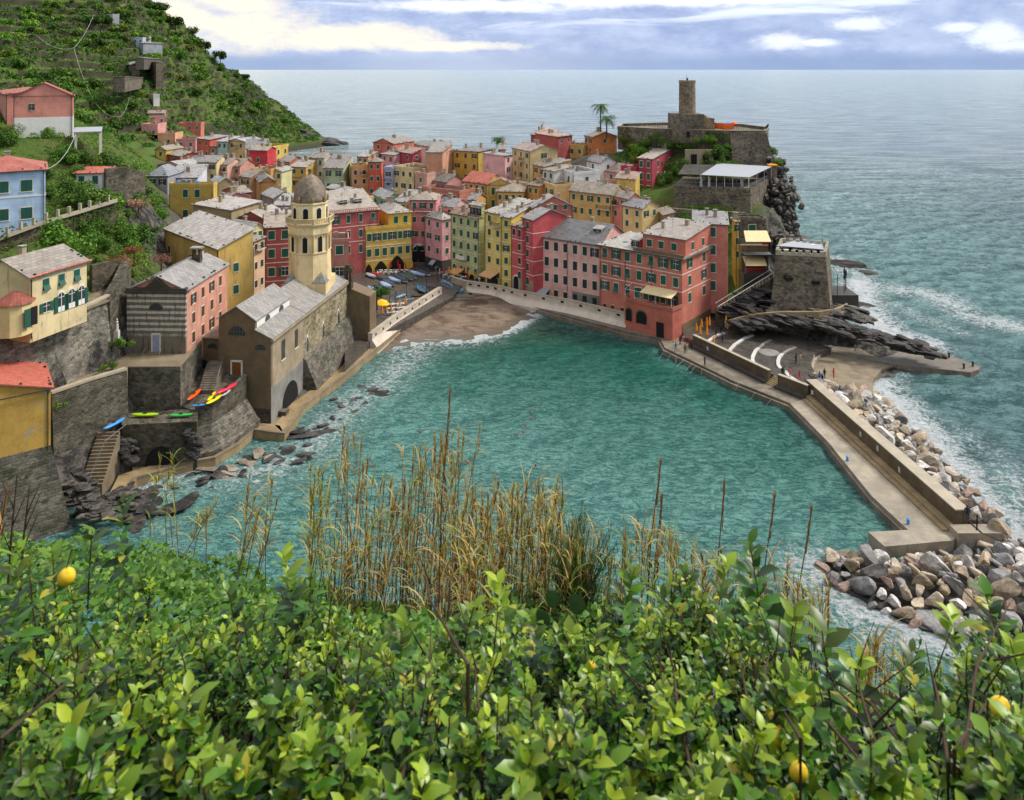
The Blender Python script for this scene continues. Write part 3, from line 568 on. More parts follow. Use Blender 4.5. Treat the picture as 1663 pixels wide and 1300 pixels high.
cx_, cy_ = gxy(*zp('V', 1020, 495), 2.02); mb = MB(); mb.prism([(cx_+1.9*math.cos(t*.4), cy_+1.9*math.sin(t*.4)) for t in range(16)], 2.0, 2.014); mb.build('paving_oval', 'grey_render', kind='structure')

# pale sea walls either side of the beach
r = empty('quay_wall', (0, 0, 0), label='pale concrete quay wall left of the beach with small square openings', cat='wall')
pth = [wxy(601, 152), wxy(640, 163), wxy(680, 174), wxy(715, 184.5)]
mb = MB(); sweep(mb, pth, [(-.45, 0), (1.7, 0), (1.5, 1.2), (.7, 2.2), (.45, 2.6), (.45, 3.75), (-.45, 3.75)]); mb.build('wall', 'pale_wall', r)
mb = MB(); sweep(mb, pth, rect(-.52, .52, 3.75, 3.87)); mb.build('coping', 'wall_cap', r)
mb = MB()
for k in range(10):
    t = (k+.5)/10*3; i = int(t); q = Vector(pth[i]).lerp(Vector(pth[i+1]), t-i); dd = (Vector(pth[i+1])-Vector(pth[i])).normalized(); nn = Vector((dd.y, -dd.x))
    mb.prism([q+nn*.40-dd*.35, q+nn*.47-dd*.35, q+nn*.47+dd*.35, q+nn*.40+dd*.35], 2.95, 3.4)
mb.build('opening', 'dark_inside', r)
r = empty('quay_wall', (0, 0, 0), label='long pale concrete quay wall right of the beach below the pink houses', cat='wall')
pth = [wxy(758, 190), wxy(800, 187), wxy(840, 182), wxy(930, 174), wxy(1022, 164.5)]
mb = MB(); sweep(mb, pth, [(-.4, 0), (1.9, 0), (1.9, 1.0), (.6, 2.0), (.4, 2.4), (.4, 3.7), (-.4, 3.7)]); mb.build('wall', 'pale_wall', r)
mb = MB(); sweep(mb, pth, rect(-.5, .48, 3.7, 3.82)); sweep(mb, [wxy(735, 194), pth[0]], rect(-.4, .5, 1.5, 3.8)); mb.build('coping', 'wall_cap', r)
mb = MB()
for k in range(12):
    t = (k+.5)/12*4; i = int(t); q = Vector(pth[i]).lerp(Vector(pth[i+1]), t-i); dd = (Vector(pth[i+1])-Vector(pth[i])).normalized(); nn = Vector((dd.y, -dd.x))
    mb.prism([q+nn*.36-dd*.4, q+nn*.43-dd*.4, q+nn*.43+dd*.4, q+nn*.36+dd*.4], 2.9, 3.35)
mb.build('opening', 'dark_inside', r)
mb = MB(); sweep(mb, [wxy(1023, 164), wxy(1050, 161.5), wxy(1068, 159.5)], rect(-.4, .4, 1.0, 2.0)); mb.build('kerb_wall', 'pale_wall', label='low pale kerb in front of the coral corner house', cat='wall')
# slipway
sl = [Vector((*q, 0)) for q in (wxy(722, 190), wxy(756, 190), wxy(772, 178), wxy(748, 172), wxy(726, 178))]
mb = MB(); mb.prism([tuple(q[:2]) for q in sl], -1, lambda x, y: .55+(y-172)*.09); mb.build('slipway', 'quay_concrete', kind='structure')
mb = MB()
for k in range(5):
    q = Vector(wxy(752+k*1.2, 186-k*2.6)); mb.prism([q+Vector((-2.6, .1)), q+Vector((2.2, .1)), q+Vector((2.2, .35)), q+Vector((-2.6, .35))], .5, .60+(q.y-172)*.09)
mb.build('slipway_rail', 'iron', kind='structure')

# shore ledge along the church
mb = MB(); led = [(205, 815), (222, 778), (300, 755), (350, 745), (390, 722), (412, 700), (440, 704), (462, 706), (498, 658), (560, 611), (602, 576), (650, 537), (700, 500)]
sweep(mb, gp(led, 1.0), rect(-2.6, 0, -2, 1.0)); mb.build('shore_path', 'tan_ledge', kind='structure')
mb = MB(); sweep(mb, gp(led, 1.0), rect(-.45, .05, 1.0, 1.25)); mb.build('shore_kerb', 'path_stone', kind='structure')
deck('shore_ground', [(405, 700), (462, 702), (500, 655), (560, 609), (600, 573), (560, 560), (470, 600), (400, 640), (330, 700)], .8, 'path_stone', -2)
deck('shore_ground', [(215, 780), (300, 752), (360, 738), (400, 705), (380, 690), (300, 700), (215, 740)], .9, 'path_stone', -2)
# left retaining walls
def wall(label, pts, mat, z0, th=1.0, batter=0.0, cap=None, name='retaining_wall'):
    """pts: (px, Y, ztop)"""
    mb = MB(); n = len(pts)
    P3 = [Vector((*wxy(a, b_), c_)) for a, b_, c_ in pts]; vs = []
    for i, q in enumerate(P3):
        a = P3[max(i-1, 0)]; c = P3[min(i+1, n-1)]; d = (c-a); nr = Vector((d.y, -d.x, 0)).normalized()
        lo = nr*batter
        vs += [(q.x, q.y, q.z), (q.x-nr.x*th, q.y-nr.y*th, q.z), (q.x-nr.x*th, q.y-nr.y*th, z0), (q.x+lo.x, q.y+lo.y, z0)]
    fs = [(i*4+k, i*4+(k+1) % 4, (i+1)*4+(k+1) % 4, (i+1)*4+k) for i in range(n-1) for k in range(4)]+[(3, 2, 1, 0), tuple((n-1)*4+k for k in range(4))]
    mb.add(vs, fs); r = empty(name, (0, 0, 0), label=label, cat='wall'); mb.build('wall', mat, r)
    if cap:
        mb = MB(); vs = []
        for i, q in enumerate(P3):
            a = P3[max(i-1, 0)]; c = P3[min(i+1, n-1)]; d = (c-a); nr = Vector((d.y, -d.x, 0)).normalized()
            vs += [(q.x+nr.x*.12, q.y+nr.y*.12, q.z+.003), (q.x-nr.x*.7, q.y-nr.y*.7, q.z+.003), (q.x-nr.x*.7, q.y-nr.y*.7, q.z+.3), (q.x+nr.x*.12, q.y+nr.y*.12, q.z+.3)]
        mb.add(vs, fs); mb.build('coping', cap, r)
    return r
wall('tall grey rubble retaining wall under the cream villa', [(-90, 90, 22.4), (0, 98, 22.3), (85, 104, 22.2), (150, 110.5, 22.2), (178, 113.5, 22.5)], 'rubble_stone', 9, 1.5, 1.2, 'wall_cap')
wall('dark stone wall rising between the villa terrace and the striped chapel', [(178, 113, 22.5), (196, 117, 24), (212, 122, 26)], 'dark_stone', 9, 1.2, .3)
wall('dark wall below the sloping path on the left of the cove', [(84, 100.5, 13.6), (150, 105, 13.6), (206, 109, 13.4)], 'dark_stone', -1, 1.2, 1.0, 'wall_cap')
deck('sloping_path', [Vector((*wxy(40, 97), 0)), Vector((*wxy(86, 101), 0)), Vector((*wxy(206, 109.5), 0)), Vector((*wxy(212, 117), 0)), Vector((*wxy(150, 110.5), 0)), Vector((*wxy(40, 101), 0))], 13.0, 'path_stone', 8)
r = empty('chapel_terrace', (0, 0, 0), label='dark block-built terrace below the striped chapel', cat='terrace')
tp = [wxy(206, 111.5), wxy(293, 111.5), wxy(332, 124), wxy(206, 126)]
mb = MB(); mb.prism(tp, -1, 12.8); mb.build('wall', 'block_stone', r); mb = MB(); mb.prism([(q[0]*1.0, q[1]) for q in tp], 12.803, 12.95); mb.build('paving', 'path_stone', r)
r = empty('boat_deck', (0, 0, 0), label='stone deck with an arched culvert where the two lime kayaks lie', cat='terrace')
dp = [wxy(198, 106.5), wxy(320, 107.6), wxy(322, 111.4), wxy(206, 111.4), wxy(196, 110)]
mb = MB(); mb.prism(dp, -1, 6.8); mb.build('wall', 'dark_stone', r); mb = MB(); q0 = Vector(wxy(236, 106.75)); q1 = Vector(wxy(286, 107.2)); dd = (q1-q0)
vs = [(q0.x, q0.y-.06, -.5)]+[(q0.x+dd.x*(.5-.5*math.cos(t*math.pi/10)), q0.y+dd.y*(.5-.5*math.cos(t*math.pi/10))-.06, 1.2+2.4*math.sin(t*math.pi/10)) for t in range(11)]+[(q1.x, q1.y-.06, -.5)]
mb.add(vs+[(v[0], v[1]+.5, v[2]) for v in vs], [tuple(range(13))]+[(i, i+13, (i+1) % 13+13, (i+1) % 13) for i in range(13)]); mb.build('culvert', 'dark_inside', r)
# kayak yard wall, leaning base, yard
r = empty('yard_wall', (0, 0, 0), label='curved dark stone sea wall with sloping foot beneath the kayak yard', cat='wall')
yd = [wxy(318, 110.6), wxy(345, 111.8), wxy(372, 115), wxy(400, 119.4)]
mb = MB(); mb.prism(yd+[wxy(402, 121.5), wxy(356, 122.5), wxy(330, 124), wxy(294, 112)], -1, lambda x, y: 6.9+max(0, y-111)*.12); mb.build('yard', 'dark_stone', r)
mb = MB(); sweep(mb, yd, [(-.4, 5), (.02, 5), (.1, 7.6), (-.4, 7.6)], [0, .2, .6, 1.2]); mb.build('parapet', 'dark_stone', r)
mb = MB(); sweep(mb, yd, [(-.2, -1), (2.4, -1), (2.4, 1.7), (2.0, 1.9), (.1, 4.6), (-.2, 4.6)], [0, 0, .2, .4]); mb.build('sloping_foot', 'block_stone', r)
deck('villa_terrace', [Vector((*wxy(a_, b_), 0)) for a_, b_ in [(-150, 88), (0, 97.5), (85, 103.5), (150, 110), (178, 113), (190, 121), (100, 118), (-150, 112)]], 22.25, 'path_stone', 21.9)
# stairs down to the water
mb = MB(); s0, s1 = G(178, 702, 6.5), G(148, 792, 1.2)
for k in range(15):
    q = s0.lerp(s1, k/15); q2 = s0.lerp(s1, (k+1)/15); mb.prism([(q.x-1.5, q.y), (q.x+1.3, q.y+.25), (q2.x+1.3, q2.y+.25), (q2.x-1.5, q2.y)], -1, q.z)
mb.build('shore_stairs', 'path_stone', label='worn stone stairs climbing from the rocks to the kayak deck', cat='stairs')
mb = MB(); s0, s1 = W(350, 590, 121), W(337, 634, 115.5)
for k in range(16):
    q = s0.lerp(s1, k/16); mb.box(q.x-1.2, q.x+1.2, q.y-.6, q.y+1.2, 5, q.z)
mb.tube([s0+Vector((1.25, 0, 1.1)), s1+Vector((1.25, 0, 1.1))], .06); mb.build('stairs', 'quay_concrete', label='stone stairs with white handrail between the chapel and the church', cat='stairs')
mb = MB(); mb.tube([wxy(205, 105)+(7.6,), wxy(170, 101)+(7.2,), wxy(140, 98)+(3,), wxy(97, 95)+(.8,)], .05)
mb.build('handrail', 'metal_grey', label='thin metal handrail along the foot of the dark left wall', cat='railing')
# ---------------------------------------------------------------- house builder
def win_mesh(kind, shut):
    """unit window: x -.5...5, z 0..1, wall plane y=0, outside is -y"""
    mb = MB(); mb.mi = 0
    mb.box(-.58, .58, -.025, .02, 1.0, 1.09); mb.box(-.58, -.5, -.025, .02, 0, 1.0); mb.box(.5, .58, -.025, .02, 0, 1.0); mb.box(-.62, .62, -.10, .02, -.07, 0)
    mb.mi = 1; mb.box(-.5, .5, -.008, .01, 0, 1)
    if kind == 'open':
        mb.mi = 0; mb.box(-.03, .03, -.03, 0, 0, 1); mb.box(-.5, .5, -.028, 0, .60, .64)
    return mb.mesh('window', ['frame_paint', 'glass'])
def shut_mesh(kind, mat, half=None):
    mb = MB()
    if half is not None:
        if kind == 'closed': mb.box(*((-.5, -.012) if half < 0 else (.012, .5)), -.075, -.01, .01, .99)
        elif kind == 'open': mb.box(*((-1.02, -.53) if half < 0 else (.53, 1.02)), -.10, -.03, .0, .99)
        if mb.v: return mb.mesh('shutter', mat)
    if kind == 'closed': mb.box(-.5, -.012, -.075, -.01, .01, .99); mb.box(.012, .5, -.075, -.01, .01, .99)
    elif kind == 'open': mb.box(-1.02, -.53, -.10, -.03, .0, .99); mb.box(.53, 1.02, -.10, -.03, .0, .99)
    elif kind == 'tilt':
        for a, b_ in ((-.5, -.012), (.012, .5)):
            mb.add([(a, -.075, .45), (b_, -.075, .45), (b_, -.075, .99), (a, -.075, .99), (a, -.02, .45), (b_, -.02, .45), (b_, -.02, .99), (a, -.02, .99)], [(0, 3, 2, 1)[::-1], (4, 7, 6, 5)[::-1], (0, 1, 5, 4), (1, 2, 6, 5), (2, 3, 7, 6), (3, 0, 4, 7)])
            mb.add([(a, -.38, .02), (b_, -.38, .02), (b_, -.075, .45), (a, -.075, .45), (a, -.34, .0), (b_, -.34, .0), (b_, -.02, .45), (a, -.02, .45)], [(0, 1, 2, 3), (4, 7, 6, 5), (0, 4, 5, 1), (1, 5, 6, 2), (2, 6, 7, 3), (3, 7, 4, 0)])
    return mb.mesh('shutter', mat)
WIN = {k: win_mesh(k, None) for k in ('closed', 'open')}
SHUT = {(k, c): shut_mesh(k, c+'_shutter') for k in ('closed', 'open', 'tilt') for c in ('green', 'dark', 'brown', 'bright_green')}
def merged_win(kind, c):
    me = bpy.data.meshes.new('window'); bm = bmesh.new(); bm.from_mesh(WIN['open' if kind == 'open' else 'closed'])
    n0 = len(bm.faces); bm.from_mesh(SHUT[(kind, c)]); bm.faces.ensure_lookup_table()
    for f in bm.faces[n0:]: f.material_index = 2
    bm.to_mesh(me); bm.free()
    for mn in ('frame_paint', 'glass', c+'_shutter'): me.materials.append(MATS[mn])
    return me
SHUTH = {(k, c, h_): shut_mesh(k, c+'_shutter', h_) for k in ('closed', 'open') for c in ('green', 'dark', 'brown', 'bright_green') for h_ in (-1, 1)}
WINM = {k: merged_win(*k) for k in SHUT}
def add_window(root, x, y, z, rz, w_, h_, kind='closed', c='green', detail=False):
    if detail:
        wo = place('window', WIN['open' if kind == 'open' else 'closed'], root, loc=(x, y, z), rz=rz, scale=(w_, 1, h_))
        if kind == 'tilt': place('shutter', SHUT[(kind, c)], wo)
        else:
            for h__ in (-1, 1): place('shutter', SHUTH[(kind, c, h__)], wo)
    else: place('window', WINM[(kind, c)], root, loc=(x, y, z), rz=rz, scale=(w_, 1, h_))
rh_ = random.Random(11)
def windows(root, w, d, h, face, rows, cols, top=.75, ph=3.0, ww=.95, wh=1.5, c='green', detail=False, openp=.12, skip=(), m0=None, m1=None):
    L = w if face == 'F' else d; m0 = L*.5/cols if m0 is None else m0; m1 = L*.5/cols if m1 is None else m1
    for r_ in range(rows):
        for k in range(cols):
            if (r_, k) in skip: continue
            u = m0+(L-m0-m1)*(k/(cols-1) if cols > 1 else .5)+(0 if cols == 1 else 0)
            z = h-top-wh-r_*ph
            if z < .3: continue
            q = rh_.random(); kind = 'open' if q < openp else 'tilt' if q < openp*1.7 else 'closed'
            if face == 'F': add_window(root, u, 0, z, 0, ww, wh, kind, c, detail)
            elif face == 'R': add_window(root, w, u, z, R(90), ww, wh, kind, c, detail)
            else: add_window(root, 0, d-u, z, R(-90), ww, wh, kind, c, detail)
def slab(mb, top, t=.16):
    n = len(top); return mb.add(list(top)+[(x, y, z-t) for x, y, z in top], [tuple(range(n)), tuple(range(2*n-1, n-1, -1))]+[(i, n+i, n+(i+1) % n, (i+1) % n) for i in range(n)])
def roof_block(root, x0, x1, y0, y1, z0, z1, kind, rh, color, rcolor=(1, 1, 1), wmat='plaster', rmat='slate', ov=.35, name_wall='wall', chim=2, stones=True):
    mb = MB(); w, d = x1-x0, y1-y0
    if kind == 'g':
        mb.add([(x0, y0, z0), (x0, y1, z0), (x0, y1, z1), (x0, y0+d/2, z1+rh), (x0, y0, z1), (x1, y0, z0), (x1, y1, z0), (x1, y1, z1), (x1, y0+d/2, z1+rh), (x1, y0, z1)],
               [(0, 4, 3, 2, 1), (5, 6, 7, 8, 9), (0, 5, 9, 4), (1, 2, 7, 6), (0, 1, 6, 5)])
    elif kind == 'x':
        mb.add([(x0, y0, z0), (x1, y0, z0), (x1, y0, z1), (x0+w/2, y0, z1+rh), (x0, y0, z1), (x0, y1, z0), (x1, y1, z0), (x1, y1, z1), (x0+w/2, y1, z1+rh), (x0, y1, z1)],
               [(0, 1, 2, 3, 4), (5, 9, 8, 7, 6), (0, 4, 9, 5), (1, 6, 7, 2), (0, 5, 6, 1)])
    elif kind in ('s', 'sl', 'sr'):
        zz = {'s': (0, 0, 1, 1), 'sl': (1, 0, 0, 1), 'sr': (0, 1, 1, 0)}[kind]
        mb.prism([(x0, y0), (x1, y0), (x1, y1), (x0, y1)], z0, z1)
        c4 = [(x0, y0), (x1, y0), (x1, y1), (x0, y1)]; fr = ov/((d if kind == 's' else w)+2*ov); mb.v[-4:] = [(a, b_, z1-.09+rh*(fr+(1-2*fr)*k)) for (a, b_), k in zip(c4, zz)]
    else: mb.box(x0, x1, y0, y1, z0, z1)
    mb.build(name_wall, wmat, root, color)
    rb = MB(); a0, a1, b0, b1 = x0-ov, x1+ov, y0-ov, y1+ov; zt = z1+.10; cx_, cy_ = (x0+x1)/2, (y0+y1)/2
    if kind == 'g':
        s_ = rh/(d/2)*ov; slab(rb, [(a0, b0, zt-s_), (a1, b0, zt-s_), (a1, cy_, zt+rh), (a0, cy_, zt+rh)]); slab(rb, [(a0, cy_, zt+rh), (a1, cy_, zt+rh), (a1, b1, zt-s_), (a0, b1, zt-s_)])
    elif kind == 'x':
        s_ = rh/(w/2)*ov; slab(rb, [(a0, b0, zt-s_), (cx_, b0, zt+rh), (cx_, b1, zt+rh), (a0, b1, zt-s_)]); slab(rb, [(cx_, b0, zt+rh), (a1, b0, zt-s_), (a1, b1, zt-s_), (cx_, b1, zt+rh)])
    elif kind == 'h':
        k = min(w, d)*.5
        if w >= d: p, q = (x0+k, cy_, zt+rh), (x1-k, cy_, zt+rh)
        else: p, q = (cx_, y0+k, zt+rh), (cx_, y1-k, zt+rh)
        A_, B_, C_, D_ = (a0, b0, zt), (a1, b0, zt), (a1, b1, zt), (a0, b1, zt)
        if w >= d: fs = [[A_, B_, q, p], [B_, C_, q], [C_, D_, p, q], [D_, A_, p]]
        else: fs = [[A_, B_, p], [B_, C_, q, p], [C_, D_, q], [D_, A_, p, q]]
        for f in fs: slab(rb, f)
    elif kind in ('s', 'sl', 'sr'):
        zz = {'s': (0, 0, 1, 1), 'sl': (1, 0, 0, 1), 'sr': (0, 1, 1, 0)}[kind]; slab(rb, [(a, b_, zt+rh*k) for (a, b_), k in zip([(a0, b0), (a1, b0), (a1, b1), (a0, b1)], zz)])
    elif kind == 'f':
        rb.box(x0+.2, x1-.2, y0+.2, y1-.2, z1, z1+.06)
        pb = MB(); t = .2; hp = .85
        pb.box(x0-.06, x1+.06, y0-.06, y0+t, z1, z1+hp); pb.box(x0-.06, x1+.06, y1-t, y1+.06, z1, z1+hp); pb.box(x0-.06, x0+t, y0+t+.002, y1-t-.002, z1, z1+hp); pb.box(x1-t, x1+.06, y0+t+.002, y1-t-.002, z1, z1+hp)
        pb.build('parapet', wmat, root, color)
    # small weighting stones pegged near the slate edges, chimneys
    def rz(x, y):
        if kind == 'g': return zt+rh*(1-abs(y-cy_)/(d/2))
        if kind == 'x': return zt+rh*(1-abs(x-cx_)/(w/2))
        if kind == 's': return zt+rh*(y-b0)/(b1-b0)
        if kind == 'sr': return zt+rh*(x-a0)/(a1-a0)
        if kind == 'sl': return zt+rh*(a1-x)/(a1-a0)
        if kind == 'h': return zt+rh*min(1, min(x-a0, a1-x, y-b0, b1-y)/(min(w, d)*.5))
        return z1+.06
    if kind != 'f' and stones:
        sb = MB()
        for i in range(int(w/1.5)+int(d/1.5)):
            if rh_.random() < .5: x, y = rh_.uniform(x0, x1), rh_.choice([y0, y1])
            else: x, y = rh_.choice([x0, x1]), rh_.uniform(y0, y1)
            s_ = rh_.uniform(.08, .16); z = rz(x, y); sb.box(x-s_, x+s_, y-s_, y+s_, z-.02, z+.16)
        rb.mi = 1; rb.add(sb.v, sb.f)
    ro = rb.build('roof', [rmat if kind != 'f' else 'wet_paving', 'iron'], root, rcolor)
    for i in range(chim):
        x, y = x0+w*rh_.uniform(.2, .8), y0+d*rh_.uniform(.35, .85); z = rz(x, y); cb = MB(); s_ = rh_.uniform(.28, .42); hh = rh_.uniform(.8, 1.4)
        cb.box(x-s_, x+s_, y-s_, y+s_, z-.4, z+hh); cb.mi = 1; cb.box(x-s_-.1, x+s_+.1, y-s_-.1, y+s_+.1, z+hh+.22, z+hh+.3)
        for sx_ in (-1, 1):
            for sy_ in (-1, 1): cb.box(x+sx_*s_*.8-.05, x+sx_*s_*.8+.05, y+sy_*s_*.8-.05, y+sy_*s_*.8+.05, z+hh, z+hh+.22)
        cb.build('chimney', ['tan_render', 'slate'], ro)
    if kind != 'f' and rh_.random() < .5:
        x, y = x0+w*.4, cy_; z = rz(x, y); ab = MB(); ab.tube([(x, y, z), (x, y, z+2.2)], .035, 4); ab.tube([(x-.5, y, z+2.1), (x+.5, y, z+2.1)], .025, 4); ab.tube([(x-.35, y, z+1.7), (x+.35, y, z+1.7)], .025, 4); ab.build('antenna', 'iron', ro)
    return ro, rz
def balcony(root, x, z, w=1.8, d=.9, y=0, rz=0, solid=None):
    mb = MB(); mb.box(-w/2, w/2, -d, 0, -.12, 0)
    mb.mi = 1
    if solid: mb.box(-w/2, w/2, -d, -d+.08, 0, .9); mb.box(-w/2, -w/2+.08, -d, 0, 0, .9); mb.box(w/2-.08, w/2, -d, 0, 0, .9)
    else:
        n = int(w/.2)
        for k in range(n+1): mb.box(-w/2+k*w/n-.02, -w/2+k*w/n+.02, -d, -d+.03, 0, .95)
        for s_ in (-1, 1):
            for k in range(4): mb.box(s_*(w/2-.02)-.02, s_*(w/2-.02)+.02, -d+k*d/4, -d+k*d/4+.04, 0, .95)
        mb.box(-w/2-.02, w/2+.02, -d-.02, -d+.05, .93, 1.0); mb.box(-w/2-.02, -w/2+.04, -d, 0, .93, 1.0); mb.box(w/2-.04, w/2+.02, -d, 0, .93, 1.0)
    return mb.build('balcony', ['frame_paint', solid or 'iron'], root, loc=(x, y, z), rz=rz)
class HS: pass
HLIST = []
def hitY(px, py, Y0=230, Y1=600):
    Ys = np.arange(Y0, Y1, 1.5); x = (px-CX)*Ys/FPX; z = HC-(py-HY)*Ys/FPX; k = np.nonzero(terrain_h(x, Ys) > z)[0]
    return float(Ys[k[0]]) if len(k) else Y1
def H(t, ax, ay, bx, by, Y, c, hg, col, roof, rh, rc, src, label, rcol=(1, 1, 1), cat='house', name='house', group=None, chim=2, ww=.95, wh=1.5, ph=3.0, top=.75, sc='green', detail=None, openp=.12,
      wmat='plaster', rmat='slate', belt=False, bal=(), skip=(), pipes=None, ov=.35, yaw=None, sskip=(), m0=None, m1=None, sm0=None, sm1=None, srow_top=None, stones=True, dmax=18):
    cl_ = srgb(col); lum_ = .3*cl_[0]+.59*cl_[1]+.11*cl_[2]; col = tuple(v*.93+lum_*.07+.008 for v in cl_)
    pa, pb = zp(t, ax, ay), zp(t, bx, by); left = isinstance(c, tuple) and c[0] == 'L'
    ref = pa if left else pb; z = HC-(ref[1]-HY)*Y/FPX
    A = G(*pa, z); B = G(*pb, z)
    if left: B = B if yaw is None else B
    d = B-A; w = math.hypot(d.x, d.y); ang = math.atan2(d.y, d.x)
    if yaw is not None:
        ang = R(yaw); k = (pb[0]-CX)/FPX if not left else None
        u = Vector((math.cos(ang), math.sin(ang)))
        if left: kb = (pb[0]-CX)/FPX; w = (kb*A.y-A.x)/(u.x-kb*u.y)
        else:
            ka = (pa[0]-CX)/FPX; w = (B.x-ka*B.y)/(u.x-ka*u.y); A = B-Vector((u.x*w, u.y*w, 0))
    ux, uy = math.cos(ang), math.sin(ang); nx, ny = -uy, ux
    if isinstance(c, tuple) and c[0] == 'd': dep = c[1]
    else:
        cx = zp(t, c[1] if left else c, 0)[0]; k = (cx-CX)/FPX; o = A if left else B; den = nx-k*ny
        dep = (k*o.y-o.x)/den if abs(den) > 1e-6 else 8
        if not 2.5 < dep < dmax: dep = min(dmax, dep) if dep > 0 else 9
    r = empty(name, (A.x, A.y, z-hg), ang, label=label, cat=cat, group=group)
    s = HS(); s.r, s.w, s.d, s.h, s.ang, s.A = r, w, dep, hg, ang, A; s.side = 'L' if left else 'R'
    det = (Y < 190) if detail is None else detail
    if rcol in (br, tan) and Y > 195 and rh_.random() < .3: rcol = (1.12, .78, .64)
    wm = 'old_plaster' if wmat == 'plaster' and rh_.random() < .33 else wmat
    q_ = rh_.uniform(-.06, .08); u_ = rh_.uniform(.86, 1.06); rcol = tuple(v*u_*(1+q_*k_) for v, k_ in zip(rcol, (1, .1, -1.1)))
    if not bal and rc[0] > 1 and Y > 195 and rh_.random() < .3: bal = ((rh_.choice([.3, .5, .7]), top+wh+ph*rh_.choice([0, 1]), 1.9),)
    s.roof, s.rz = roof_block(r, 0, w, 0, dep, -2.5, hg, roof, rh, col, rcol, wm, rmat, ov=ov, chim=chim, stones=stones)
    if rc[0]*rc[1]: windows(r, w, dep, hg, 'F', rc[0], rc[1], top, ph, ww, wh, sc, det, openp, skip, m0, m1)
    if src[0]*src[1]: windows(r, w, dep, hg, s.side, src[0], src[1], top if srow_top is None else srow_top, ph, ww, wh, sc, det, openp, sskip, sm0, sm1)
    if belt:
        mb = MB()
        for k in range(1, rc[0]):
            zz = hg-top-wh-(k-1)*ph-(ph-wh)*.55
            if zz > 1: mb.box(-.04, w+.04, -.05, dep*.99, zz, zz+.16)
        mb.build('string_course', 'frame_paint', r)
    gb = MB()
    if roof != 'f' : gb.box(-ov, w+ov, -ov-.10, -ov+.01, hg-.08, hg+.04)
    for xx in (pipes if pipes is not None else ((.12,) if w < 9 else (.12, w-.3))): gb.tube([(xx, -.09, hg-.1), (xx, -.09, -2)], .06, 5, False)
    gb.build('gutter', 'gutter', r)
    for (ci, zi, bw) in bal: balcony(r, ci*w, hg-zi, bw)
    HLIST.append(s); return s
Yl, Yd, Oc, Cr, Pk, Sm, Rd, Cm, Or, Gn, Mt, Wh, Bl = '#dcba4a', '#c9a53f', '#c9943f', '#e0cd92', '#dba09a', '#dda078', '#c4474a', '#9f3348', '#d0683a', '#b3bd86', '#8fcbaa', '#d6d6d4', '#a9b8dc'
br, dk, pl, tan = (.86, .78, .70), (.42, .43, .46), (1.15, 1.14, 1.15), (1.0, .93, .86)
# ---- the waterfront
coral = H('D', 555, 405, 1112, 500, 158, 1305, 15.7, '#c9705a', 's', .6, (3, 7), (3, 2), 'large coral corner house with balcony terrace above the harbour', rcol=pl, ph=3.6, wh=1.9, ww=1.15, top=.6, belt=True, openp=.3, ov=.5, m0=1.4, chim=0, pipes=(.15, 6.6, 13), skip=((2, 4), (2, 5), (2, 6)))
pink = H('D', 108, 342, 556, 408, 174, ('d', 13), 16, '#e8b4a8', 'g', 3.6, (4, 7), (0, 0), 'long pale pink waterfront house with dark slate roof left of the coral house', rcol=(.5, .51, .55), ph=3.75, wh=2.0, ww=1.1, top=.9, sc='dark', openp=.03, pipes=(.15, 9.5), ov=.4)
tower_pink = H('D', 1190, 262, 1420, 272, 168, 1475, 17, '#d27a68', 's', 1.2, (4, 1), (3, 1), 'tall narrow pink house with pale yellow side behind the coral house', rcol=(.75, .78, .88), ph=3.9, wh=2.0, ww=1.3, m0=4.4, m1=3.6, openp=0)
mb = MB(); mb.box(tower_pink.w-.02, tower_pink.w+.03, -.03, tower_pink.d+.02, -2, 17.0); mb.build('side_render', 'plaster', tower_pink.r, '#dfc483')
H('D', 1472, 250, 1494, 250, 176, ('d', 3), 14, '#d8a92c', 's', .3, (3, 1), (0, 0), 'thin yellow sliver of a house behind the tall pink house', ww=.7)
red = H('B', 1116, 718, 1186, 738, 181, ('d', 10), 18.5, '#c8474c', 'g', 2, (5, 1), (0, 0), 'narrow bright red house with white window frames', ph=3.3, wh=1.7, belt=True, openp=0)
red2 = H('B', 1040, 772, 1114, 788, 183, ('d', 10), 16.2, '#cb5358', 's', .8, (4, 2), (0, 0), 'lower red house with arched ground-floor doorway between yellow and red', ph=3.3, ww=.9, belt=True, sc='dark', skip=((1, 0), (2, 0), (3, 0)))
yel2 = H('B', 970, 716, 1040, 724, 186, ('d', 11), 18.5, '#ddc14c', 's', 1.6, (6, 1), (0, 0), 'slim yellow house left of the red houses', rcol=pl, ph=3.0, belt=True)
yel1 = H('B', 862, 680, 968, 700, 189, ('d', 12), 18.6, '#e2cb68', 's', 2.0, (5, 2), (0, 0), 'tall pale yellow house above the orange awning', rcol=pl, ph=3.4, belt=True, skip=((0, 1),), m0=1.6, m1=1.0)
green = H('B', 632, 692, 824, 726, 196, 858, 17.4, '#b7bf80', 's', 1.5, (5, 4), (0, 0), 'tall sage green house facing the piazza with white string courses', rcol=tan, ph=3.1, belt=True, wh=1.6, ww=.9, openp=.08)
pk3 = H('B', 458, 712, 572, 738, 205, 640, 15.5, '#dd9ca0', 'h', 1.5, (4, 2), (3, 1), 'pink house with black ground floor at the back of the piazza', rcol=br, ph=3.5, chim=1)
pk2 = H('B', 358, 602, 530, 604, 212, ('d', 9), 19, '#d9848a', 'h', 1.6, (4, 3), (0, 0), 'rose pink house with balcony wedged right of the arcaded yellow house', rcol=tan, ph=3.9, bal=((.5, 3.0, 5),))
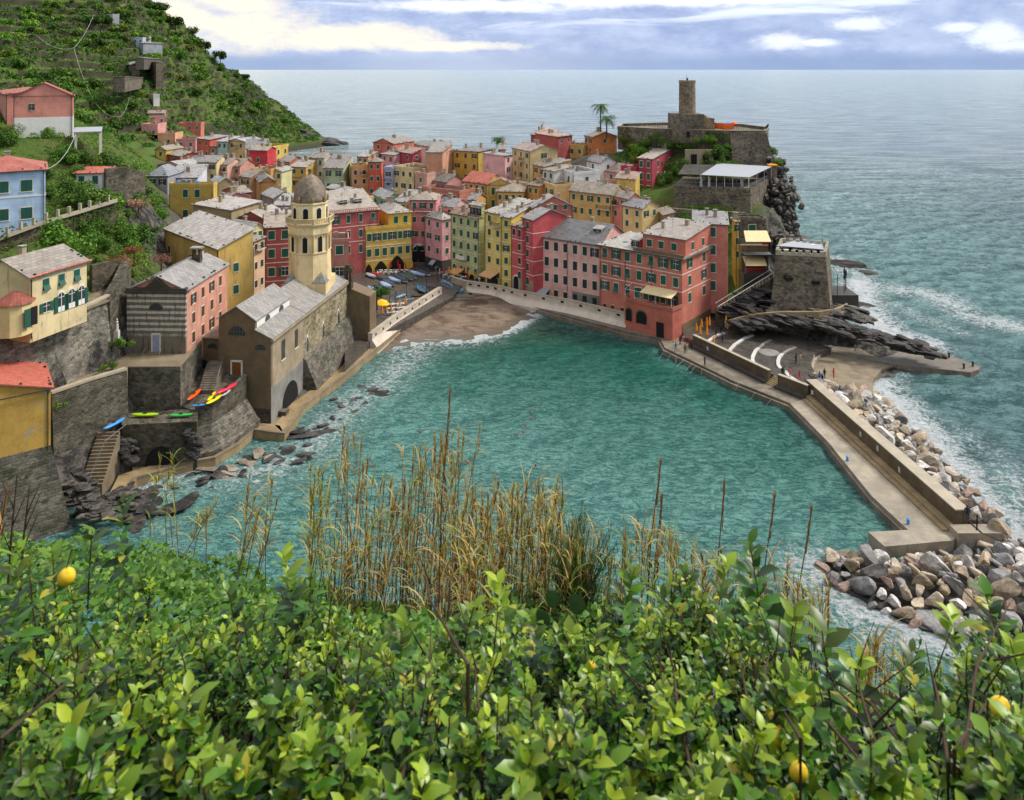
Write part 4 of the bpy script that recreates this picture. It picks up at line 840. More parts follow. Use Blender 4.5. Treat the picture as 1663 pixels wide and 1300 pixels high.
arc = H('B', 55, 808, 366, 780, 203, ('L', -22), 12.4, '#dcb63c', 'f', 0, (2, 6), (2, 1), 'bright yellow house with arcade of pointed arches on the piazza', ph=4.1, wh=2.0, ww=1.15, top=1.0, openp=.15, pipes=(.1,), chim=0)
x0 = arc.w*.50; roof_block(arc.r, x0, arc.w, .05, arc.d, 12.4, 16.3, 'h', 1.5, '#dcb63c', tan); mb = MB(); mb.box(x0, arc.w+.3, -.25, .04, 16.2, 16.5); mb.box(-.05, arc.w+.05, -.06, .03, 7.9, 8.1); mb.box(-.05, arc.w+.05, -.06, .03, 4.0, 4.2); mb.build('string_course', 'frame_paint', arc.r)
for fx in (.66, .87): add_window(arc.r, arc.w*fx, .05, 13.6, 0, 1.1, 1.8, 'closed', 'green')
def arch_mesh(w_, h_, rise, pointed=False, mat='dark_inside', surround='frame_paint'):
    mb = MB(); n = 10; pts = [(-w_/2, 0), (-w_/2, h_-rise)]
    for k in range(1, n):
        a = math.pi*(1-k/n); x = math.cos(a)*w_/2; zz = math.sin(a)*rise
        if pointed: zz = rise*(1-(abs(x)/(w_/2))**1.6)
        pts.append((x, h_-rise+zz))
    pts += [(w_/2, h_-rise), (w_/2, 0)]
    def ring(s, y): return [(x*s, y, z*s if z > 0 else z) for x, z in pts]
    o = len(pts); mb.mi = 1; mb.add(ring(1.14, -.05)+ring(1.14, .05), [tuple(range(o))]+[(i, i+o, (i+1) % o+o, (i+1) % o) for i in range(o)])
    mb.mi = 0; mb.add(ring(1.0, -.075), [tuple(range(o))]); return mb.mesh('arch', [mat, surround])
for fx, w_, h_ in ((.07, 1.9, 3.4), (.33, 3.2, 3.9), (.68, 4.0, 4.9)): place('arch', arch_mesh(w_, h_, h_*.45, True, surround='plaster'), arc.r, '#cfae3a', loc=(arc.w*fx, 0, .0))
# arched portals and shop fronts
place('arch', arch_mesh(1.8, 3.0, .9), red2.r, loc=(red2.w*.45, 0, 1.2)); mb = MB(); mb.box(-.02, red2.w+.02, -.03, 0, -2, 4.0); mb.build('ground_floor', 'tan_render', red2.r)
mb = MB(); mb.box(-.02, red.w+.02, -.03, 0, -2, 4.0); mb.build('ground_floor', 'tan_render', red.r)
mb = MB(); mb.box(-.03, pk3.w+.03, -.04, pk3.d, -2, 4.6); mb.build('ground_floor', 'dark_concrete', pk3.r); mb = MB(); mb.box(.6, 2.4, -.07, 0, -1, 3.4); mb.box(3.4, 5.0, -.07, 0, -1, 3.2); mb.build('shop_window', 'glass', pk3.r)
place('arch', arch_mesh(3.6, 4.6, 1.8), pk2.r, loc=(pk2.w*.33, 0, 1.8))
mb = MB(); mb.box(-.02, green.w+.02, -.05, green.d, -2, 2.4); mb.build('ground_floor', 'dark_concrete', green.r); mb = MB()
for k in range(4): mb.box(1+k*2.0, 2.2+k*2.0, -.10, 0, -1, 2.6)
mb.build('doorway', 'dark_inside', green.r)
balcony(green.r, green.w*.42, green.h-11.2, 3.4, 1.0, solid='white_trim')
roof_block(green.r, green.w*.62, green.w*1.02, .6, green.d*.9, green.h, green.h+3.0, 's', .5, '#b7bf80', tan, chim=0); balcony(green.r, green.w*.82, green.h+.1, 3.4, 1.2, y=.6)
for fx in (.72, .83, .93): add_window(green.r, green.w*fx, .6, green.h+.4, 0, .9, 2.0, 'open', 'dark')
balcony(yel1.r, yel1.w*.72, yel1.h-3.1, 2.9, 1.0)
mb = MB(); mb.box(.8, 4.6, -.06, 0, -1, 3.2); mb.build('shop_window', 'glass', yel1.r)
mb = MB(); mb.box(.1, pink.w*.52, -.03, 0, -2, 3.0); mb.build('ground_floor', 'plaster', pink.r, '#e2c09c'); mb = MB(); mb.mi = 0; mb.box(pink.w*.60, pink.w-.1, -.035, 0, -2, 4.4); mb.build('render_patch', 'grey_render', pink.r)
mb = MB()
for fx, w_ in ((.14, 1.2), (.22, 1.0), (.42, 1.5), (.72, 2.0), (.86, 1.2)): mb.box(pink.w*fx-w_/2, pink.w*fx+w_/2, -.07, 0, -1, 2.4)
mb.build('doorway', 'dark_inside', pink.r)
# slate hips and dormer on the pink house, skylights
def dormer(s, x, y, z, w_=2.0, d_=2.4, h_=1.5, col='#c9a090'):
    mb = MB(); mb.box(x-w_/2, x+w_/2, y, y+d_, z-1, z+h_); o = mb.build('dormer', 'plaster', s.r, col); mb = MB(); slab(mb, [(x-w_/2-.25, y-.3, z+h_), (x+w_/2+.25, y-.3, z+h_), (x+w_/2+.25, y+d_, z+h_+.5), (x-w_/2-.25, y+d_, z+h_+.5)]); mb.build('dormer_roof', 'slate', o)
    add_window(s.r, x, y, z+.2, 0, 1.0, 1.1, 'open', 'dark')
dormer(pink, pink.w*.86, 3.6, pink.h+1.3)
def skylight(s, x, y, w_=.9, d_=1.3):
    z = s.rz(x, y); z2 = s.rz(x, y+d_); mb = MB(); slab(mb, [(x, y, z+.09), (x+w_, y, z+.09), (x+w_, y+d_, z2+.09), (x, y+d_, z2+.09)], .1); mb.build('skylight', 'metal_grey', s.roof)
skylight(pink, 8, 3); skylight(pink, 13, 2); skylight(coral, 3.4, 4); skylight(coral, 5.4, 4)
# coral penthouse, cornice, terrace, arches
cw, cd, chh = coral.w, coral.d, coral.h
roof_block(coral.r, cw*.50, cw*1.0, 1.5, cd, chh, chh+3.6, 's', 1.6, '#c5705c', tan, chim=2)
for fx in (.58, .72, .87): add_window(coral.r, cw*fx, 1.5, chh+1.0, 0, 1.2, 1.5, 'closed', 'green', True)
for fy in (.35, .72): add_window(coral.r, cw, cd*fy, chh+1.0, R(90), 1.0, 1.6, 'closed', 'green', True)
mb = MB(); mb.box(cw*.44, cw+.45, -.45, .1, chh+.05, chh+.75); mb.box(-.3, cw+.5, -.55, -.42, chh-.25, chh-.02); mb.box(cw+.42, cw+.55, -.4, cd, chh-.25, chh+.0); mb.build('cornice', 'brown_render', coral.r)
mb = MB(); mb.box(cw+.02, cw+.45, .1, cd, chh-.02, chh+.25); mb.build('cornice', 'grey_render', coral.r)
dormer(coral, cw*.40, 1.8, chh+.2, 1.8, 2.6, 1.7, '#cf6a57')
tz = 5.6; mb = MB()
poly = [(cw*.38, -.02), (cw*.38, -2.0), (cw*.46, -3.2), (cw*.98, -3.4), (cw*1.0, -.02)]
mb.prism(poly, -2, tz); mb.build('terrace_block', 'plaster', coral.r, '#bd6654')
mb = MB(); sweep(mb, poly[::-1], rect(-.14, .1, tz, tz+.75)); mb.build('parapet', 'plaster', coral.r, '#b06654')
for fx, w_ in ((.47, 1.4), (.62, 2.4)): place('arch', arch_mesh(w_, 2.6, w_*.5, surround='brown_render'), coral.r, loc=(cw*fx, -3.28, 1.6))
mb = MB(); mb.box(cw*.80, cw*.88, -3.55, -3.3, -1.5, 2.8); mb.build('door', 'dark_inside', coral.r)
mb = MB(); slab(mb, [(cw*.60, -3.3, tz+2.5), (cw*.96, -3.3, tz+2.5), (cw*.96, -.1, tz+3.3), (cw*.60, -.1, tz+3.3)], .08); mb.build('awning', 'awning_cream', coral.r)
mb = MB()
for fx in (.42, .53, .60, .78, .96): mb.tube([(cw*fx, -3.1, tz), (cw*fx, -3.1, tz+2.5)], .04, 5)
mb.tube([(cw*.42, -3.1, tz+2.5), (cw*.60, -3.1, tz+2.5)], .04, 5); mb.tube([(cw*.42, -3.1, tz+2.5), (cw*.42, -.1, tz+3.2)], .04, 5); mb.build('awning_frame', 'white_trim', coral.r)
for fx in (.47, .58, .68, .78, .9): add_window(coral.r, cw*fx, 0, tz+.1, 0, 1.1, 2.1, 'open' if fx in (.68, .9) else 'closed', 'green', True)
for fx in (.07, .17, .29): add_window(coral.r, cw*fx, 0, 1.4+.6, 0, .9, .9, 'closed', 'brown', True)
mb = MB(); mb.box(-.02, cw*.38, -.06, 0, -2, 1.2); mb.box(cw+.0, cw+.06, 0, cd, -2, 2.2); mb.build('base_band', 'brown_render', coral.r)

# ---- houses of the hill behind the waterfront
H('B', 1192, 652, 1455, 640, 190, ('L', 1165), 12, '#b9675a', 'x', 2.6, (1, 2), (0, 0), 'terracotta gable-fronted house looking over the pink waterfront roof', rcol=pl, m0=5.5, m1=2.0, top=-.4, wh=1.3)
H('B', 712, 474, 868, 494, 232, ('d', 9), 9, '#cfa347', 'g', 2.6, (2, 4), (0, 0), 'yellow house under a bright red tiled roof', rmat='red_tile', ph=3.5, bal=((.5, 4.6, 7),), wh=2.0)
H('B', 868, 502, 1062, 498, 233, ('d', 8), 9, '#d3ad45', 'x', 1.8, (2, 2), (0, 0), 'gable-fronted yellow house with green doors beside the red tiled roof', rcol=br, wh=2.2, ph=3.8)
H('B', 940, 545, 1120, 548, 224, 1242, 9, '#cfa040', 'h', 1.3, (1, 4), (1, 1), 'wide low ochre house with brown hipped roof', rcol=br, top=.9)
H('B', 648, 268, 818, 278, 262, 935, 12, '#c8aa38', 'h', 1.0, (3, 3), (2, 1), 'mustard yellow house standing high on the ridge above the sea', ph=3.6, rcol=(.6, .55, .55), sc='brown', openp=.5)
H('B', 470, 284, 574, 290, 262, 650, 14, '#dba680', 's', .8, (3, 2), (0, 0), 'salmon house with tall chimneys left of the mustard house', rcol=br, chim=3, ph=3.6)
H('B', 572, 282, 634, 230, 272, ('d', 5), 13, '#c98f6d', 'sr', 1.2, (1, 1), (0, 0), 'small salmon rooftop tower open on one side beside the mustard house', rcol=br, chim=0)
H('B', 110, 214, 245, 222, 276, 385, 16, '#cf6b52', 'x', 1.6, (3, 2), (0, 0), 'coral house with grey hipped roof at the top left of the ridge', rcol=br)
H('B', 252, 272, 372, 292, 262, 432, 12, '#b03a50', 's', 1.6, (2, 2), (2, 1), 'crimson house below the ridge with white window frames', rcol=tan)
H('B', 163, 292, 248, 300, 266, ('d', 8), 15, '#dda0a4', 's', 1.4, (3, 2), (0, 0), 'pink house between the coral and the crimson ridge houses')
H('B', 386, 225, 500, 245, 278, ('d', 8), 12, '#d7cdb8', 'g', 1.2, (2, 2), (0, 0), 'cream house half hidden behind the crimson house on the ridge', rcol=br)
H('B', 245, 388, 382, 402, 246, 526, 13, '#dcc68c', 'f', 0, (3, 3), (1, 2), 'cream house with a balustraded roof terrace in mid village', sc='dark', ph=3.8)
H('B', 180, 395, 240, 398, 250, ('d', 6), 12, '#a9b0d0', 'f', 0, (2, 1), (0, 0), 'narrow lavender blue house with a balcony', bal=((.5, 4, 2.4),))
H('B', 76, 346, 162, 346, 254, 176, 15, '#d25a38', 'h', 1.3, (3, 2), (0, 0), 'tall vivid orange-red house on the left of the central ridge', rcol=br, ph=4.0)
H('B', -4, 376, 74, 382, 258, ('d', 8), 14, '#cda05c', 'f', 0, (2, 2), (0, 0), 'tan ochre house left of the orange-red house')
H('B', 0, 310, 72, 312, 268, ('d', 8), 14, '#d39455', 's', 1.0, (2, 2), (0, 0), 'light orange house with white flat roof behind the tan house', rcol=pl)
H('B', 990, 306, 1048, 296, 246, ('d', 8), 15, '#dba8a8', 's', .5, (4, 1), (0, 0), 'pale pink strip of a house left of the tall cream gable house')
H('B', 960, 262, 1000, 262, 254, ('d', 9), 14, '#c9a079', 'g', 1.6, (3, 1), (0, 0), 'brown plastered house end behind the palm tree', rcol=tan)
H('B', 1048, 250, 1166, 276, 242, 1352, 15, '#d8c285', 'g', 1.8, (4, 3), (1, 1), 'tall cream house with a broad grey gable roof and a small balcony', rcol=tan, bal=((.6, 3.4, 2.4),), ph=3.3)
H('B', 1188, 364, 1262, 380, 232, 1440, 12, '#cf9448', 's', 1.6, (3, 2), (0, 0), 'ochre house with brown gable roof and iron balcony right of the cream gable house', rcol=br, bal=((.5, 5.2, 4),))
H('B', 1172, 164, 1332, 166, 276, 1500, 7, '#b35a4c', 'h', 2.0, (1, 1), (0, 0), 'low brick red house under a wide hipped roof on the skyline', rcol=tan, chim=2)
H('C', 172, 388, 262, 376, 268, 310, 9, '#ad4a48', 's', .8, (1, 2), (0, 0), 'dark red house end beside the orange gable house', rcol=tan)
H('B', 1355, 238, 1530, 248, 264, ('d', 7), 10, '#cdaa52', 'f', 0, (2, 3), (0, 0), 'yellow house with a plant-filled roof terrace near the ridge top', ph=3.8)
H('C', 340, 380, 386, 388, 262, 536, 11, '#d27a34', 'g', 1.6, (3, 2), (1, 1), 'bright orange house with a blank orange gable at the ridge end', rcol=tan, sskip=())
H('C', 152, 590, 272, 622, 222, 432, 11, '#d9d9d8', 'f', 0, (3, 2), (1, 1), 'white house with crenelated white roof terrace', wh=1.8, ph=3.6)
H('C', 78, 588, 150, 600, 226, ('d', 8), 11, '#d8d4cc', 's', 1.0, (2, 2), (0, 0), 'off-white house with lean-to roof left of the white terrace house', rcol=tan)
H('C', 62, 668, 150, 700, 219, ('d', 6), 8, '#dcb878', 'f', 0, (1, 3), (0, 0), 'low apricot row house below the white terrace house')
H('C', 348, 532, 432, 548, 234, 532, 13, '#d8d3d0', 'g', 1.6, (2, 1), (1, 1), 'white house with purplish roof and satellite dish behind the white terrace house', rcol=(.8, .74, .78))
H('C', 434, 592, 572, 612, 229, ('d', 9), 9, '#d5908c', 'g', 2.2, (2, 3), (0, 0), 'dusty pink house with brown roof left of the crimson villa', rcol=br, ph=4.2)
vil = H('C', 665, 520, 752, 524, 226, 978, 11.5, '#a83546', 'g', 1.8, (3, 2), (3, 3), 'large crimson villa with grey roof and laundry hanging from its side', rcol=pl, ph=3.6, wh=1.9, openp=0, yaw=-36, dmax=24)
roof_block(vil.r, -5.0, 0, -1.2, 6, -2, 8.2, 'f', 0, '#a83546', chim=0); add_window(vil.r, -1.6, -1.2, 5.0, 0, 1.0, 1.8, 'closed', 'green')
mb = MB()
for k in range(6): mb.box(vil.w+.45, vil.w+.48, 7.5+k*.75, 8.1+k*.75, 5.4-(k % 3)*.15, 7.2)
mb.tube([(vil.w+.46, 7.2, 7.2), (vil.w+.46, 12.4, 7.2)], .02, 4); mb.build('laundry', 'white_trim', label='row of white laundry on the side of the crimson villa', cat='laundry').parent = vil.r
for o_ in [o_ for o_ in vil.r.children if o_.name.startswith('laundry')]:
    for k_ in ('label', 'category'): del o_[k_]
H('C', 530, 642, 650, 650, 217, ('d', 4), 9, '#d8b550', 's', 1.6, (2, 1), (0, 0), 'small plain yellow house in front of the crimson villa', rcol=br, top=3)
yr = H('C', 246, 718, 506, 746, 207, 590, 9.5, '#cfaa5c', 'g', 2.4, (2, 5), (0, 0), 'long ochre house with brown roof above the dark slate waterfront roof', rcol=br, ph=3.6, wh=1.6, bal=((.82, 4.0, 4.2),))
H('C', 504, 748, 604, 768, 203, 680, 9, '#d98478', 'g', 1.4, (2, 2), (0, 0), 'small salmon pink house between the ochre row and the cream cottage', rcol=tan)
H('C', 568, 806, 692, 828, 197, 790, 8.5, '#d9c07c', 'g', 1.6, (2, 2), (1, 2), 'cream cottage with weathered front just above the coral house roof', rcol=(.9, .88, .92), wmat='old_plaster')
H('C', 782, 832, 826, 870, 196, 890, 5, '#a58c6c', 's', .8, (0, 0), (0, 0), 'little stone shed with a yellow awning beside the gardens', rcol=br, chim=0)
H('B', 105, 560, 190, 600, 225, 302, 9, '#86c9a2', 'g', 1.7, (2, 2), (0, 0), 'mint green house with pale slate roof behind the arcaded house', rcol=pl)
H('B', 250, 612, 332, 618, 219, ('d', 8), 11, '#d9c890', 's', 2.2, (2, 2), (0, 0), 'small cream house with sloping slate roof right of the mint house', rcol=(.9, .92, 1.0))
H('B', 538, 640, 652, 652, 215, 752, 10, '#dba3a0', 'g', 1.8, (2, 2), (1, 2), 'pale pink house with grey roof above the piazza back corner', rcol=(.95, .95, 1.0))
H('B', 492, 468, 604, 484, 238, 722, 8, '#c98e86', 'g', 2.0, (1, 2), (0, 0), 'dusky pink cottage with long brown roof below the mustard house', rcol=(.7, .62, .55))
H('B', 440, 528, 690, 560, 226, ('d', 7), 7, '#b8705c', 'f', 0, (1, 4), (0, 0), 'low brick-red house under a cluttered roof terrace in mid village')
H('B', 388, 430, 470, 440, 240, 528, 9, '#c89884', 'f', 0, (2, 1), (0, 0), 'pinkish stepped house with terraces right of the cream terrace house')
H('B', 745, 600, 800, 604, 222, ('d', 7), 9, '#c99a48', 'g', 1.4, (2, 2), (0, 0), 'small ochre house front beneath the red tiled roof', rcol=tan)
H('B', 1150, 500, 1226, 510, 224, ('d', 6), 7, '#d08f40', 's', 1.2, (1, 2), (0, 0), 'amber cottage left of the apricot row house', rcol=br)
H('B', 1240, 480, 1330, 500, 226, ('d', 6), 9, '#d9b67c', 's', 1.2, (2, 3), (0, 0), 'pale apricot house beneath the off-white lean-to house', rcol=tan)
# ---- awnings
def awning(s, fx, w_, z, d=2.0, mat='awning_tan', drop=.9):
    mb = MB(); slab(mb, [(-w_/2, -d, z-drop), (w_/2, -d, z-drop), (w_/2, -.05, z), (-w_/2, -.05, z)], .06); mb.box(-w_/2, w_/2, -d-.03, -d, z-drop-.3, z-drop); return mb.build('awning', mat, s.r, loc=(s.w*fx, 0, 0))
awning(green, .33, 3.4, 3.6, 2.6); awning(yel1, .55, 4.4, 4.4, 3.0); awning(pink, .19, 2.6, 4.0, 2.0, 'canvas_white'); awning(pk3, .55, 1.8, 4.3, 1.2, 'canvas_white')
# ---- the left half of the village
H('A', 560, 590, 590, 596, 196, 765, 10, '#d07a80', 'g', 1.2, (1, 1), (1, 3), 'long rose pink house running away behind the church square', rcol=tan, srow_top=2.0)
yt = H('A', 228, 512, 526, 512, 190, 552, 9, '#cbab44', 'f', 0, (2, 2), (0, 0), 'mustard house with blue tubs on its roof terrace on the left slope', ph=5.0, wh=1.9, ww=1.2, m0=4, m1=4)
H('A', 78, 442, 216, 442, 200, ('d', 9), 8, '#8e9098', 'h', 2.4, (1, 2), (0, 0), 'grey house with blue metal hipped roof on the left slope', rcol=(.72, .82, 1.0), chim=0, sc='dark', openp=1)
H('A', 218, 455, 418, 452, 206, ('d', 9), 5, '#c9ccd2', 's', 2.4, (1, 3), (0, 0), 'low white house with long pale roof behind the mustard terrace house', rcol=pl)
H('A', 150, 368, 338, 384, 243, ('d', 11), 6, '#dba3a2', 'x', 1.6, (1, 3), (0, 0), 'low wide pink gable house at the left edge of the village', rcol=pl, wh=.8, ww=.7)
H('A', 345, 352, 424, 356, 250, ('d', 8), 8, '#a8c9a2', 'g', 2.0, (2, 2), (0, 0), 'soft green house between the pink gable and a cream house', rcol=(.9, .9, .95))
H('A', 426, 348, 546, 350, 248, ('d', 8), 9, '#dcc48a', 'g', 1.8, (2, 2), (0, 0), 'cream yellow house with twin gutters in the left village', rcol=(.92, .9, .92))
H('A', 546, 362, 618, 366, 250, ('d', 8), 9, '#dfae98', 'g', 1.8, (2, 2), (0, 0), 'peach house with green shutters right of the cream yellow house', rcol=(.8, .8, .85))
H('A', 618, 374, 704, 378, 252, ('d', 8), 9, '#d08e7a', 'g', 2.2, (2, 2), (0, 0), 'salmon house with a balcony in the left village', rcol=br, bal=((.4, 4.4, 3),))
H('A', 506, 470, 560, 484, 216, 650, 7, '#9b8a5c', 'g', 1.2, (0, 0), (0, 0), 'olive plastered shed with white roof in the left village', rcol=pl)
H('A', 700, 442, 778, 452, 236, ('d', 8), 8, '#d6a878', 'g', 2.0, (2, 2), (0, 0), 'apricot house with brown-grey roof below the bright red house', rcol=br)
H('A', 780, 408, 912, 412, 240, ('d', 7), 8, '#c9954a', 'f', 0, (1, 2), (0, 0), 'plain ochre block below the bright red house')
H('A', 912, 408, 984, 410, 242, ('d', 7), 8, '#d0cc90', 'x', .9, (1, 2), (0, 0), 'yellow-green gabled cottage right of the ochre block', rcol=pl)
H('A', 842, 482, 946, 476, 226, ('L', 782), 9, '#c08c42', 'x', 1.4, (0, 0), (0, 0), 'windowless ochre gable in the middle of the left village', rcol=br)
rdh = H('A', 762, 312, 890, 316, 262, 950, 10, '#c92f38', 'f', 0, (1, 1), (0, 0), 'bright red house with a terrace in the left village', chim=0, top=.2)
roof_block(rdh.r, 0, rdh.w*.95, .4, 6, 10, 12.4, 'g', 1.0, '#c92f38', tan)
H('A', 893, 262, 1032, 240, 276, ('d', 7), 12, '#d4b440', 'f', 0, (2, 3), (0, 0), 'lemon yellow house with arched roof loggia at the seaward edge', sc='dark')
H('A', 620, 204, 742, 210, 282, 860, 12, '#d6bd7c', 'x', 1.0, (2, 2), (0, 0), 'sand yellow house with broad snowy-looking slate roof', rcol=pl, ph=4.2, sc='brown')
H('A', 550, 208, 618, 210, 284, ('d', 8), 12, '#a9c8bc', 's', 1.4, (2, 2), (0, 0), 'pale aqua house left of the sand yellow house', rcol=pl, ph=4.2)
H('A', 500, 240, 548, 244, 285, ('d', 7), 8, '#a58f70', 's', .6, (1, 1), (0, 0), 'narrow grey-brown house between the red and aqua houses', rcol=br)
H('A', 415, 188, 502, 196, 287, ('d', 8), 13, '#d4604e', 's', 1.0, (3, 2), (0, 0), 'tomato red house with red-edged roof at the top left of the village', rcol=tan, ph=3.8)
H('A', 748, 258, 892, 254, 274, ('d', 9), 10, '#a9b4cc', 'g', 3.0, (1, 2), (0, 0), 'bluish house with steep grey roof right of the sand yellow house', rcol=(.8, .78, .78))
H('A', 134, 262, 206, 264, 272, 318, 9, '#d2a93c', 'x', 1.2, (1, 1), (0, 0), 'golden yellow cottage at the far left of the village', rcol=br)
H('A', 214, 292, 302, 308, 266, 460, 7, '#a8473c', 'g', 1.2, (1, 1), (0, 0), 'brick red low house with spreading grey roofs on the far left', rcol=tan)
H('A', 960, 340, 1040, 346, 262, ('d', 7), 9, '#c97858', 'g', 1.6, (2, 2), (0, 0), 'rusty orange house behind the yellow balcony house', rcol=tan)
H('A', 1045, 378, 1150, 382, 257, ('d', 8), 12, '#cfa544', 's', 2.2, (2, 2), (0, 0), 'yellow house with long timber balcony behind the church dome', rcol=pl, bal=((.5, 4.2, 6),), ph=4.0)
H('A', 1172, 316, 1272, 322, 262, 1350, 14, '#cfc8ae', 'g', 1.6, (3, 2), (0, 0), 'greyish cream house with green shutters just behind the dome tip', rcol=tan, ph=3.9)
H('A', 1268, 388, 1402, 390, 255, 1466, 11, '#a9bd94', 's', 3.6, (2, 2), (0, 0), 'sage green house with steep brown-grey roof right of the dome', rcol=(.85, .78, .76), ph=4.2, wh=1.9)
H('A', 1455, 388, 1570, 384, 256, ('d', 7), 9, '#cf9a58', 'f', 0, (2, 2), (0, 0), 'amber house with flat roof right of the sage house', sc='dark')
H('A', 1290, 520, 1420, 546, 238, 1510, 6, '#a04038', 'g', 1.0, (0, 0), (0, 0), 'low dark red shed roofed in white slate behind the big grey roof', rcol=pl)
# stack on the hillside above
H('A', 90, 164, 266, 164, hitY(263, 233, 260), ('d', 8), 8, '#d9a274', 'f', 0, (1, 2), (0, 0), 'peach house with arched windows on the hillside left of the village', wh=1.5, top=2)
H('A', 38, 102, 150, 102, hitY(243, 218, 260), ('d', 8), 10, '#d8948c', 'f', 0, (1, 2), (0, 0), 'pink hillside house with terrace above the peach house', top=2)
H('A', 70, 48, 212, 44, hitY(254, 204, 260), ('d', 8), 8, '#d8908c', 'f', 0, (1, 2), (0, 0), 'pink box-shaped house highest in the hillside stack')
H('A', 80, 20, 196, 18, hitY(253, 195, 260), ('d', 7), 7, '#a39a88', 's', 1.2, (1, 2), (0, 0), 'grey stone hut on top of the hillside stack', rcol=br)
H('A', 292, 96, 440, 94, hitY(308, 216, 260), ('d', 9), 8, '#cc6a58', 'f', 0, (1, 3), (0, 0), 'brick pink hillside house with railing beside the cave')
H('A', 274, 204, 405, 202, 316, ('d', 9), 9, '#cf8a84', 'f', 0, (1, 2), (0, 0), 'dusty rose house with round terrace at the foot of the hillside stack')
# nearer left houses
H('A', 872, 792, 1054, 782, 173, ('d', 9), 18, '#b5504a', 's', 1.8, (4, 2), (0, 0), 'faded red house standing left of the bell tower', rcol=tan, ph=4.1, wh=1.9, ww=1.4, belt=True, wmat='old_plaster')
bigr = H('A', 1310, 698, 1642, 668, 205, ('d', 15), 17, '#b9534f', 's', 3.6, (3, 4), (0, 0), 'large brick pink house with broad grey roof and railing right of the tower', rcol=tan, ph=4.0, wh=2.0, belt=True)
for x_ in (5, 9): dormer(bigr, x_, 5, bigr.h+1.1, 1.6, 2, .9, '#a08878')
mb = MB()
for k in range(int(bigr.w/.5)): mb.box(k*.5, k*.5+.18, -.3, -.15, bigr.h+.15, bigr.h+.75)
mb.box(-.2, bigr.w+.2, -.32, -.12, bigr.h+.75, bigr.h+.88); mb.build('balustrade', 'plaster', bigr.r, '#c07060')
tp_ = H('A', 1312, 892, 1438, 886, 178, ('d', 7), 13, '#bd7a6c', 'f', 0, (2, 1), (0, 0), 'dull pink house with planted roof terrace tucked right of the bell tower', ww=1.6, wh=2.0, ph=5)
H('A', 792, 884, 872, 852, 168, ('d', 9), 19, '#d0a882', 's', 1.2, (4, 2), (0, 0), 'narrow beige pink house with iron balcony in the lane by the church', rcol=tan, ph=3.9, sc='dark', bal=((.5, 2.0, 3.0),), wmat='old_plaster')
H('A', 650, 986, 788, 922, 156, ('d', 8), 18, '#d3bd68', 's', 1.5, (4, 2), (0, 0), 'tall pale yellow house in the lane left of the beige pink house', rcol=tan, ph=4.2, wh=2.1, sc='dark', belt=True)
H('A', 200, 798, 560, 936, 137, ('d', 6.5), 12, '#d6b050', 's', 2.8, (1, 2), (3, 1), 'big mustard yellow house with shining flat slate roof above the chapel', rcol=(1.25, 1.25, 1.3), ph=4, top=3.0, m0=2.2, m1=12, chim=0, openp=0)
H('A', 638, 776, 786, 800, 168, 860, 9, '#d0bc7c', 'g', 1.2, (0, 0), (1, 2), 'cream house with white slate roof behind the mustard house', rcol=pl)
H('A', 690, 722, 872, 730, 178, ('d', 9), 7, '#a34a3c', 'x', 1.6, (0, 0), (0, 0), 'brick red gable wall behind the white-roofed houses', rcol=pl)
H('A', 500, 722, 690, 718, 184, ('d', 8), 5, '#7d7466', 's', 1.2, (0, 0), (0, 0), 'low grey-walled house with pale roof left of the brick red gable', rcol=(.95, .96, 1.05))
H('A', 640, 672, 846, 612, 190, ('d', 10), 7, '#9f8c64', 's', 1.0, (0, 0), (0, 0), 'long low building with white slate roof crossing the left village', rcol=pl, chim=2)
H('A', 932, 640, 1062, 640, 196, ('d', 9), 8, '#cfcfce', 's', 1.6, (1, 2), (0, 0), 'white penthouse with pale roof just left of the dome', rcol=pl, openp=1, sc='dark')
H('A', 940, 716, 1060, 722, 184, ('d', 8), 8, '#a5483e', 'g', 1.0, (0, 0), (0, 0), 'brick red wall with white roof directly left of the bell tower top', rcol=pl)
H('A', 850, 560, 930, 590, 206, 1070, 7, '#9c9488', 'g', 1.6, (0, 0), (0, 0), 'grey low house with ridged white roof left of the dome', rcol=pl)
H('A', 930, 600, 1000, 620, 214, 1090, 6, '#a0917c', 'g', 1.8, (0, 0), (0, 0), 'taupe low house with brown-grey roof behind the dome', rcol=tan)
H('A', 690, 560, 780, 548, 212, ('d', 8), 6, '#a85848', 'g', 1.4, (0, 0), (0, 0), 'low brick house with speckled slate roof above the rose pink house', rcol=(.8, .76, .74))
H('B', 0, 590, 70, 600, 228, 110, 8, '#c9a84c', 'f', 0, (1, 1), (0, 0), 'yellow parapet house left of the mint house')
# around the castle
H('X', 706, 770, 968, 770, 184, ('d', 5), 11, '#6f675a', 'f', 0, (1, 1), (0, 0), 'stone bastion house with green window and white crenels right of the yellow sliver', wmat='castle_stone', chim=0, ww=1.6, wh=1.6, m0=4.5, m1=4.5, openp=0)

mb = MB()
for x in (1.5, 3.6, 6.2): mb.lathe([(.5, 0), (.55, 1.0), (.5, 1.02)], 10, x, 1.2)
mb.build('water_tub', 'kayak_blue', label='three blue water tubs on the roof terrace of the mustard house', cat='tubs', group=None).location = (0, 0, 0)
tb = [o for o in bpy.data.objects if o.name.startswith('water_tub')][0]; tb.location = yt.r.location+Vector((0, .5, 9.1))
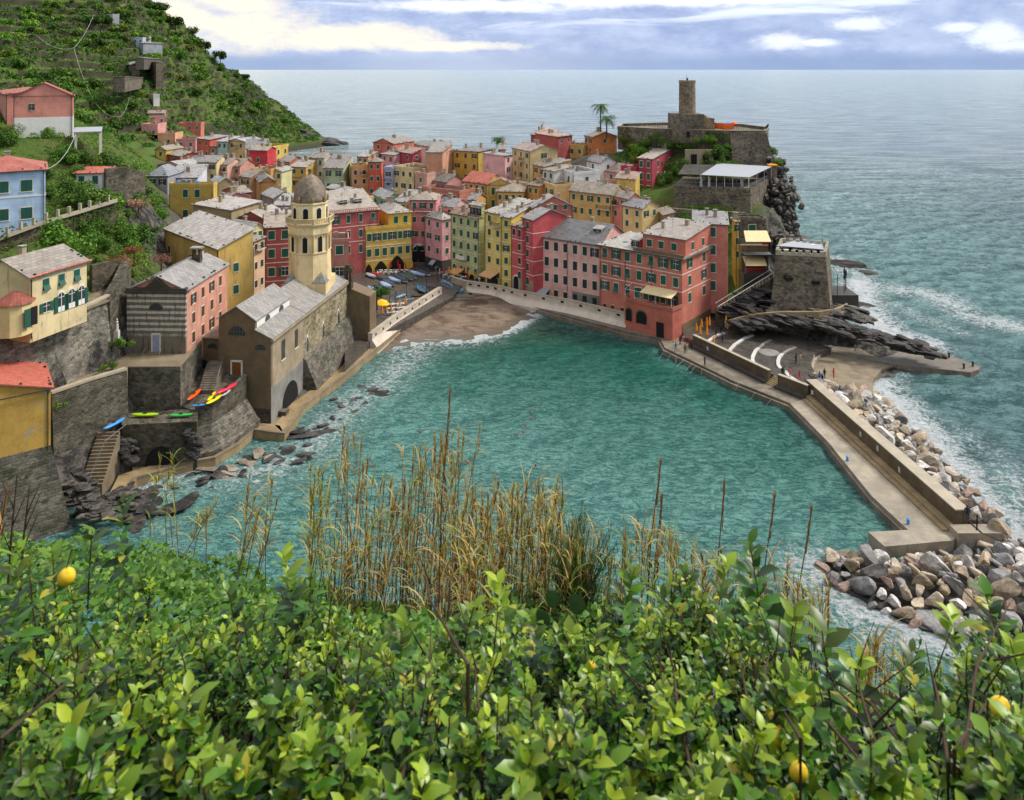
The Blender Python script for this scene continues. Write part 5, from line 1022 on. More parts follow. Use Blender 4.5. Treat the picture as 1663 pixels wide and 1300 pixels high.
# ---------------------------------------------------------------- church, bell tower, chapel
CC = Vector((-37.6, 120.0)); sdir = Vector((4.4, 30)).normalized(); cang = math.atan2(sdir.y, sdir.x)-math.pi/2
ch = empty('church', (CC.x, CC.y, 0), cang, label='old stone and render church standing on the rocks at the water edge', cat='church')
mb = MB(); mb.add([(-8.7, 0, -1), (0, 0, -1), (0, 0, 14), (-2.6, 0, 15.2), (-2.6, 0, 16.8), (-5.65, 0, 18.8), (-8.7, 0, 16.8), (-8.7, .6, -1), (0, .6, -1), (0, .6, 14), (-2.6, .6, 15.2), (-2.6, .6, 16.8), (-5.65, .6, 18.8), (-8.7, .6, 16.8)],
    [(0, 1, 2, 3, 4, 5, 6), (13, 12, 11, 10, 9, 8, 7)]+[(i, i+7, (i+1) % 7+7, (i+1) % 7) for i in range(7)]); mb.build('facade', 'brown_render', ch)
mb = MB(); mb.box(-8.7, 0, .6, 12.3, -1, 14); mb.build('wall', 'tan_render', ch)
mb = MB(); mb.box(-8.7, -.0, 12.3, 34, -1, 13.9); mb.build('wall', 'church_stone', ch)
mb = MB(); mb.box(-8.7, -2.6, .6, 12.5, 14, 16.75); mb.build('clerestory', 'white_trim', ch)
mb = MB(); slab(mb, [(-5.65, -.3, 18.95), (-2.3, -.3, 16.8), (-2.3, 12.8, 16.8), (-5.65, 12.8, 18.95)]); slab(mb, [(-9.0, -.3, 16.8), (-5.65, -.3, 18.95), (-5.65, 12.8, 18.95), (-9.0, 12.8, 16.8)])
slab(mb, [(-2.6, -.2, 15.4), (.35, -.2, 14.05), (.35, 12.4, 14.05), (-2.6, 12.4, 15.4)])
slab(mb, [(-5.65, 12.4, 17.3), (-2.6, 12.4, 15.4), (-2.6, 33, 15.4), (-5.65, 33, 17.3)]); slab(mb, [(-9.2, 12.4, 15.2), (-5.65, 12.4, 17.3), (-5.65, 33, 17.3), (-9.2, 33, 15.2)]); slab(mb, [(-2.6, 12.4, 15.45), (.35, 12.4, 14.1), (.35, 33, 14.1), (-2.6, 33, 15.45)])
mb.build('roof', 'slate', ch, (.88, .88, .90))
mb = MB(); mb.box(-.02, .5, -.1, 33, 13.55, 13.85)
for k in range(80): mb.box(.02, .34, .1+k*.41, .26+k*.41, 13.25, 13.55)
mb.build('cornice', 'tan_render', ch)
def on_front(me, x, z, y=-.02, **k): return place(k.pop('n', 'window'), me, ch, loc=(x, y, z), **k)
lun = arch_mesh(1, .5, .5, mat='glass', surround='brown_render'); lun.name = 'lunette'
for x, z, w_ in ((-5.6, 14.3, 2.9), (-1.7, 12.2, 1.7)):
    o = on_front(lun, x, z, scale=(w_, 1, w_)); mb = MB()
    for k in range(1, 6): mb.box(-.5+k/6-.008, -.5+k/6+.008, -.10, -.08, 0, .5*math.sin(math.acos(abs(-1+k/3)))+.0)
    mb.box(-.42, .42, -.10, -.08, .2, .215); mb.build('glazing_bars', 'metal_grey', o)
for y in (4.2, 9.2): place('window', lun, ch, loc=(-2.58, y, 15.5), rz=R(90), scale=(1.5, 1, 1.5))
mb = MB(); mb.box(-6.4, -4.9, -.12, -.02, 6.9, 10.1); mb.mi = 1; mb.box(-6.65, -6.4, -.16, -.02, 6.9, 10.3); mb.box(-4.9, -4.65, -.16, -.02, 6.9, 10.3); mb.box(-6.65, -4.65, -.16, -.02, 10.1, 10.35); mb.build('door', ['timber', 'frame_paint'], ch)
for y, z, w_, h_ in ((4.4, 9.2, 1.3, 3.1), (9.4, 9.3, 1.2, 3.0)):
    mb = MB(); mb.box(-w_/2, w_/2, -.04, .0, 0, h_); mb.mi = 1; mb.box(-w_/2-.1, w_/2+.1, -.12, 0, -.15, 0); place('window', mb.mesh('tall_window', ['dark_concrete', 'frame_paint']), ch, loc=(0, y, z), rz=R(90))
goth = arch_mesh(.9, 2.6, .9, True, mat='glass', surround='white_trim')
for y in (13.9, 21, 28.6): place('window', goth, ch, loc=(0, y, 7.0), rz=R(90))
place('arch', arch_mesh(6.0, 4.6, 3.0, surround='grey_render'), ch, loc=(0.02, 6.9, .0), rz=R(90)).name = 'boat_arch'
mb = MB(); mb.box(0, .06, 0, 12.3, -1, 6.2); mb.build('lower_render', 'grey_render', ch)
mb = MB(); mb.add([(0, 12.0, -1), (3.2, 12.6, -1), (2.4, 34, -1), (0, 34, -1), (0, 12.0, 6.5), (.5, 12.2, 6.0), (.9, 34, 6.8), (0, 34, 7.2)], [(3, 2, 1, 0), (4, 5, 6, 7), (0, 1, 5, 4), (1, 2, 6, 5), (2, 3, 7, 6), (3, 0, 4, 7)]); mb.build('rock_base', 'block_stone', ch)
mb = MB(); mb.box(-9, .02, -.05, .6, -1, 3.0); mb.box(.02, 1.4, 2.4, 3.6, -1, 1.6); mb.build('stone_base', 'dark_stone', ch)
mb = MB(); mb.prism([(0, 33.5), (4.6, 33.5), (4.6, 37.5), (0, 37.5)], -1, lambda x, y: 12.6-x*.35); mb.build('end_wall', 'brown_render', ch)
mb = MB(); mb.box(-.6, .8, 33.3, 34.6, 12, 13.2); mb.box(-.6, -.15, 33.4, 34.4, 13.2, 16); mb.box(.35, .8, 33.4, 34.4, 13.2, 16); mb.box(-.8, 1.0, 33.2, 34.6, 16, 16.5); mb.box(-.35, .55, 33.4, 34.4, 16.5, 17.1); mb.build('bell_gable', 'terrace_stone', ch)
roof_block(ch, -12.6, -8.75, 1.2, 9, -1, 13.2, 'sl', .0, '#8d7c64', (.55, .5, .46), 'brown_render', chim=0, stones=False)
place('window', lun, ch, loc=(-10.4, 1.2, 11.6), scale=1.6); mb = MB(); mb.box(-12.3, -11.4, 1.05, 1.2, 7, 9.6); mb.build('doorway', 'dark_inside', ch)
# bell tower
bt = empty('bell_tower', (-38.3, 146.0, 0), 0, label='tall cream octagonal bell tower with a brown ribbed dome', cat='tower')
o8 = R(22.5)
mb = MB(); mb.box(-3.9, 3.9, -3.9, 3.9, 4, 16.4); mb.build('base', 'plaster', bt, '#e6cc96')
mb = MB(); mb.lathe([(4.05, 14), (4.0, 16.6), (3.85, 21.6), (4.0, 21.7), (4.0, 21.95), (3.85, 22.0), (3.85, 25.0), (4.05, 25.3), (4.05, 26.6), (4.35, 27.0), (4.45, 27.1), (4.45, 27.3), (3.0, 27.35)], 8, rot=o8); mb.build('shaft', 'plaster', bt, '#e8cf9c')
mb = MB(); mb.lathe([(3.45, 27.2), (3.4, 30.6), (3.6, 30.8), (3.6, 31.0), (3.2, 31.05)], 8, rot=o8); mb.build('belfry', 'plaster', bt, '#e6d09c')
mb = MB(); mb.smooth = True; mb.lathe([(3.15, 30.95), (3.12, 31.6), (2.95, 32.6), (2.6, 33.7), (2.1, 34.7), (1.4, 35.5), (.7, 35.95), (.05, 36.1)], 32)
m, nt, b = newmat('dome_slate', .55, .4); p = wpos(nt); sp = N(nt, 'ShaderNodeSeparateXYZ', ins={0: p})
wv = M(nt, 'SINE', M(nt, 'MULTIPLY', sp.outputs[2], 34)); n1 = NOISE(nt, p, 1.2, 6, .7); c = MIX(nt, RAMP(nt, n1, .35, .65), (.15, .105, .07), (.30, .235, .17)); c = MIX(nt, M(nt, 'MULTIPLY', RAMP(nt, wv, .3, .9), .4), c, (.05, .04, .03))
c = MIX(nt, RAMP(nt, NOISE(nt, p, .9, 5, .7), .6, .68), c, (.28, .22, .10)); nt.links.new(c, b.inputs['Base Color']); bump(nt, b, M(nt, 'ADD', wv, n1), .4, .05)
dome = mb.build('dome', 'dome_slate', bt)
mb = MB(); mb.lathe([(.45, 36.0), (.35, 36.5), (.5, 36.6), (.5, 36.7), (.1, 36.75)], 8); mb.lathe([(.05, 36.7), (.3, 36.9), (.3, 37.1), (.05, 37.3)], 8); mb.tube([(0, 0, 37.2), (0, 0, 38.2)], .04, 5); mb.tube([(-.3, 0, 37.9), (.3, 0, 37.9)], .04, 5)
for k in range(4): a = k*math.pi/2+.785; mb.lathe([(.12, 36.6), (.12, 37.0), (.05, 37.2)], 6, .4*math.cos(a), .4*math.sin(a))
mb.build('finial', 'tan_ledge', dome)
mb = MB()
for k in range(8):
    a = k*math.pi/4+o8; mb.lathe([(.18, 30.9), (.16, 31.7), (.22, 31.8), (.05, 32.4)], 6, 3.35*math.cos(a), 3.35*math.sin(a))
mb.build('pinnacle', 'tan_ledge', bt)
mb = MB(); ring = [(4.3*math.cos(k*math.pi/4+o8), 4.3*math.sin(k*math.pi/4+o8)) for k in range(9)]
for k in range(8):
    a, c = Vector(ring[k]), Vector(ring[k+1])
    for j in range(9): q = a.lerp(c, (j+.5)/9); mb.box(q.x-.06, q.x+.06, q.y-.06, q.y+.06, 27.3, 28.1)
    d = (c-a).normalized(); nn = Vector((d.y, -d.x))*.12; mb.prism([a-nn, c-nn, c+nn, a+nn], 28.1, 28.28); mb.box(a.x-.18, a.x+.18, a.y-.18, a.y+.18, 27.3, 28.35)
mb.build('balustrade', 'plaster', bt, '#cfc098')
bw = arch_mesh(.95, 2.2, .48, surround='white_trim'); sw = arch_mesh(.9, 3.0, .45, surround='white_trim'); blind = arch_mesh(1.3, 3.0, .6, mat='plaster', surround='plaster')
for k in range(8):
    a = k*math.pi/4
    for off, r_, z, me in ((0, 3.42*.924-.03, 27.9, bw), (0, 3.85*.924+.0, 21.98, sw)):
        place('window', me, bt, loc=(r_*math.cos(a), r_*math.sin(a), z), rz=a+math.pi/2)
    for s_ in range(-2, 3):   # corbel table
        me = None
mb = MB()
for k in range(8):
    a = k*math.pi/4; u = Vector((-math.sin(a), math.cos(a))); c0 = Vector((math.cos(a), math.sin(a)))*(3.85*.924)
    for s_ in np.linspace(-1.35, 1.35, 6):
        q = c0+u*s_; mb.box(q.x-.14, q.x+.14, q.y-.14, q.y+.14, 24.75, 25.15)
    for s_ in (-1.42, 1.42): q = c0+u*s_; mb.box(q.x-.14, q.x+.14, q.y-.14, q.y+.14, 22.0, 24.8)
mb.build('corbel_table', 'plaster', bt, '#cdb178')
mb = MB(); mb.lathe([(.35, 28.9), (.32, 29.3), (.15, 29.5)], 8, 0, -3.3*.924+.4); mb.build('bell', 'metal_grey', bt)
mb = MB()
for sx_, sy_ in ((-1, -1), (1, -1)): mb.add([(sx_*3.95, sy_*3.95, 16.4), (sx_*1.2, sy_*3.95, 16.4), (sx_*3.95, sy_*1.2, 16.4), (sx_*2.8, sy_*2.8, 18.3)], [(0, 1, 3), (1, 2, 3), (2, 0, 3), (0, 2, 1)])
mb.build('corner_weathering', 'slate', bt, (.7, .7, .7))
# chapel with striped front
chp = H('F', 832, 908, 1196, 912, 117, 1462, 9.9, '#cf9078', 'x', 2.0, (0, 0), (3, 4), 'salmon chapel with black and white striped stone front on its terrace', name='chapel', cat='chapel', wmat='old_plaster', rcol=(.95, .95, 1.0), dmax=27, ww=.9, wh=1.6, sc='brown', top=1.3, sm0=2.5, sm1=3, detail=True, chim=0)
mb = MB(); mb.box(-.15, chp.w+.15, -.45, -.02, -2, 9.4); mb.build('striped_front', 'striped_stone', chp.r)
mb = MB(); mb.box(-.4, chp.w+.4, -.75, .3, 9.4, 9.75); mb.box(-.25, chp.w+.25, -.6, .2, 9.75, 10.15); mb.add([(chp.w*.28, -.5, 10.15), (chp.w*.72, -.5, 10.15), (chp.w*.5, -.5, 11.7), (chp.w*.28, .1, 10.15), (chp.w*.72, .1, 10.15), (chp.w*.5, .1, 11.7)], [(0, 1, 2), (5, 4, 3), (0, 3, 4, 1), (1, 4, 5, 2), (2, 5, 3, 0)]); mb.build('cornice', 'dark_concrete', chp.r)
place('lunette', lun, chp.r, loc=(chp.w*.5, -.47, 6.9), scale=(2.0, 1, 2.0))
mb = MB(); mb.box(-.55, .55, -.06, 0, 0, 2.5); mb.mi = 1; mb.box(-.72, -.55, -.1, 0, 0, 2.65); mb.box(.55, .72, -.1, 0, 0, 2.65); mb.box(-.72, .72, -.1, 0, 2.5, 2.75); mb.build('door', ['door_blue', 'frame_paint'], chp.r, loc=(chp.w*.5, -.46, .6))
mb = MB()
for k in range(4): mb.box(chp.w*.5-1-k*.1, chp.w*.5+1+k*.1, -.5-.35*(k+1), -.45, -1, .6-.17*(k))
for s_ in (-1, 1): mb.tube([(chp.w*.5+s_*1.2, -.5, 1.5), (chp.w*.5+s_*1.3, -2.1, .9)], .03, 5); mb.tube([(chp.w*.5+s_*1.3, -2.1, -.2), (chp.w*.5+s_*1.3, -2.1, .9)], .03, 5)
mb.build('steps', 'path_stone', chp.r)
mb = MB(); x, y = chp.w*.62, chp.d*.72; z = chp.rz(x, y)
mb.box(x-.7, x+.7, y-.5, y+.5, z-.5, z+.9); mb.box(x-.7, x-.35, y-.4, y+.4, z+.9, z+2.0); mb.box(x+.35, x+.7, y-.4, y+.4, z+.9, z+2.0); mb.mi = 1; mb.box(x-.95, x+.95, y-.65, y+.65, z+2.0, z+2.25); mb.build('bell_cote', ['terrace_stone', 'slate'], chp.roof)

# ---------------------------------------------------------------- near houses on the left slope
vl = H('F', 195, 832, 558, 727, 98, ('L', -150), 5.9, '#dcc793', 'g', 1.9, (0, 0), (0, 0), 'cream villa with green shutters and arched french windows on the high wall', name='villa', cat='villa', rcol=(.9, .88, .86), detail=True, chim=1, ov=.4)
for fx in (.26, .53, .81): add_window(vl.r, vl.w*fx, 0, 3.6, 0, .95, 1.5, 'tilt', 'green', True)
add_window(vl.r, vl.w*.27, 0, .75, 0, 1.0, 1.25, 'open', 'green', True)
fd = arch_mesh(1.0, 2.5, .5, mat='glass', surround='frame_paint'); fd.name = 'french_window'
for fx in (.52, .71, .89):
    o = place('french_window', fd, vl.r, loc=(vl.w*fx, -.02, .15)); mb = MB(); mb.box(-.04, .04, -.1, -.07, 0, 2.4); mb.box(-.5, .5, -.1, -.07, 0, .7); mb.box(-.5, .5, -.1, -.07, 1.9, 1.96); mb.build('door_frame', 'white_trim', o)
    mb = MB(); mb.box(-1.05, -.55, -.12, -.03, 0, 2.1); mb.box(.55, 1.05, -.12, -.03, 0, 2.1); mb.build('shutter', 'green_shutter', o)
mb = MB(); mb.lathe([(2.1, -1), (2.1, 3.0)], 10, -1.2, 1.2); mb.build('bay', 'plaster', vl.r, '#dcc48c'); mb = MB(); mb.lathe([(2.4, 3.0), (2.3, 3.1), (.1, 4.4)], 10, -1.2, 1.2); mb.build('bay_roof', 'red_tile', vl.r, (.6, .5, .42))
mb = MB(); mb.box(.2, 1.1, -.08, -.01, .0, 2.3); mb.mi = 1; mb.box(-.9, -.05, -.3, -.2, 0, 2.3); mb.build('door', ['dark_inside', 'green_shutter'], vl.r, loc=(-.9, -.9, 0))
mb = MB(); slab(mb, [(-.5, -.52, 5.95), (vl.w+.45, -.52, 5.95), (vl.w+.45, -.40, 6.05), (-.5, -.40, 6.05)], .1); mb.build('red_edge', 'red_tile', vl.r)
bl = H('E', -230, 1160, 293, 1092, 125, ('d', 11), 10.4, '#b2d0f2', 'h', 2.0, (2, 3), (0, 0), 'light blue house with green shutters and red tiled roof at the left edge', cat='house', yaw=32, rmat='red_tile', ph=4.4, ww=1.55, wh=1.8, top=1.5, openp=0, detail=True, m1=2.6, ov=.4)
mb = MB(); mb.box(0, bl.w+.03, -.05, 0, 6.2, 6.45); mb.box(bl.w-.02, bl.w+.05, -.04, 11, 6.2, 6.45); mb.build('string_course', 'white_trim', bl.r)
ph_ = H('E', 85, 640, 470, 616, 162, ('d', 9), 8.0, '#d88a78', 'x', 2.7, (0, 0), (0, 0), 'big pink gable house with a white painted base on the upper left', rmat='red_tile', chim=0, ov=.3, yaw=29)
mb = MB(); mb.box(-.03, ph_.w+.03, -.04, ph_.d, -2.4, 3.6); mb.build('white_base', 'white_trim', ph_.r); add_window(ph_.r, 3.2, 0, 5.1, 0, .5, 1.3, 'open', 'dark', True)
H('E', -40, 590, 45, 610, 168, ('d', 7), 7, '#cf8576', 's', 1.0, (0, 0), (0, 0), 'pink house corner with orange roof edge behind the big pink gable house', rmat='red_tile', chim=0)
H('E', 480, 1118, 656, 1115, 147, ('d', 6), 3.8, '#d8d8d4', 's', .5, (1, 2), (0, 0), 'little white house with orange roof and green shutters in the bushes', rmat='red_tile', chim=0, wh=1.6, detail=True, ww=1.0, top=.5)
pg = empty('pergola', W(143, 243, 158)-Vector((0, 0, 0)), .45, label='white roofed pergola with square columns beside the big pink house', cat='pergola')
mb = MB()
for x in (-2.2, 2.2):
    for y in (0, 2.8): mb.box(x-.2, x+.2, y-.2, y+.2, -3, 3.7)
mb.build('column', 'frame_paint', pg); mb = MB(); slab(mb, [(-2.6, -.5, 3.7), (2.5, -.5, 3.7), (2.5, 3.2, 4.4), (-2.6, 3.2, 4.4)]); mb.build('roof', 'canvas_white', pg)
yh = H('K', -330, 240, 315, 345, 94, ('d', 9), 7.0, '#c79a34', 'sl', 3.4, (0, 0), (0, 0), 'ochre house with flaking paint and pink tiled roof rising straight from the cove', yaw=36, rmat='red_tile', wmat='flaked_plaster', chim=1, rcol=(1.1, 1, 1))
mb = MB(); w_, d_ = yh.w, yh.d; zt, zb = -0.0, -11.5
mb.add([(-2, -2.2, zb), (w_+2.4, -2.2, zb), (w_+2.4, d_, zb), (-2, d_, zb), (-2, -.02, zt), (w_+.02, -.02, zt), (w_+.02, d_, zt), (-2, d_, zt)], [(3, 2, 1, 0), (4, 5, 6, 7), (0, 1, 5, 4), (1, 2, 6, 5), (2, 3, 7, 6), (3, 0, 4, 7)]); mb.build('battered_base', 'block_stone', yh.r)
# parapet fence by the blue house
r = empty('parapet', (0, 0, 0), label='low white parapet with square posts beside the blue house', cat='fence')
fp = [Vector(W(-10, 388, 118)), Vector(W(75, 357, 124)), Vector(W(130, 341, 130)), Vector(W(190, 323, 137))]
mb = MB()
for i in range(3):
    a, c = fp[i], fp[i+1]; d = (c-a); n_p = max(2, int(d.length/1.7)); nn = Vector((d.y, -d.x, 0)).normalized()*.12
    mb.add([a-nn, c-nn, c+nn, a+nn, a-nn-Vector((0, 0, .6)), c-nn-Vector((0, 0, .6)), c+nn-Vector((0, 0, .6)), a+nn-Vector((0, 0, .6))], [(0, 1, 2, 3), (7, 6, 5, 4), (0, 4, 5, 1), (2, 6, 7, 3), (1, 5, 6, 2), (3, 7, 4, 0)])
    for k in range(n_p): q = a.lerp(c, k/n_p); mb.box(q.x-.2, q.x+.2, q.y-.2, q.y+.2, q.z, q.z+1.1)
mb.build('post', 'wall_cap', r)
wall('ivy-grown stone wall under the parapet beside the blue house', [(-10, 118.4, 29.5), (75, 124.4, 31.2), (130, 130.4, 31.8), (190, 137.5, 32.4)], 'terrace_stone', 22, .8)
wall('stone garden wall running behind the cream villa', [(150, 116, 26.5), (196, 121, 26.2)], 'terrace_stone', 20, .6)
wall('dark stone wall with a green door behind the little white house', [(172, 147, 37.0), (205, 150, 37.0), (236, 156, 35.0)], 'dark_stone', 26, .8)
# statue
st = empty('statue', W(190, 535, 113.5), 0, label='small white statue of a standing figure on a pedestal against the grey wall', cat='statue')
mb = MB(); mb.box(-.4, .4, -.3, .3, -1.9, -1.2); mb.box(-.3, .3, -.3, .3, -1.2, -.2); mb.lathe([(.28, -.2), (.22, .5), (.16, .9), (.2, 1.1), (.07, 1.22), (.13, 1.35), (.12, 1.5), (.02, 1.58)], 8); mb.build('figure', 'white_paint', st)

# ---------------------------------------------------------------- hillside buildings on the far left
def HH(y0, y1, px): return (y1-y0)/3.96*hitY(px, y1/3.96)/FPX+.3
H('E', 918, 410, 1003, 408, hitY(243, 142), ('d', 4), HH(410, 562, 243), '#6b5d4e', 'f', 0, (1, 1), (0, 0), 'square stone tower house with white top on the terraced hill', wmat='castle_stone', chim=0, top=8, ww=1.4, wh=2.4)
H('E', 682, 420, 846, 418, hitY(193, 115), ('d', 4), HH(420, 455, 193), '#5d5348', 's', 1.8, (0, 0), (0, 0), 'wide dark shed with grey pitched roof on the terraced hill', wmat='castle_stone', rcol=(1.1, 1.1, 1.15), chim=0)
H('E', 800, 512, 918, 500, hitY(217, 138), ('d', 4), HH(512, 545, 217), '#6b5d4e', 'sl', 1.2, (0, 0), (0, 0), 'low stone building with pinkish roof joined to the hill tower house', wmat='castle_stone', rcol=(1.1, .95, .9), chim=0)
H('E', 826, 250, 918, 250, hitY(220, 76), ('d', 4), HH(250, 300, 220), '#a9b3c4', 'f', 0, (1, 3), (0, 0), 'blue and white shack high on the hill', chim=0)
H('E', 870, 235, 916, 232, hitY(226, 71), ('d', 5), HH(235, 282, 226), '#d8d2c4', 's', .6, (0, 0), (0, 0), 'cream hut with red roof high on the hill', rmat='red_tile', chim=0)
H('E', 918, 278, 1048, 282, hitY(248, 80), ('d', 4), HH(278, 318, 248), '#8f959c', 's', .5, (0, 0), (0, 0), 'long white roofed shelter high on the hill', rcol=pl, chim=0)
H('E', 655, 105, 724, 100, hitY(174, 40), ('d', 4), HH(105, 160, 174), '#9a9ea6', 'f', 0, (1, 2), (0, 0), 'grey concrete cabin near the top of the hill', chim=0)
H('E', 925, 375, 1036, 382, hitY(248, 104), ('d', 4), HH(375, 410, 248), '#5a5248', 's', .6, (0, 0), (0, 0), 'open shed with white sloping roof above the stone tower house', rcol=pl, chim=0)
H('E', 922, 610, 986, 618, hitY(241, 162), ('d', 3), HH(610, 642, 241), '#d4d2cc', 'f', 0, (0, 0), (0, 0), 'small white balustraded terrace in the trees of the hill', chim=0)
pole_l = ['leftmost', 'tall', 'thin', 'pale']
poles = [(120, 78, 112, 395, 'wooden pole at the bend of the cables on the terraces'), (191, 190, 218, 300, 'thin pole above the pink hillside houses'), (59, 57, 85, 430, 'pole standing left on the upper terraces'), (110, 56, 84, 420, 'pole where two cables meet above the terraces'), (206, 4, 28, 455, 'short pole near the hilltop cabin'), (152, 25, 44, 450, 'pole beneath the hilltop path'), (208, 52, 80, 425, 'pole beside the blue and white shack')]
PY = {}
for px_, y0_, y1_, Y_, lb in poles:
    Y_ = hitY(px_, y1_); PY[px_] = Y_
    a = W(px_, y1_, Y_); b_ = W(px_, y0_, Y_); mb = MB(); mb.tube([a-Vector((0, 0, 3)), b_], [.22, .16], 6); mb.build('utility_pole', 'stalk', label=lb, cat='pole', group='poles on the terraced hill')
def cable(a, b_, sag, r_, label):
    mb = MB(); pts = []
    for k in range(17): t = k/16; q = a.lerp(b_, t); q = q-Vector((0, 0, sag*4*t*(1-t))); pts.append(q)
    mb.tube(pts, r_, 4); mb.build('cable', 'cord', label=label, cat='cable')
cable(W(120, 78, PY[120]), W(191, 190, PY[191]), 9, .06, 'pale cable sagging down the terraced hill to the village'); cable(W(120, 78, PY[120]), W(152, 25, PY[152]), 2, .06, 'pale cable rising up the hill from the bend'); cable(W(120, 78, PY[120]), W(59, 57, PY[59]), 3, .045, 'cable running left across the terraces')
cable(W(152, 25, PY[152]), W(206, 4, PY[206]), 2, .05, 'uppermost cable below the hilltop'); cable(W(74, 275, 125), W(124, 216, 158), 1.6, .04, 'cable from the blue house roof to the pergola'); cable(W(191, 190, PY[191]), W(213, 145, hitY(213, 150)), 4, .045, 'cable between the hill tower house and the lower pole')

# ---------------------------------------------------------------- castle and its terraces
cs = empty('castle', W(1116, 205, 240), 0, label='round stone castle tower on a stepped base at the top of the headland', cat='castle'); c0 = cs.location; zt0 = 52.6-c0.z
mb = MB(); mb.lathe([(2.75, -3), (2.6, 3), (2.5, zt0-.8), (2.62, zt0-.7), (2.62, zt0)], 20); mb.build('tower', 'tower_stone', cs)
mb = MB(); mb.box(-.25, .25, -.2, .2, zt0, zt0+.7); mb.tube([(-.1, 0, zt0), (-.1, 0, zt0+1.6)], .06, 5); mb.build('mast', 'iron', cs)
mb = MB(); mb.box(-5.2, 4.2, -4.2, 4, -5, 3.9); mb.box(4.2, 7.6, -3.4, 3, -5, 2.6); mb.box(-5.2, 4.6, -4.5, -4.2, -5, 1.6)
mb.build('base', 'castle_stone', cs); mb = MB()
for k in range(7): mb.box(4.3+k*.45, 4.8+k*.45, -4.4, -3.42, -5, 3.6-k*.5)
mb.build('stair', 'tan_ledge', cs); mb = MB(); mb.box(-1.2, -.2, -4.56, -4.5, -3.2, -1.4); mb.build('doorway', 'dark_inside', cs)
r = empty('castle_terrace', (0, 0, 0), label='long grey stone terrace wall around the castle top', cat='wall')
tpts = [wxy(1003, 250), wxy(1060, 241), wxy(1120, 236), wxy(1186, 232), wxy(1243, 232), wxy(1248, 246), wxy(1200, 262), wxy(1080, 268), wxy(1010, 262)]
mb = MB(); mb.prism(tpts, 30, 36.6); mb.build('wall', 'castle_stone', r); mb = MB(); sweep(mb, tpts[::-1]+[tpts[-1]], rect(-.1, .45, 36.4, 37.5)); mb.build('parapet', 'castle_stone', r)
mb = MB(); sweep(mb, tpts[::-1]+[tpts[-1]], rect(-.2, .55, 37.5, 37.62)); mb.build('coping', 'wall_cap', r)
mb = MB(); q0, q1 = wxy(1186, 231.5), wxy(1245, 230.5)
mb.add([(q0[0], q0[1]-3, 24), (q1[0]+2.6, q1[1]-3, 24), (q1[0]+2.8, q1[1]+14, 24), (q0[0], q0[1]+6, 24), (q0[0], q0[1], 36.9), (q1[0], q1[1], 36.9), (q1[0], q1[1]+12, 36.9), (q0[0], q0[1]+6, 36.9)], [(3, 2, 1, 0), (4, 5, 6, 7), (0, 1, 5, 4), (1, 2, 6, 5), (2, 3, 7, 6), (3, 0, 4, 7)]); mb.build('bastion', 'castle_stone', r)
mb = MB()
for k in range(60):
    t = k/59; i = min(3, int(t*4)); q = Vector(tpts[i+1 if i < 4 else 4]).lerp(Vector(tpts[min(i+2, 5)]), t*4-i) if i < 3 else Vector(tpts[4]).lerp(Vector(tpts[5]), t*4-3)
    mb.box(q.x-.04, q.x+.04, q.y-.04, q.y+.04, 37.6, 38.7)
mb.build('railing', 'iron', r)
on = empty('netting_fence', (0, 0, 0), label='orange plastic netting fence beside the castle', cat='fence'); mb = MB(); sweep(mb, [wxy(1157, 238), wxy(1176, 234), wxy(1192, 235)], rect(0, .06, 37.7, 39.6)); mb.build('net', 'net_orange', on)
for px_, lb, cm in ((1183, 'blue and white parasol beside the castle netting', 'kayak_blue'), (1192, 'orange red parasol beside the castle netting', 'net_orange')):
    p0 = W(px_, 206, 240); o = empty('parasol', p0, 0, label=lb, cat='parasol'); mb = MB(); mb.lathe([(1.4, .9), (1.35, .95), (.05, 1.6)], 8); mb.build('canopy', cm, o); mb = MB(); mb.tube([(0, 0, -1.5), (0, 0, 1.6)], .04, 5); mb.build('pole', 'metal_grey', o)
# restaurant terrace under the white canopy
r = empty('restaurant_terrace', (0, 0, 0), label='stone walled restaurant terrace on the cliff under a white canopy', cat='terrace')
fr = [wxy(1094, 208), wxy(1219, 203.5), wxy(1250, 222), wxy(1110, 226)]
mb = MB(); mb.prism(fr, 12, 24.6); mb.build('wall', 'castle_stone', r); mb = MB()
a, c, d_ = (Vector(q) for q in fr[:3])
for s0, s1 in ((a, c), (c, d_)):
    nb_ = int((s1-s0).length/.35)
    for k in range(nb_+1): q = s0.lerp(s1, k/nb_); mb.box(q.x-.02, q.x+.02, q.y+.05, q.y+.09, 24.6, 25.65)
    mb.tube([(s0.x, s0.y+.07, 25.65), (s1.x, s1.y+.07, 25.65)], .04, 4)
mb.build('railing', 'metal_grey', r)
cn = [Vector(W(1138, 284, 206)), Vector(W(1217, 288, 203.5)), Vector(W(1254, 270.5, 221)), Vector(W(1166, 265.5, 224))]
mb = MB(); slab(mb, cn, .1); mb.build('canopy', 'canvas_white', r)
mb = MB()
for t in np.linspace(0, 1, 7): q = cn[0].lerp(cn[1], t); mb.tube([(q.x, q.y+.3, 24.6), (q.x, q.y+.3, q.z)], .06, 5)
for t in np.linspace(0, 1, 4): q = cn[1].lerp(cn[2], t); mb.tube([(q.x-.2, q.y, 24.6), (q.x-.2, q.y, q.z)], .06, 5)
mb.build('canopy_post', 'white_trim', r)
cn2 = [Vector(W(1101, 283, 209)), Vector(W(1140, 284, 207)), Vector(W(1160, 268, 222)), Vector(W(1112, 267, 223))]; mb = MB(); slab(mb, cn2, .12); mb.build('side_roof', 'dark_concrete', r)
mb = MB()
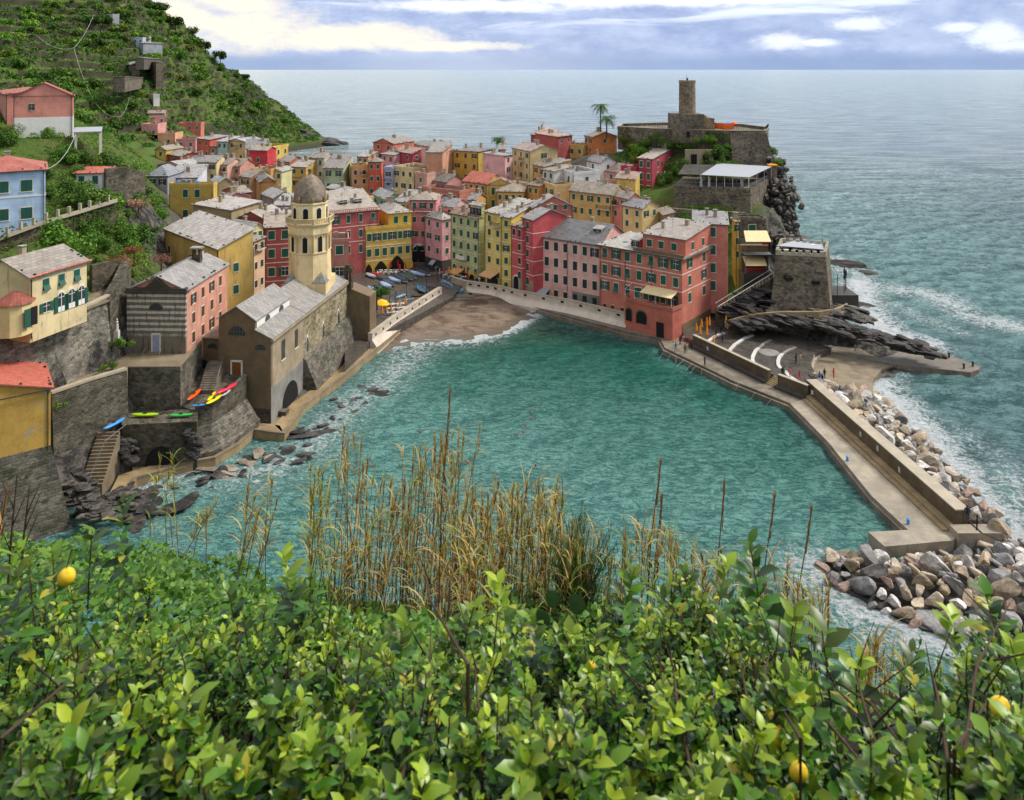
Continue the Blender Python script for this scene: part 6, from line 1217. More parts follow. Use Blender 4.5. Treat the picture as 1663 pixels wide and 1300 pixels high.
for fx in (1139, 1152, 1206): q = W(fx, 300, 205); mb.add([(q.x-.4, q.y+.3, 24.7), (q.x+.4, q.y+.3, 24.7), (q.x+.2, q.y+.3, 27.3), (q.x-.2, q.y+.3, 27.3)], [(0, 1, 2, 3)])
mb.build('curtain', 'canvas_white', r)
mb = MB()
for k in range(8):
    q = W(1130+k*11, 292, 214); mb.box(q.x-.6, q.x+.6, q.y-.4, q.y+.4, 25.3, 25.36); mb.box(q.x-.05, q.x+.05, q.y-.05, q.y+.05, 24.6, 25.3)
mb.build('table', 'white_trim', r)
mb = MB(); q = W(1255, 272, 222); mb.box(q.x-1.2, q.x+.9, q.y-1, q.y+1, 22, 28.2); mb.build('stone_hut', 'castle_stone', r, None); mb = MB(); mb.box(q.x-1.4, q.x+1.1, q.y-1.2, q.y+1.2, 28.2, 28.6); mb.build('hut_roof', 'canvas_orange', r)
wall('stone garden wall with small white merlons above the bastion house', [(1196, 187, 20.2), (1242, 186, 20.2)], 'castle_stone', 10, .8)
wall('stone retaining wall of the garden between the crimson villa and the bastion', [(1082, 203, 19.5), (1150, 198, 19.5), (1212, 196, 19.5)], 'castle_stone', 12, .8)
gw = empty('garden_arch', W(1146, 262, 228), 0, label='ruined cream garden wall with arches behind the restaurant canopy', cat='wall'); mb = MB(); mb.box(-6, 5.5, 0, .6, -3, 3.4); mb.mi = 1
for x in (-3.5, 0.0, 3.3): mb.box(x-.9, x+.9, -.05, .0, -2, 2.0)
mb.build('wall', ['tan_render', 'dark_inside'], gw)
# square bastion by the sea
bs = empty('bastion', (0, 0, 0), label='broad battered stone bastion with white crenellations by the open sea', cat='tower')
t4 = [wxy(1260, 161), wxy(1341, 159), wxy(1346, 169), wxy(1268, 172)]; b4 = [wxy(1246, 158.5), wxy(1354, 156.5), wxy(1358, 171), wxy(1262, 174)]
mb = MB(); mb.add([(*q, 0) for q in b4]+[(*q, 17.2) for q in t4], [(3, 2, 1, 0), (4, 5, 6, 7), (0, 1, 5, 4), (1, 2, 6, 5), (2, 3, 7, 6), (3, 0, 4, 7)]); mb.build('wall', 'castle_stone', bs)
mb = MB()
for i in range(4):
    a, c = Vector(t4[i]), Vector(t4[(i+1) % 4]); L_ = (c-a).length; n_m = int(L_/1.3); d = (c-a).normalized(); nn = Vector((-d.y, d.x))*.5
    mb.prism([a, c, c+nn, a+nn], 17.2, 17.75)
    for k in range(n_m): q = a.lerp(c, (k+.5)/n_m); mb.prism([q-d*.38-nn*.1, q+d*.38-nn*.1, q+d*.38+nn, q-d*.38+nn], 17.75, 18.3)
mb.build('crenellation', 'wall_cap', bs)
c4 = [Vector(W(1261, 399, 164)), Vector(W(1338, 405.5, 161)), Vector(W(1336, 396, 170)), Vector(W(1290, 391, 172))]; mb = MB(); slab(mb, c4, .08); mb.build('canopy', 'canvas_white', bs)
mb = MB()
for q in c4+[c4[0].lerp(c4[1], .5)]: mb.tube([(q.x, q.y+.2, 17.2), (q.x, q.y+.2, q.z)], .06, 5)
mb.tube([(*wxy(1335, 162), 17.2), (*wxy(1335, 162), 24)], .04, 5); mb.build('post', 'metal_grey', bs)
mb = MB()
for k in range(10): q = W(1270+rh_.random()*62, 410, 162+rh_.random()*6); mb.box(q.x-.5, q.x+.5, q.y-.35, q.y+.35, 17.9, 17.96); mb.box(q.x-.05, q.x+.05, q.y-.05, q.y+.05, 17.2, 17.9)
mb.build('table', 'white_trim', bs)
for px_, py_, w_ in ((1280, 452, 1.3), (1323, 458, 1.5)):
    q = W(px_, py_, 159.0); mb = MB(); mb.box(q.x-w_/2, q.x+w_/2, q.y-.9, q.y+1, q.z-.3, q.z+.3); mb.build('embrasure', 'dark_inside', bs)
# awning bar between the tall pink house and the bastion
ab = empty('terrace_bar', W(1232, 452, 167), 0, label='two-level terrace bar with cream awnings beside the bastion', cat='bar')
mb = MB(); mb.box(-3.2, 3.2, 0, 4, -8, 1.0); mb.build('platform', 'dark_concrete', ab)
mb = MB(); mb.box(-3.0, 3.0, 2.5, 4, 1.0, 6.5); mb.build('wall', 'brown_render', ab)
mb = MB(); slab(mb, [(-2.9, -.4, 8.0), (2.6, -.4, 8.0), (2.9, 3.4, 9.6), (-2.2, 3.4, 9.6)], .08); mb.build('awning', 'awning_cream', ab); mb = MB(); slab(mb, [(-3.0, -.8, 2.9), (1.6, -.8, 2.9), (1.9, 2.4, 4.2), (-2.8, 2.4, 4.2)], .08); mb.build('awning', 'awning_cream', ab)
mb = MB()
for x, z in ((-2.9, 8.0), (2.6, 8.0), (-3.0, 2.9), (1.6, 2.9)): mb.tube([(x, -.3, 1), (x, -.3, z)], .06, 5)
for k in range(18): mb.box(-3.1+k*.36, -3.06+k*.36, -.05, 0, 1.0, 2.0)
mb.box(-3.2, 3.2, -.06, .02, 2.0, 2.08); mb.box(-3.0, 3.0, -.2, 2.5, 5.0, 5.15); mb.build('frame', 'metal_grey', ab)
mb = MB(); mb.box(1.2, 2.6, 1.0, 1.3, 7.0, 7.9); mb.box(-2.2, 1.5, 1.5, 2.0, 1.0, 2.3); mb.build('counter', 'cover_red', ab)
# stair wall rising to the bastion
r = empty('ramp_stair', (0, 0, 0), label='long stone stair with white handrail climbing past the pink tower house', cat='stairs')
s0 = Vector(W(1166, 506, 161.5)); s1 = Vector(W(1254, 452, 165)); mb = MB(); n_s = 34
for k in range(n_s):
    q = s0.lerp(s1, k/n_s); q2 = s0.lerp(s1, (k+1)/n_s); mb.prism([(q.x, q.y), (q2.x, q2.y), (q2.x-.05, q2.y+2), (q.x-.05, q.y+2)], 0, q.z)
mb.build('wall', 'castle_stone', r); mb = MB(); mb.tube([s0+Vector((0, 0, 1)), s1+Vector((0, 0, 1))], .09, 5); mb.tube([s0+Vector((-.05, 2, 1.1)), s1+Vector((-.05, 2, 1.1))], .06, 5)
for k in range(18): q = s0.lerp(s1, k/17); mb.tube([q, q+Vector((0, 0, 1))], .04, 4)
mb.build('handrail', 'white_trim', r)
mb = MB(); path3 = [W(1178, 523, 157), W(1220, 511, 157), W(1270, 507, 155), W(1330, 507, 154), W(1360, 502, 156), W(1377, 494, 160)]
for i in range(5):
    a, c = path3[i], path3[i+1]; nn = Vector((0, .6, 0)); mb.add([a, c, c+nn, a+nn, a-Vector((0, 0, 1.2)), c-Vector((0, 0, 1.2)), c+nn-Vector((0, 0, 1.2)), a+nn-Vector((0, 0, 1.2))], [(0, 1, 2, 3), (7, 6, 5, 4), (0, 4, 5, 1), (2, 6, 7, 3), (1, 5, 6, 2), (3, 7, 4, 0)])
mb.build('rock_path', 'tan_ledge', kind='structure')
sd_ = empty('sea_deck', W(1362, 477, 166), 0, label='small railed deck behind the bastion above the waves', cat='deck'); mb = MB(); mb.box(-2.6, 3.4, -2, 5, -5, .2); mb.build('slab', 'dark_concrete', sd_); mb = MB()
for x, y in ((-1, -1.8), (1.2, 0), (2.2, 1.6), (2.9, 3), (3.2, 4.6)): mb.tube([(x, y, .2), (x, y, 4.6)], .07, 5)
for x, y in ((1.2, 0), (2.2, 1.6), (2.9, 3), (3.2, 4.6)): mb.lathe([(.16, 3.0), (.22, 3.8), (.06, 4.5)], 6, x, y)
mb.build('post', 'iron', sd_)
# ---------------------------------------------------------------- boats, kayaks
def boat_parts(kind):
    """unit-length boat along +x (bow), beam .34"""
    nst = 13; prof = []
    for i in range(nst):
        t = i/(nst-1); hw = .17*(math.sin(min(1, (t+.18)/.62)*math.pi/2) if t < .44 else 1)*(1-max(0, (t-.45)/.55)**2.2); sheer = .10+.05*max(0, t-.5)**2*4+.01*(1-t)
        prof.append((t-.5, max(hw, .003), sheer, .0+.03*max(0, t-.7)/.3))
    hull = MB(); hull.smooth = True; ring = []
    for x, hw, sh, kz in prof:
        ring.append([(x, -hw, sh), (x, -hw*.92, sh*.55+kz*.4), (x, -hw*.55, kz+.012), (x, 0, kz), (x, hw*.55, kz+.012), (x, hw*.92, sh*.55+kz*.4), (x, hw, sh)])
    m_ = 7; vs = [v for r_ in ring for v in r_]; hull.add(vs, [(i*m_+k, (i+1)*m_+k, (i+1)*m_+k+1, i*m_+k+1) for i in range(nst-1) for k in range(m_-1)]+[tuple(range(m_-1, -1, -1))])
    out = [hull]
    top = MB(); top.smooth = True
    if kind == 'cover':
        vs = []
        for x, hw, sh, kz in prof: vs += [(x, -hw*1.05, sh-.012), (x, -hw*1.04, sh+.004), (x, -hw*.5, sh+.03), (x, 0, sh+.042), (x, hw*.5, sh+.03), (x, hw*1.04, sh+.004), (x, hw*1.05, sh-.012)]
        top.add(vs, [(i*7+k, i*7+k+1, (i+1)*7+k+1, (i+1)*7+k) for i in range(nst-1) for k in range(6)]); out.append(top)
    else:
        vs = []
        for x, hw, sh, kz in prof: vs += [(x*.985, -hw*.86, sh-.004), (x*.985, -hw*.6, kz+.035), (x*.985, hw*.6, kz+.035), (x*.985, hw*.86, sh-.004)]
        top.add(vs, [(i*4+k, i*4+k+1, (i+1)*4+k+1, (i+1)*4+k) for i in range(nst-1) for k in range(3)]); out.append(top)
        rim = MB(); L = []
        for sgn in (-1, 1): rim.tube([(x, sgn*hw*.95, sh+.004) for x, hw, sh, kz in prof], .010, 5)
        out.append(rim); seat = MB()
        for t in (-.28, .0, .24): seat.box(t-.03, t+.03, -.15, .15, .075, .088)
        out.append(seat)
    return out
BOATS = {}
def boat(p, q, z, cover, label, wfac=1.0, hull='white_paint', inside='canvas_white', group='boats drawn up on the piazza', t='O', Lmin=0):
    a, c = G(*zp(t, *p), z), G(*zp(t, *q), z); d = c-a; L = max(Lmin, math.hypot(d.x, d.y)); mid = (a+c)/2
    r = empty('rowing_boat', (mid.x, mid.y, z), math.atan2(d.y, d.x), label=label, cat='boat', group=group); r.scale = (L, L*wfac, L*.95)
    key = (cover, hull, inside)
    if key not in BOATS:
        ps = boat_parts('cover' if cover else 'open'); mats = [hull, cover] if cover else [hull, inside, hull, 'timber']
        BOATS[key] = [mb.mesh(n, m_) for mb, m_, n in zip(ps, mats, ['hull', 'cover'] if cover else ['hull', 'inside', 'gunwale', 'seat'])]
    for me in BOATS[key]: place(me.name.split('.')[0], me, r)
    return r
Z0 = 2.35
for p, q, cv, lb in [((195, 372), (352, 398), 'cover_red', 'boat under a red cover'), ((128, 385), (252, 440), 'canvas_white', 'boat under a whitish cover beside the tree'), ((268, 415), (425, 470), 'cover_grey', 'dark grey covered boat beside the pale covered boat'),
                     ((425, 440), (578, 502), 'cover_pale', 'pale blue covered boat in the middle of the row'), ((505, 425), (672, 506), 'cover_navy', 'navy covered boat right of the middle pale blue one'), ((572, 400), (742, 470), 'cover_grey', 'charcoal covered boat in the upper row'),
                     ((640, 385), (786, 452), 'cover_green', 'dull green covered boat in the upper row'), ((712, 360), (892, 416), 'cover_pale', 'long light blue covered boat in the upper row'), ((790, 350), (965, 410), 'cover_navy', 'dark covered boat at the right end of the row'),
                     ((350, 478), (502, 546), 'cover_grey', 'grey covered boat in the lower row'), ((320, 505), (447, 582), 'cover_pale', 'whitish blue covered boat lying low in the row'), ((236, 545), (350, 612), 'cover_navy', 'navy covered boat near the tree'), ((148, 560), (262, 622), 'cover_pale', 'blue-grey covered boat at the left end of the row')]:
    boat(p, q, Z0, cv, lb+' on the piazza', .95)
boat((1238, 582), (1118, 488), 1.9, None, 'sky blue open boat higher on the slipway', 1.0, 'boat_blue', 'boat_lightblue', 'boats on the slipway')
boat((1232, 548), (1392, 656), 1.45, None, 'turquoise open boat lower on the slipway', 1.0, 'boat_blue', 'canvas_white', 'boats on the slipway')
boat((905, 640), (808, 545), Z0, None, 'teal open boat beside the black railing', 1.1, 'cover_green', 'boat_blue'); boat((520, 700), (650, 650), Z0, None, 'teal boat among blue ones near the lamp post', 1.0, 'boat_blue', 'boat_lightblue')
boat((620, 725), (745, 705), Z0, None, 'light blue boat touching the quay wall', 1.0, 'boat_lightblue', 'boat_blue'); boat((720, 640), (800, 618), Z0, 'cover_navy', 'small black boat by the black railing'); boat((715, 668), (895, 660), Z0, None, 'dark wooden boat behind the quay wall', .9, 'dark_concrete', 'timber')
boat((455, 690), (520, 640), Z0, 'cover_navy', 'small navy covered boat behind the teal ones')
def kayak(t, p, q, z, mat, label, w_=.20, z2=None):
    a, c = G(*zp(t, *p), z), G(*zp(t, *q), z if z2 is None else z2); d = c-a; L = math.hypot(d.x, d.y); mid = (a+c)/2
    r = empty('kayak', mid, math.atan2(d.y, d.x), label=label, cat='kayak', group='kayaks stored above the shore'); r.rotation_euler = (0, -math.asin(d.z/d.length), math.atan2(d.y, d.x)); r.scale = (L, L, L)
    mb = MB(); mb.smooth = True; n = 15; vs = []
    for i in range(n):
        t_ = i/(n-1)*2-1; hw = w_*.5*math.sqrt(max(0, 1-abs(t_)**2.3))+.002; up = .03*abs(t_)**3
        vs += [(t_*.5, hw*math.cos(a_), up+.045+hw*.55*math.sin(a_)) for a_ in np.linspace(0, 2*math.pi, 10, endpoint=False)]
    mb.add(vs, [(i*10+k, (i+1)*10+k, (i+1)*10+(k+1) % 10, i*10+(k+1) % 10) for i in range(n-1) for k in range(10)]); mb.build('hull', mat, r)
    mb = MB(); mb.lathe([(.055, .085+w_*.14), (.06, .10+w_*.16), (.045, .10+w_*.16), (.04, .07+w_*.14)], 12); o = mb.build('cockpit', 'iron', r); o.scale = (1.5, .8, 1)
kayak('Y', (20, 622), (258, 620), 7.0, 'kayak_lime', 'lime kayak on the stone deck above the culvert'); kayak('Y', (345, 628), (555, 618), 7.0, 'kayak_green', 'green and blue kayak at the right end of the stone deck')
kayak('K', (640, 612), (776, 540), 7.0, 'kayak_blue', 'light blue kayak at the top of the worn shore stairs'); kayak('Y', (506, 500), (620, 400), 7.9, 'kayak_orange', 'orange kayak leaning beside the stairs of the yard')
kayak('Y', (682, 500), (748, 422), 8.3, 'kayak_yellow', 'shorter yellow kayak in the yard'); kayak('Y', (668, 532), (808, 448), 8.1, 'kayak_yellow', 'longer yellow kayak on the curved wall'); kayak('Y', (748, 446), (938, 348), 8.6, 'kayak_red', 'red kayak on the curved wall in front of the church')
kayak('Y', (806, 458), (882, 400), 8.4, 'canvas_white', 'white kayak below the red one'); kayak('Y', (538, 538), (668, 530), 8.0, 'kayak_blue', 'sky blue kayak at the corner of the yard wall')

# ---------------------------------------------------------------- parasols, tables, lamps, bollards
def closed_parasol(base, mat, label, h=3.0, group=None):
    r = empty('parasol', base, 0, label=label, cat='parasol', group=group)
    mb = MB(); mb.lathe([(.05, h*.30), (.26, h*.36), (.22, h*.6), (.12, h*.9), (.03, h)], 8); mb.build('canopy', mat, r); mb = MB(); mb.tube([(0, 0, 0), (0, 0, h*.4)], .05, 5); mb.lathe([(.35, 0), (.35, .1), (.05, .12)], 8); mb.build('pole', 'metal_grey', r)
for x, y, h, lb in [(212, 302, 2.4, 'leftmost closed orange parasol on the arena edge'), (255, 345, 2.7, 'second closed orange parasol from the left on the arena edge'), (270, 262, 2.6, 'closed orange parasol behind the second one'), (330, 362, 3.2, 'tall closed orange parasol in the middle of the arena cluster'),
                    (328, 240, 2.6, 'closed orange parasol at the back left of the arena cluster'), (358, 250, 2.9, 'closed orange parasol at the back of the arena cluster'), (541, 282, 3.6, 'lone tall closed orange parasol standing right of the cluster'), (402, 412, 1.6, 'short closed orange parasol by the first white curved seat')]:
    closed_parasol(G(*zp('V', x, y), 2.0), 'canvas_orange', lb, h, 'closed orange parasols by the arena')
for x, y, m_, lb in [(260, 905, 'canvas_orange', 'closed orange parasol left of the open yellow ones'), (380, 905, 'canvas_orange', 'closed orange parasol under the open yellow ones'), (450, 912, 'canvas_orange', 'closed orange parasol amid the white chairs'), (562, 842, 'canvas_orange', 'closed orange parasol right of the white chairs'),
                     (640, 805, 'canvas_orange', 'closed orange parasol nearest the teal boats'), (330, 940, 'canvas_orange', 'closed orange parasol closest to the quay wall'), (440, 325, 'canvas_red', 'closed red parasol before the big arch'), (537, 305, 'canvas_red', 'closed red parasol inside the big arch'),
                     (562, 362, 'canvas_red', 'closed red parasol among the white tables'), (645, 342, 'canvas_red', 'closed red parasol right of the big arch'), (727, 322, 'canvas_orange', 'closed orange parasol at the yellow house corner'), (1147, 402, 'canvas_red', 'closed red parasol at the lane mouth'),
                     (1215, 402, 'canvas_orange', 'closed rust parasol below the tan awning'), (1302, 382, 'canvas_red', 'tall closed red parasol before the green house'), (1412, 402, 'canvas_red', 'closed red parasol right of the tan awning'), (1465, 476, 'canvas_red', 'closed red parasol by the pale wall'),
                     (1495, 412, 'canvas_yellow', 'closed yellow parasol before the green house'), (1476, 442, 'canvas_yellow', 'closed yellow parasol behind the red one at the pale wall'), (1560, 476, 'canvas_orange', 'closed orange parasol at the end of the café rows'), (1322, 420, 'canvas_yellow', 'closed yellow parasol beside the tall red one')]:
    closed_parasol(G(*zp('O', x, y), Z0), m_, lb, 2.6, 'closed parasols of the piazza cafés')
for x, y, lb in ((320, 770, 'upper'), (345, 800, 'lower')):
    r = empty('parasol', G(*zp('O', x, y+110), Z0), 0, label=lb+' open yellow parasol over the white café chairs', cat='parasol'); mb = MB(); mb.lathe([(1.35, 2.3), (1.35, 2.45), (.05, 3.0)], 12); mb.build('canopy', 'canvas_yellow', r); mb = MB(); mb.tube([(0, 0, 0), (0, 0, 2.8)], .05, 5); mb.build('pole', 'metal_grey', r)
def table_proto():
    top = MB(); top.lathe([(.45, .72), (.45, .76)], 10); leg = MB(); leg.tube([(0, 0, 0), (0, 0, .72)], .05, 5); leg.lathe([(.25, 0), (.25, .04)], 8); c = MB(); c.box(.55, .95, -.2, .2, .42, .46); c.box(.93, .97, -.2, .2, .46, .85)
    for x in (.57, .91):
        for y in (-.18, .18): c.box(x-.02, x+.02, y-.02, y+.02, 0, .42)
    return top.mesh('table_top', 'white_paint'), leg.mesh('leg', 'metal_grey'), c.mesh('chair', 'white_paint')
TT, TL, TC = table_proto()
def cafe(x, y, t, label, group, z=Z0):
    g_ = G(*zp(t, x, y), z); r = empty('cafe_table', g_, rh_.random()*3, label=label, cat='table', group=group); place('table_top', TT, r); place('leg', TL, r)
    for a in (0, math.pi): place('chair', TC, None, loc=g_, rz=r.rotation_euler.z+a, label='white chair drawn up to '+label, cat='chair', group='white chairs '+group[6:])
for i in range(14): cafe(410+(i % 5)*48+(i//5)*14, 812+(i//5)*52-(i % 5)*4, 'O', 'white café table in the block behind the left quay wall', 'white café tables behind the left quay wall')
for i in range(10): cafe(310+(i % 6)*68, 352+(i//6)*26, 'O', 'white café table before the yellow arcade', 'white café tables before the yellow arcade')
for x, y in ((1160, 412), (1240, 432), (1350, 380), (1350, 422), (1400, 440), (1570, 448), (1610, 466)): cafe(x, y, 'O', 'white café table in front of the green house', 'white café tables in front of the green house')
def lamp(t, x, y, z, h, label):
    r = empty('street_lamp', G(*zp(t, x, y), z), 0, label=label, cat='lamp'); mb = MB(); mb.tube([(0, 0, 0), (0, 0, h)], [.09, .05], 6); mb.lathe([(.2, 0), (.12, .5), (.08, .6)], 8); mb.build('post', 'iron', r); mb = MB(); mb.lathe([(.1, h), (.22, h+.4), (.26, h+.42), (.04, h+.65)], 6); mb.build('lantern', 'glass', r)
lamp('O', 650, 672, Z0, 4.2, 'black street lamp in the middle of the piazza'); lamp('O', 512, 905, Z0, 4.5, 'black street lamp among the white chairs'); lamp('O', 915, 640, Z0, 3.4, 'short black street lamp by the black railing'); lamp('O', 425, 800, Z0, 3.2, 'dark lamp post near the open yellow parasols')
r = empty('boat_railing', (0, 0, 0), label='row of black mooring posts with a rail beside the slipway', cat='railing'); mb = MB()
for k in range(7): q = G(*zp('O', 930+k*22, 600+k*2), Z0); mb.tube([q, q+Vector((0, 0, 1.3))], .09, 5)
q0, q1 = G(*zp('O', 930, 600), Z0), G(*zp('O', 1062, 612), Z0); mb.tube([q0+Vector((0, 0, 1.2)), q1+Vector((0, 0, 1.2))], .08, 5); mb.build('rail', 'iron', r)
for (t, x, y, z, lb) in (('S', 1088, 668, 1.0, 'dark bollard at the back edge of the jetty'), ('S', 1260, 730, 1.0, 'dark bollard midway along the jetty tip'), ('S', 1340, 790, 1.0, 'low dark bollard at the front of the jetty tip'), ('S', 1388, 778, 1.0, 'dark bollard at the very end of the jetty')):
    mb = MB(); mb.lathe([(.18, 0), (.16, .6), (.24, .7), (.24, .9), (.05, .95)], 8); mb.build('bollard', 'iron', loc=G(*zp(t, x, y), z), label=lb, cat='bollard')
for (x, y, lb) in ((470, 203, 'small blue bollard beside the recess of the breakwater quay'), (880, 628, 'small blue bollard near the inner corner of the breakwater end')):
    mb = MB(); mb.lathe([(.18, 0), (.16, .5), (.24, .6), (.05, .75)], 8); mb.build('bollard', 'kayak_blue', loc=G(*zp('U', x, y), 1.25), label=lb, cat='bollard')
for i, (x, y) in enumerate([(870, 664), (861, 670), (861, 681), (853, 692), (850, 704), (840, 708), (778, 724), (772, 742), (683, 703), (870, 757), (656, 826), (759, 753)]):
    mb = MB(); mb.smooth = True; mb.lathe([(.03, -.1), (.12, 0), (.15, .1), (.1, .2), (.03, .24)], 8); mb.build('buoy', 'cover_red', loc=G(x, y, 0)+Vector((0, 0, .05)), label='small dark red buoy floating in the harbour', cat='buoy', group='mooring buoys in the harbour')
# signs on the sea wall
for (t, x, y, lb) in (('U', 560, 22, 'first'), ('U', 675, 118, 'second'), ('U', 822, 262, 'third'), ('T', 1160, 572, 'corner'), ('V', 338, 485, 'arena')):
    a_, c_ = (Vector(gxy(1310, 641, 1.2)), Vector(gxy(1553, 863, 1.2))) if t == 'U' else (Vector(a1), Vector(b1)) if t == 'V' else (Vector(b2), Vector(c2))
    px_, py_ = zp(t, x, y); k = (px_-CX)/FPX; d_ = c_-a_; s_ = (k*a_.y-a_.x)/(d_.x-k*d_.y); q = a_+d_*s_; nn = Vector((d_.y, -d_.x)).normalized(); nn = nn if nn.x < 0 else -nn; z = HC-(py_-HY)*q.y/FPX; dd = d_.normalized()
    mb = MB(); o1, o2 = q+nn*.02-dd*.22, q+nn*.02+dd*.22; o3, o4 = o2+nn*.04, o1+nn*.04; mb.prism([o1, o2, o3, o4], max(1.8, z-.35), max(1.8, z-.35)+.7)
    mb.build('notice', 'white_paint', label={'first': 'white notice on the sea wall farthest from its seaward end', 'second': 'white notice on the sea wall above the quay recess', 'third': 'white notice halfway along the long sea wall', 'corner': 'white notice at the corner where the long sea wall begins', 'arena': 'pale blue-white notice on the brown parapet below the arena'}[lb], cat='sign')
for i, (a, c) in enumerate([((150, 308), (115, 350)), ((200, 320), (172, 358)), ((245, 332), (234, 378)), ((292, 352), (228, 405)), ((345, 378), (300, 424)), ((372, 395), (330, 440)), ((416, 412), (408, 452)), ((656, 512), (640, 560)), ((770, 576), (738, 617)), ((880, 622), (845, 652))]):
    q0, q1 = G(*zp('T', *a), 1.3), G(*zp('T', *c), .0); mb = MB(); mb.tube([q0, q0.lerp(q1, .5)-Vector((0, 0, .12)), q1-Vector((0, 0, .3))], .045, 4); mb.build('mooring_rope', 'cord', label='pale mooring rope running from the quay edge down into the harbour', cat='rope', group='mooring ropes along the quay below the arena')
# ---------------------------------------------------------------- people
def person_mesh(pose):
    J = {'pel': (0, 0, .95), 'waist': (0, 0, 1.10), 'chest': (0, 0, 1.34), 'neck': (0, .01, 1.48), 'head0': (0, -.01, 1.56), 'head': (0, -.015, 1.65), 'top': (0, -.01, 1.72)}
    st_l = {'stand': (.02, -.02), 'walk': (-.28, .26), 'lean': (.0, .05)}[pose]
    for s_, sw in ((-1, st_l[0]), (1, st_l[1])):
        n = 'L' if s_ < 0 else 'R'
        J['hip'+n] = (s_*.095, 0, .88); J['knee'+n] = (s_*.10, sw*.5-.03, .49); J['ank'+n] = (s_*.10, sw, .09); J['toe'+n] = (s_*.11, sw-.17, .035)
        J['sh'+n] = (s_*.19, 0, 1.40); aw = -sw
        if pose == 'lean': J['el'+n] = (s_*.27, -.14, 1.18); J['ha'+n] = (s_*.16, -.34, 1.24); J['fi'+n] = (s_*.12, -.42, 1.26)
        else: J['el'+n] = (s_*.25, aw*.35+.02, 1.13); J['ha'+n] = (s_*.26, aw*.75-.06, .90); J['fi'+n] = (s_*.25, aw*.8-.08, .80)
    R_ = {'pel': .155, 'waist': .14, 'chest': .165, 'neck': .055, 'head0': .085, 'head': .10, 'top': .07, 'hip': .10, 'knee': .062, 'ank': .045, 'toe': .04, 'sh': .075, 'el': .048, 'ha': .034, 'fi': .022}
    E = [('pel', 'waist'), ('waist', 'chest'), ('chest', 'neck'), ('neck', 'head0'), ('head0', 'head'), ('head', 'top')]
    for n in 'LR': E += [('pel', 'hip'+n), ('hip'+n, 'knee'+n), ('knee'+n, 'ank'+n), ('ank'+n, 'toe'+n), ('chest', 'sh'+n), ('sh'+n, 'el'+n), ('el'+n, 'ha'+n), ('ha'+n, 'fi'+n)]
    ks = list(J); me = bpy.data.meshes.new('person_'+pose); me.from_pydata([J[k] for k in ks], [(ks.index(a), ks.index(b_)) for a, b_ in E], []); o = bpy.data.objects.new('tmp_person', me); COL.objects.link(o)
    mo = o.modifiers.new('skin', 'SKIN'); mo.use_smooth_shade = True
    for i, k in enumerate(ks):
        rr = R_.get(k, R_.get(k[:-1], .05)); me.skin_vertices[0].data[i].radius = (rr, rr*(.72 if k in ('pel', 'waist', 'chest') else 1)); me.skin_vertices[0].data[i].use_root = (k == 'pel')
    o.modifiers.new('sub', 'SUBSURF').levels = 1
    dg = bpy.context.evaluated_depsgraph_get(); ev = bpy.data.meshes.new_from_object(o.evaluated_get(dg)); bpy.data.objects.remove(o)
    for p_ in ev.polygons:
        c = p_.center; p_.use_smooth = True
        hand = c.z < .93 and abs(c.x) > .2 if pose != 'lean' else (c.y < -.30 and c.z > 1)
        p_.material_index = 2 if (c.z > 1.50 or hand) else (0 if c.z > .93 or (abs(c.x) > .2 and c.z > .9) else (3 if c.z < .12 else 1))
    return ev
PM = {k: person_mesh(k) for k in ('stand', 'walk', 'lean')}
hm = MB(); hm.smooth = True; hm.lathe([(.105, 1.60), (.125, 1.68), (.10, 1.76), (.03, 1.80)], 10, 0, .015); HAIR = hm.mesh('hair', 'hair')
for n_, c_ in (('cloth_black', '#1c1d22'), ('cloth_navy', '#232f4a'), ('cloth_red', '#c11a22'), ('cloth_blue', '#2c66b4'), ('cloth_white', '#cfcfcb'), ('cloth_grey', '#6a6c70'), ('cloth_green', '#3c5c44'), ('cloth_tan', '#a08a6c'), ('cloth_pink', '#c87a80'), ('cloth_denim', '#3d4f6e'), ('shoe', '#1a1816')): flat(n_, c_, .8, .12, 6)
def person(loc, rot, pose, top, bot, label, h=1.0):
    r = empty('person', loc, rot, label=label, cat='person'); r.scale = (h, h, h); me = PM[pose].copy(); me.materials.clear()
    for m_ in ('cloth_'+top, 'cloth_'+bot, 'skin', 'shoe'): me.materials.append(MATS[m_])
    place('body', me, r); place('hair', HAIR, r)
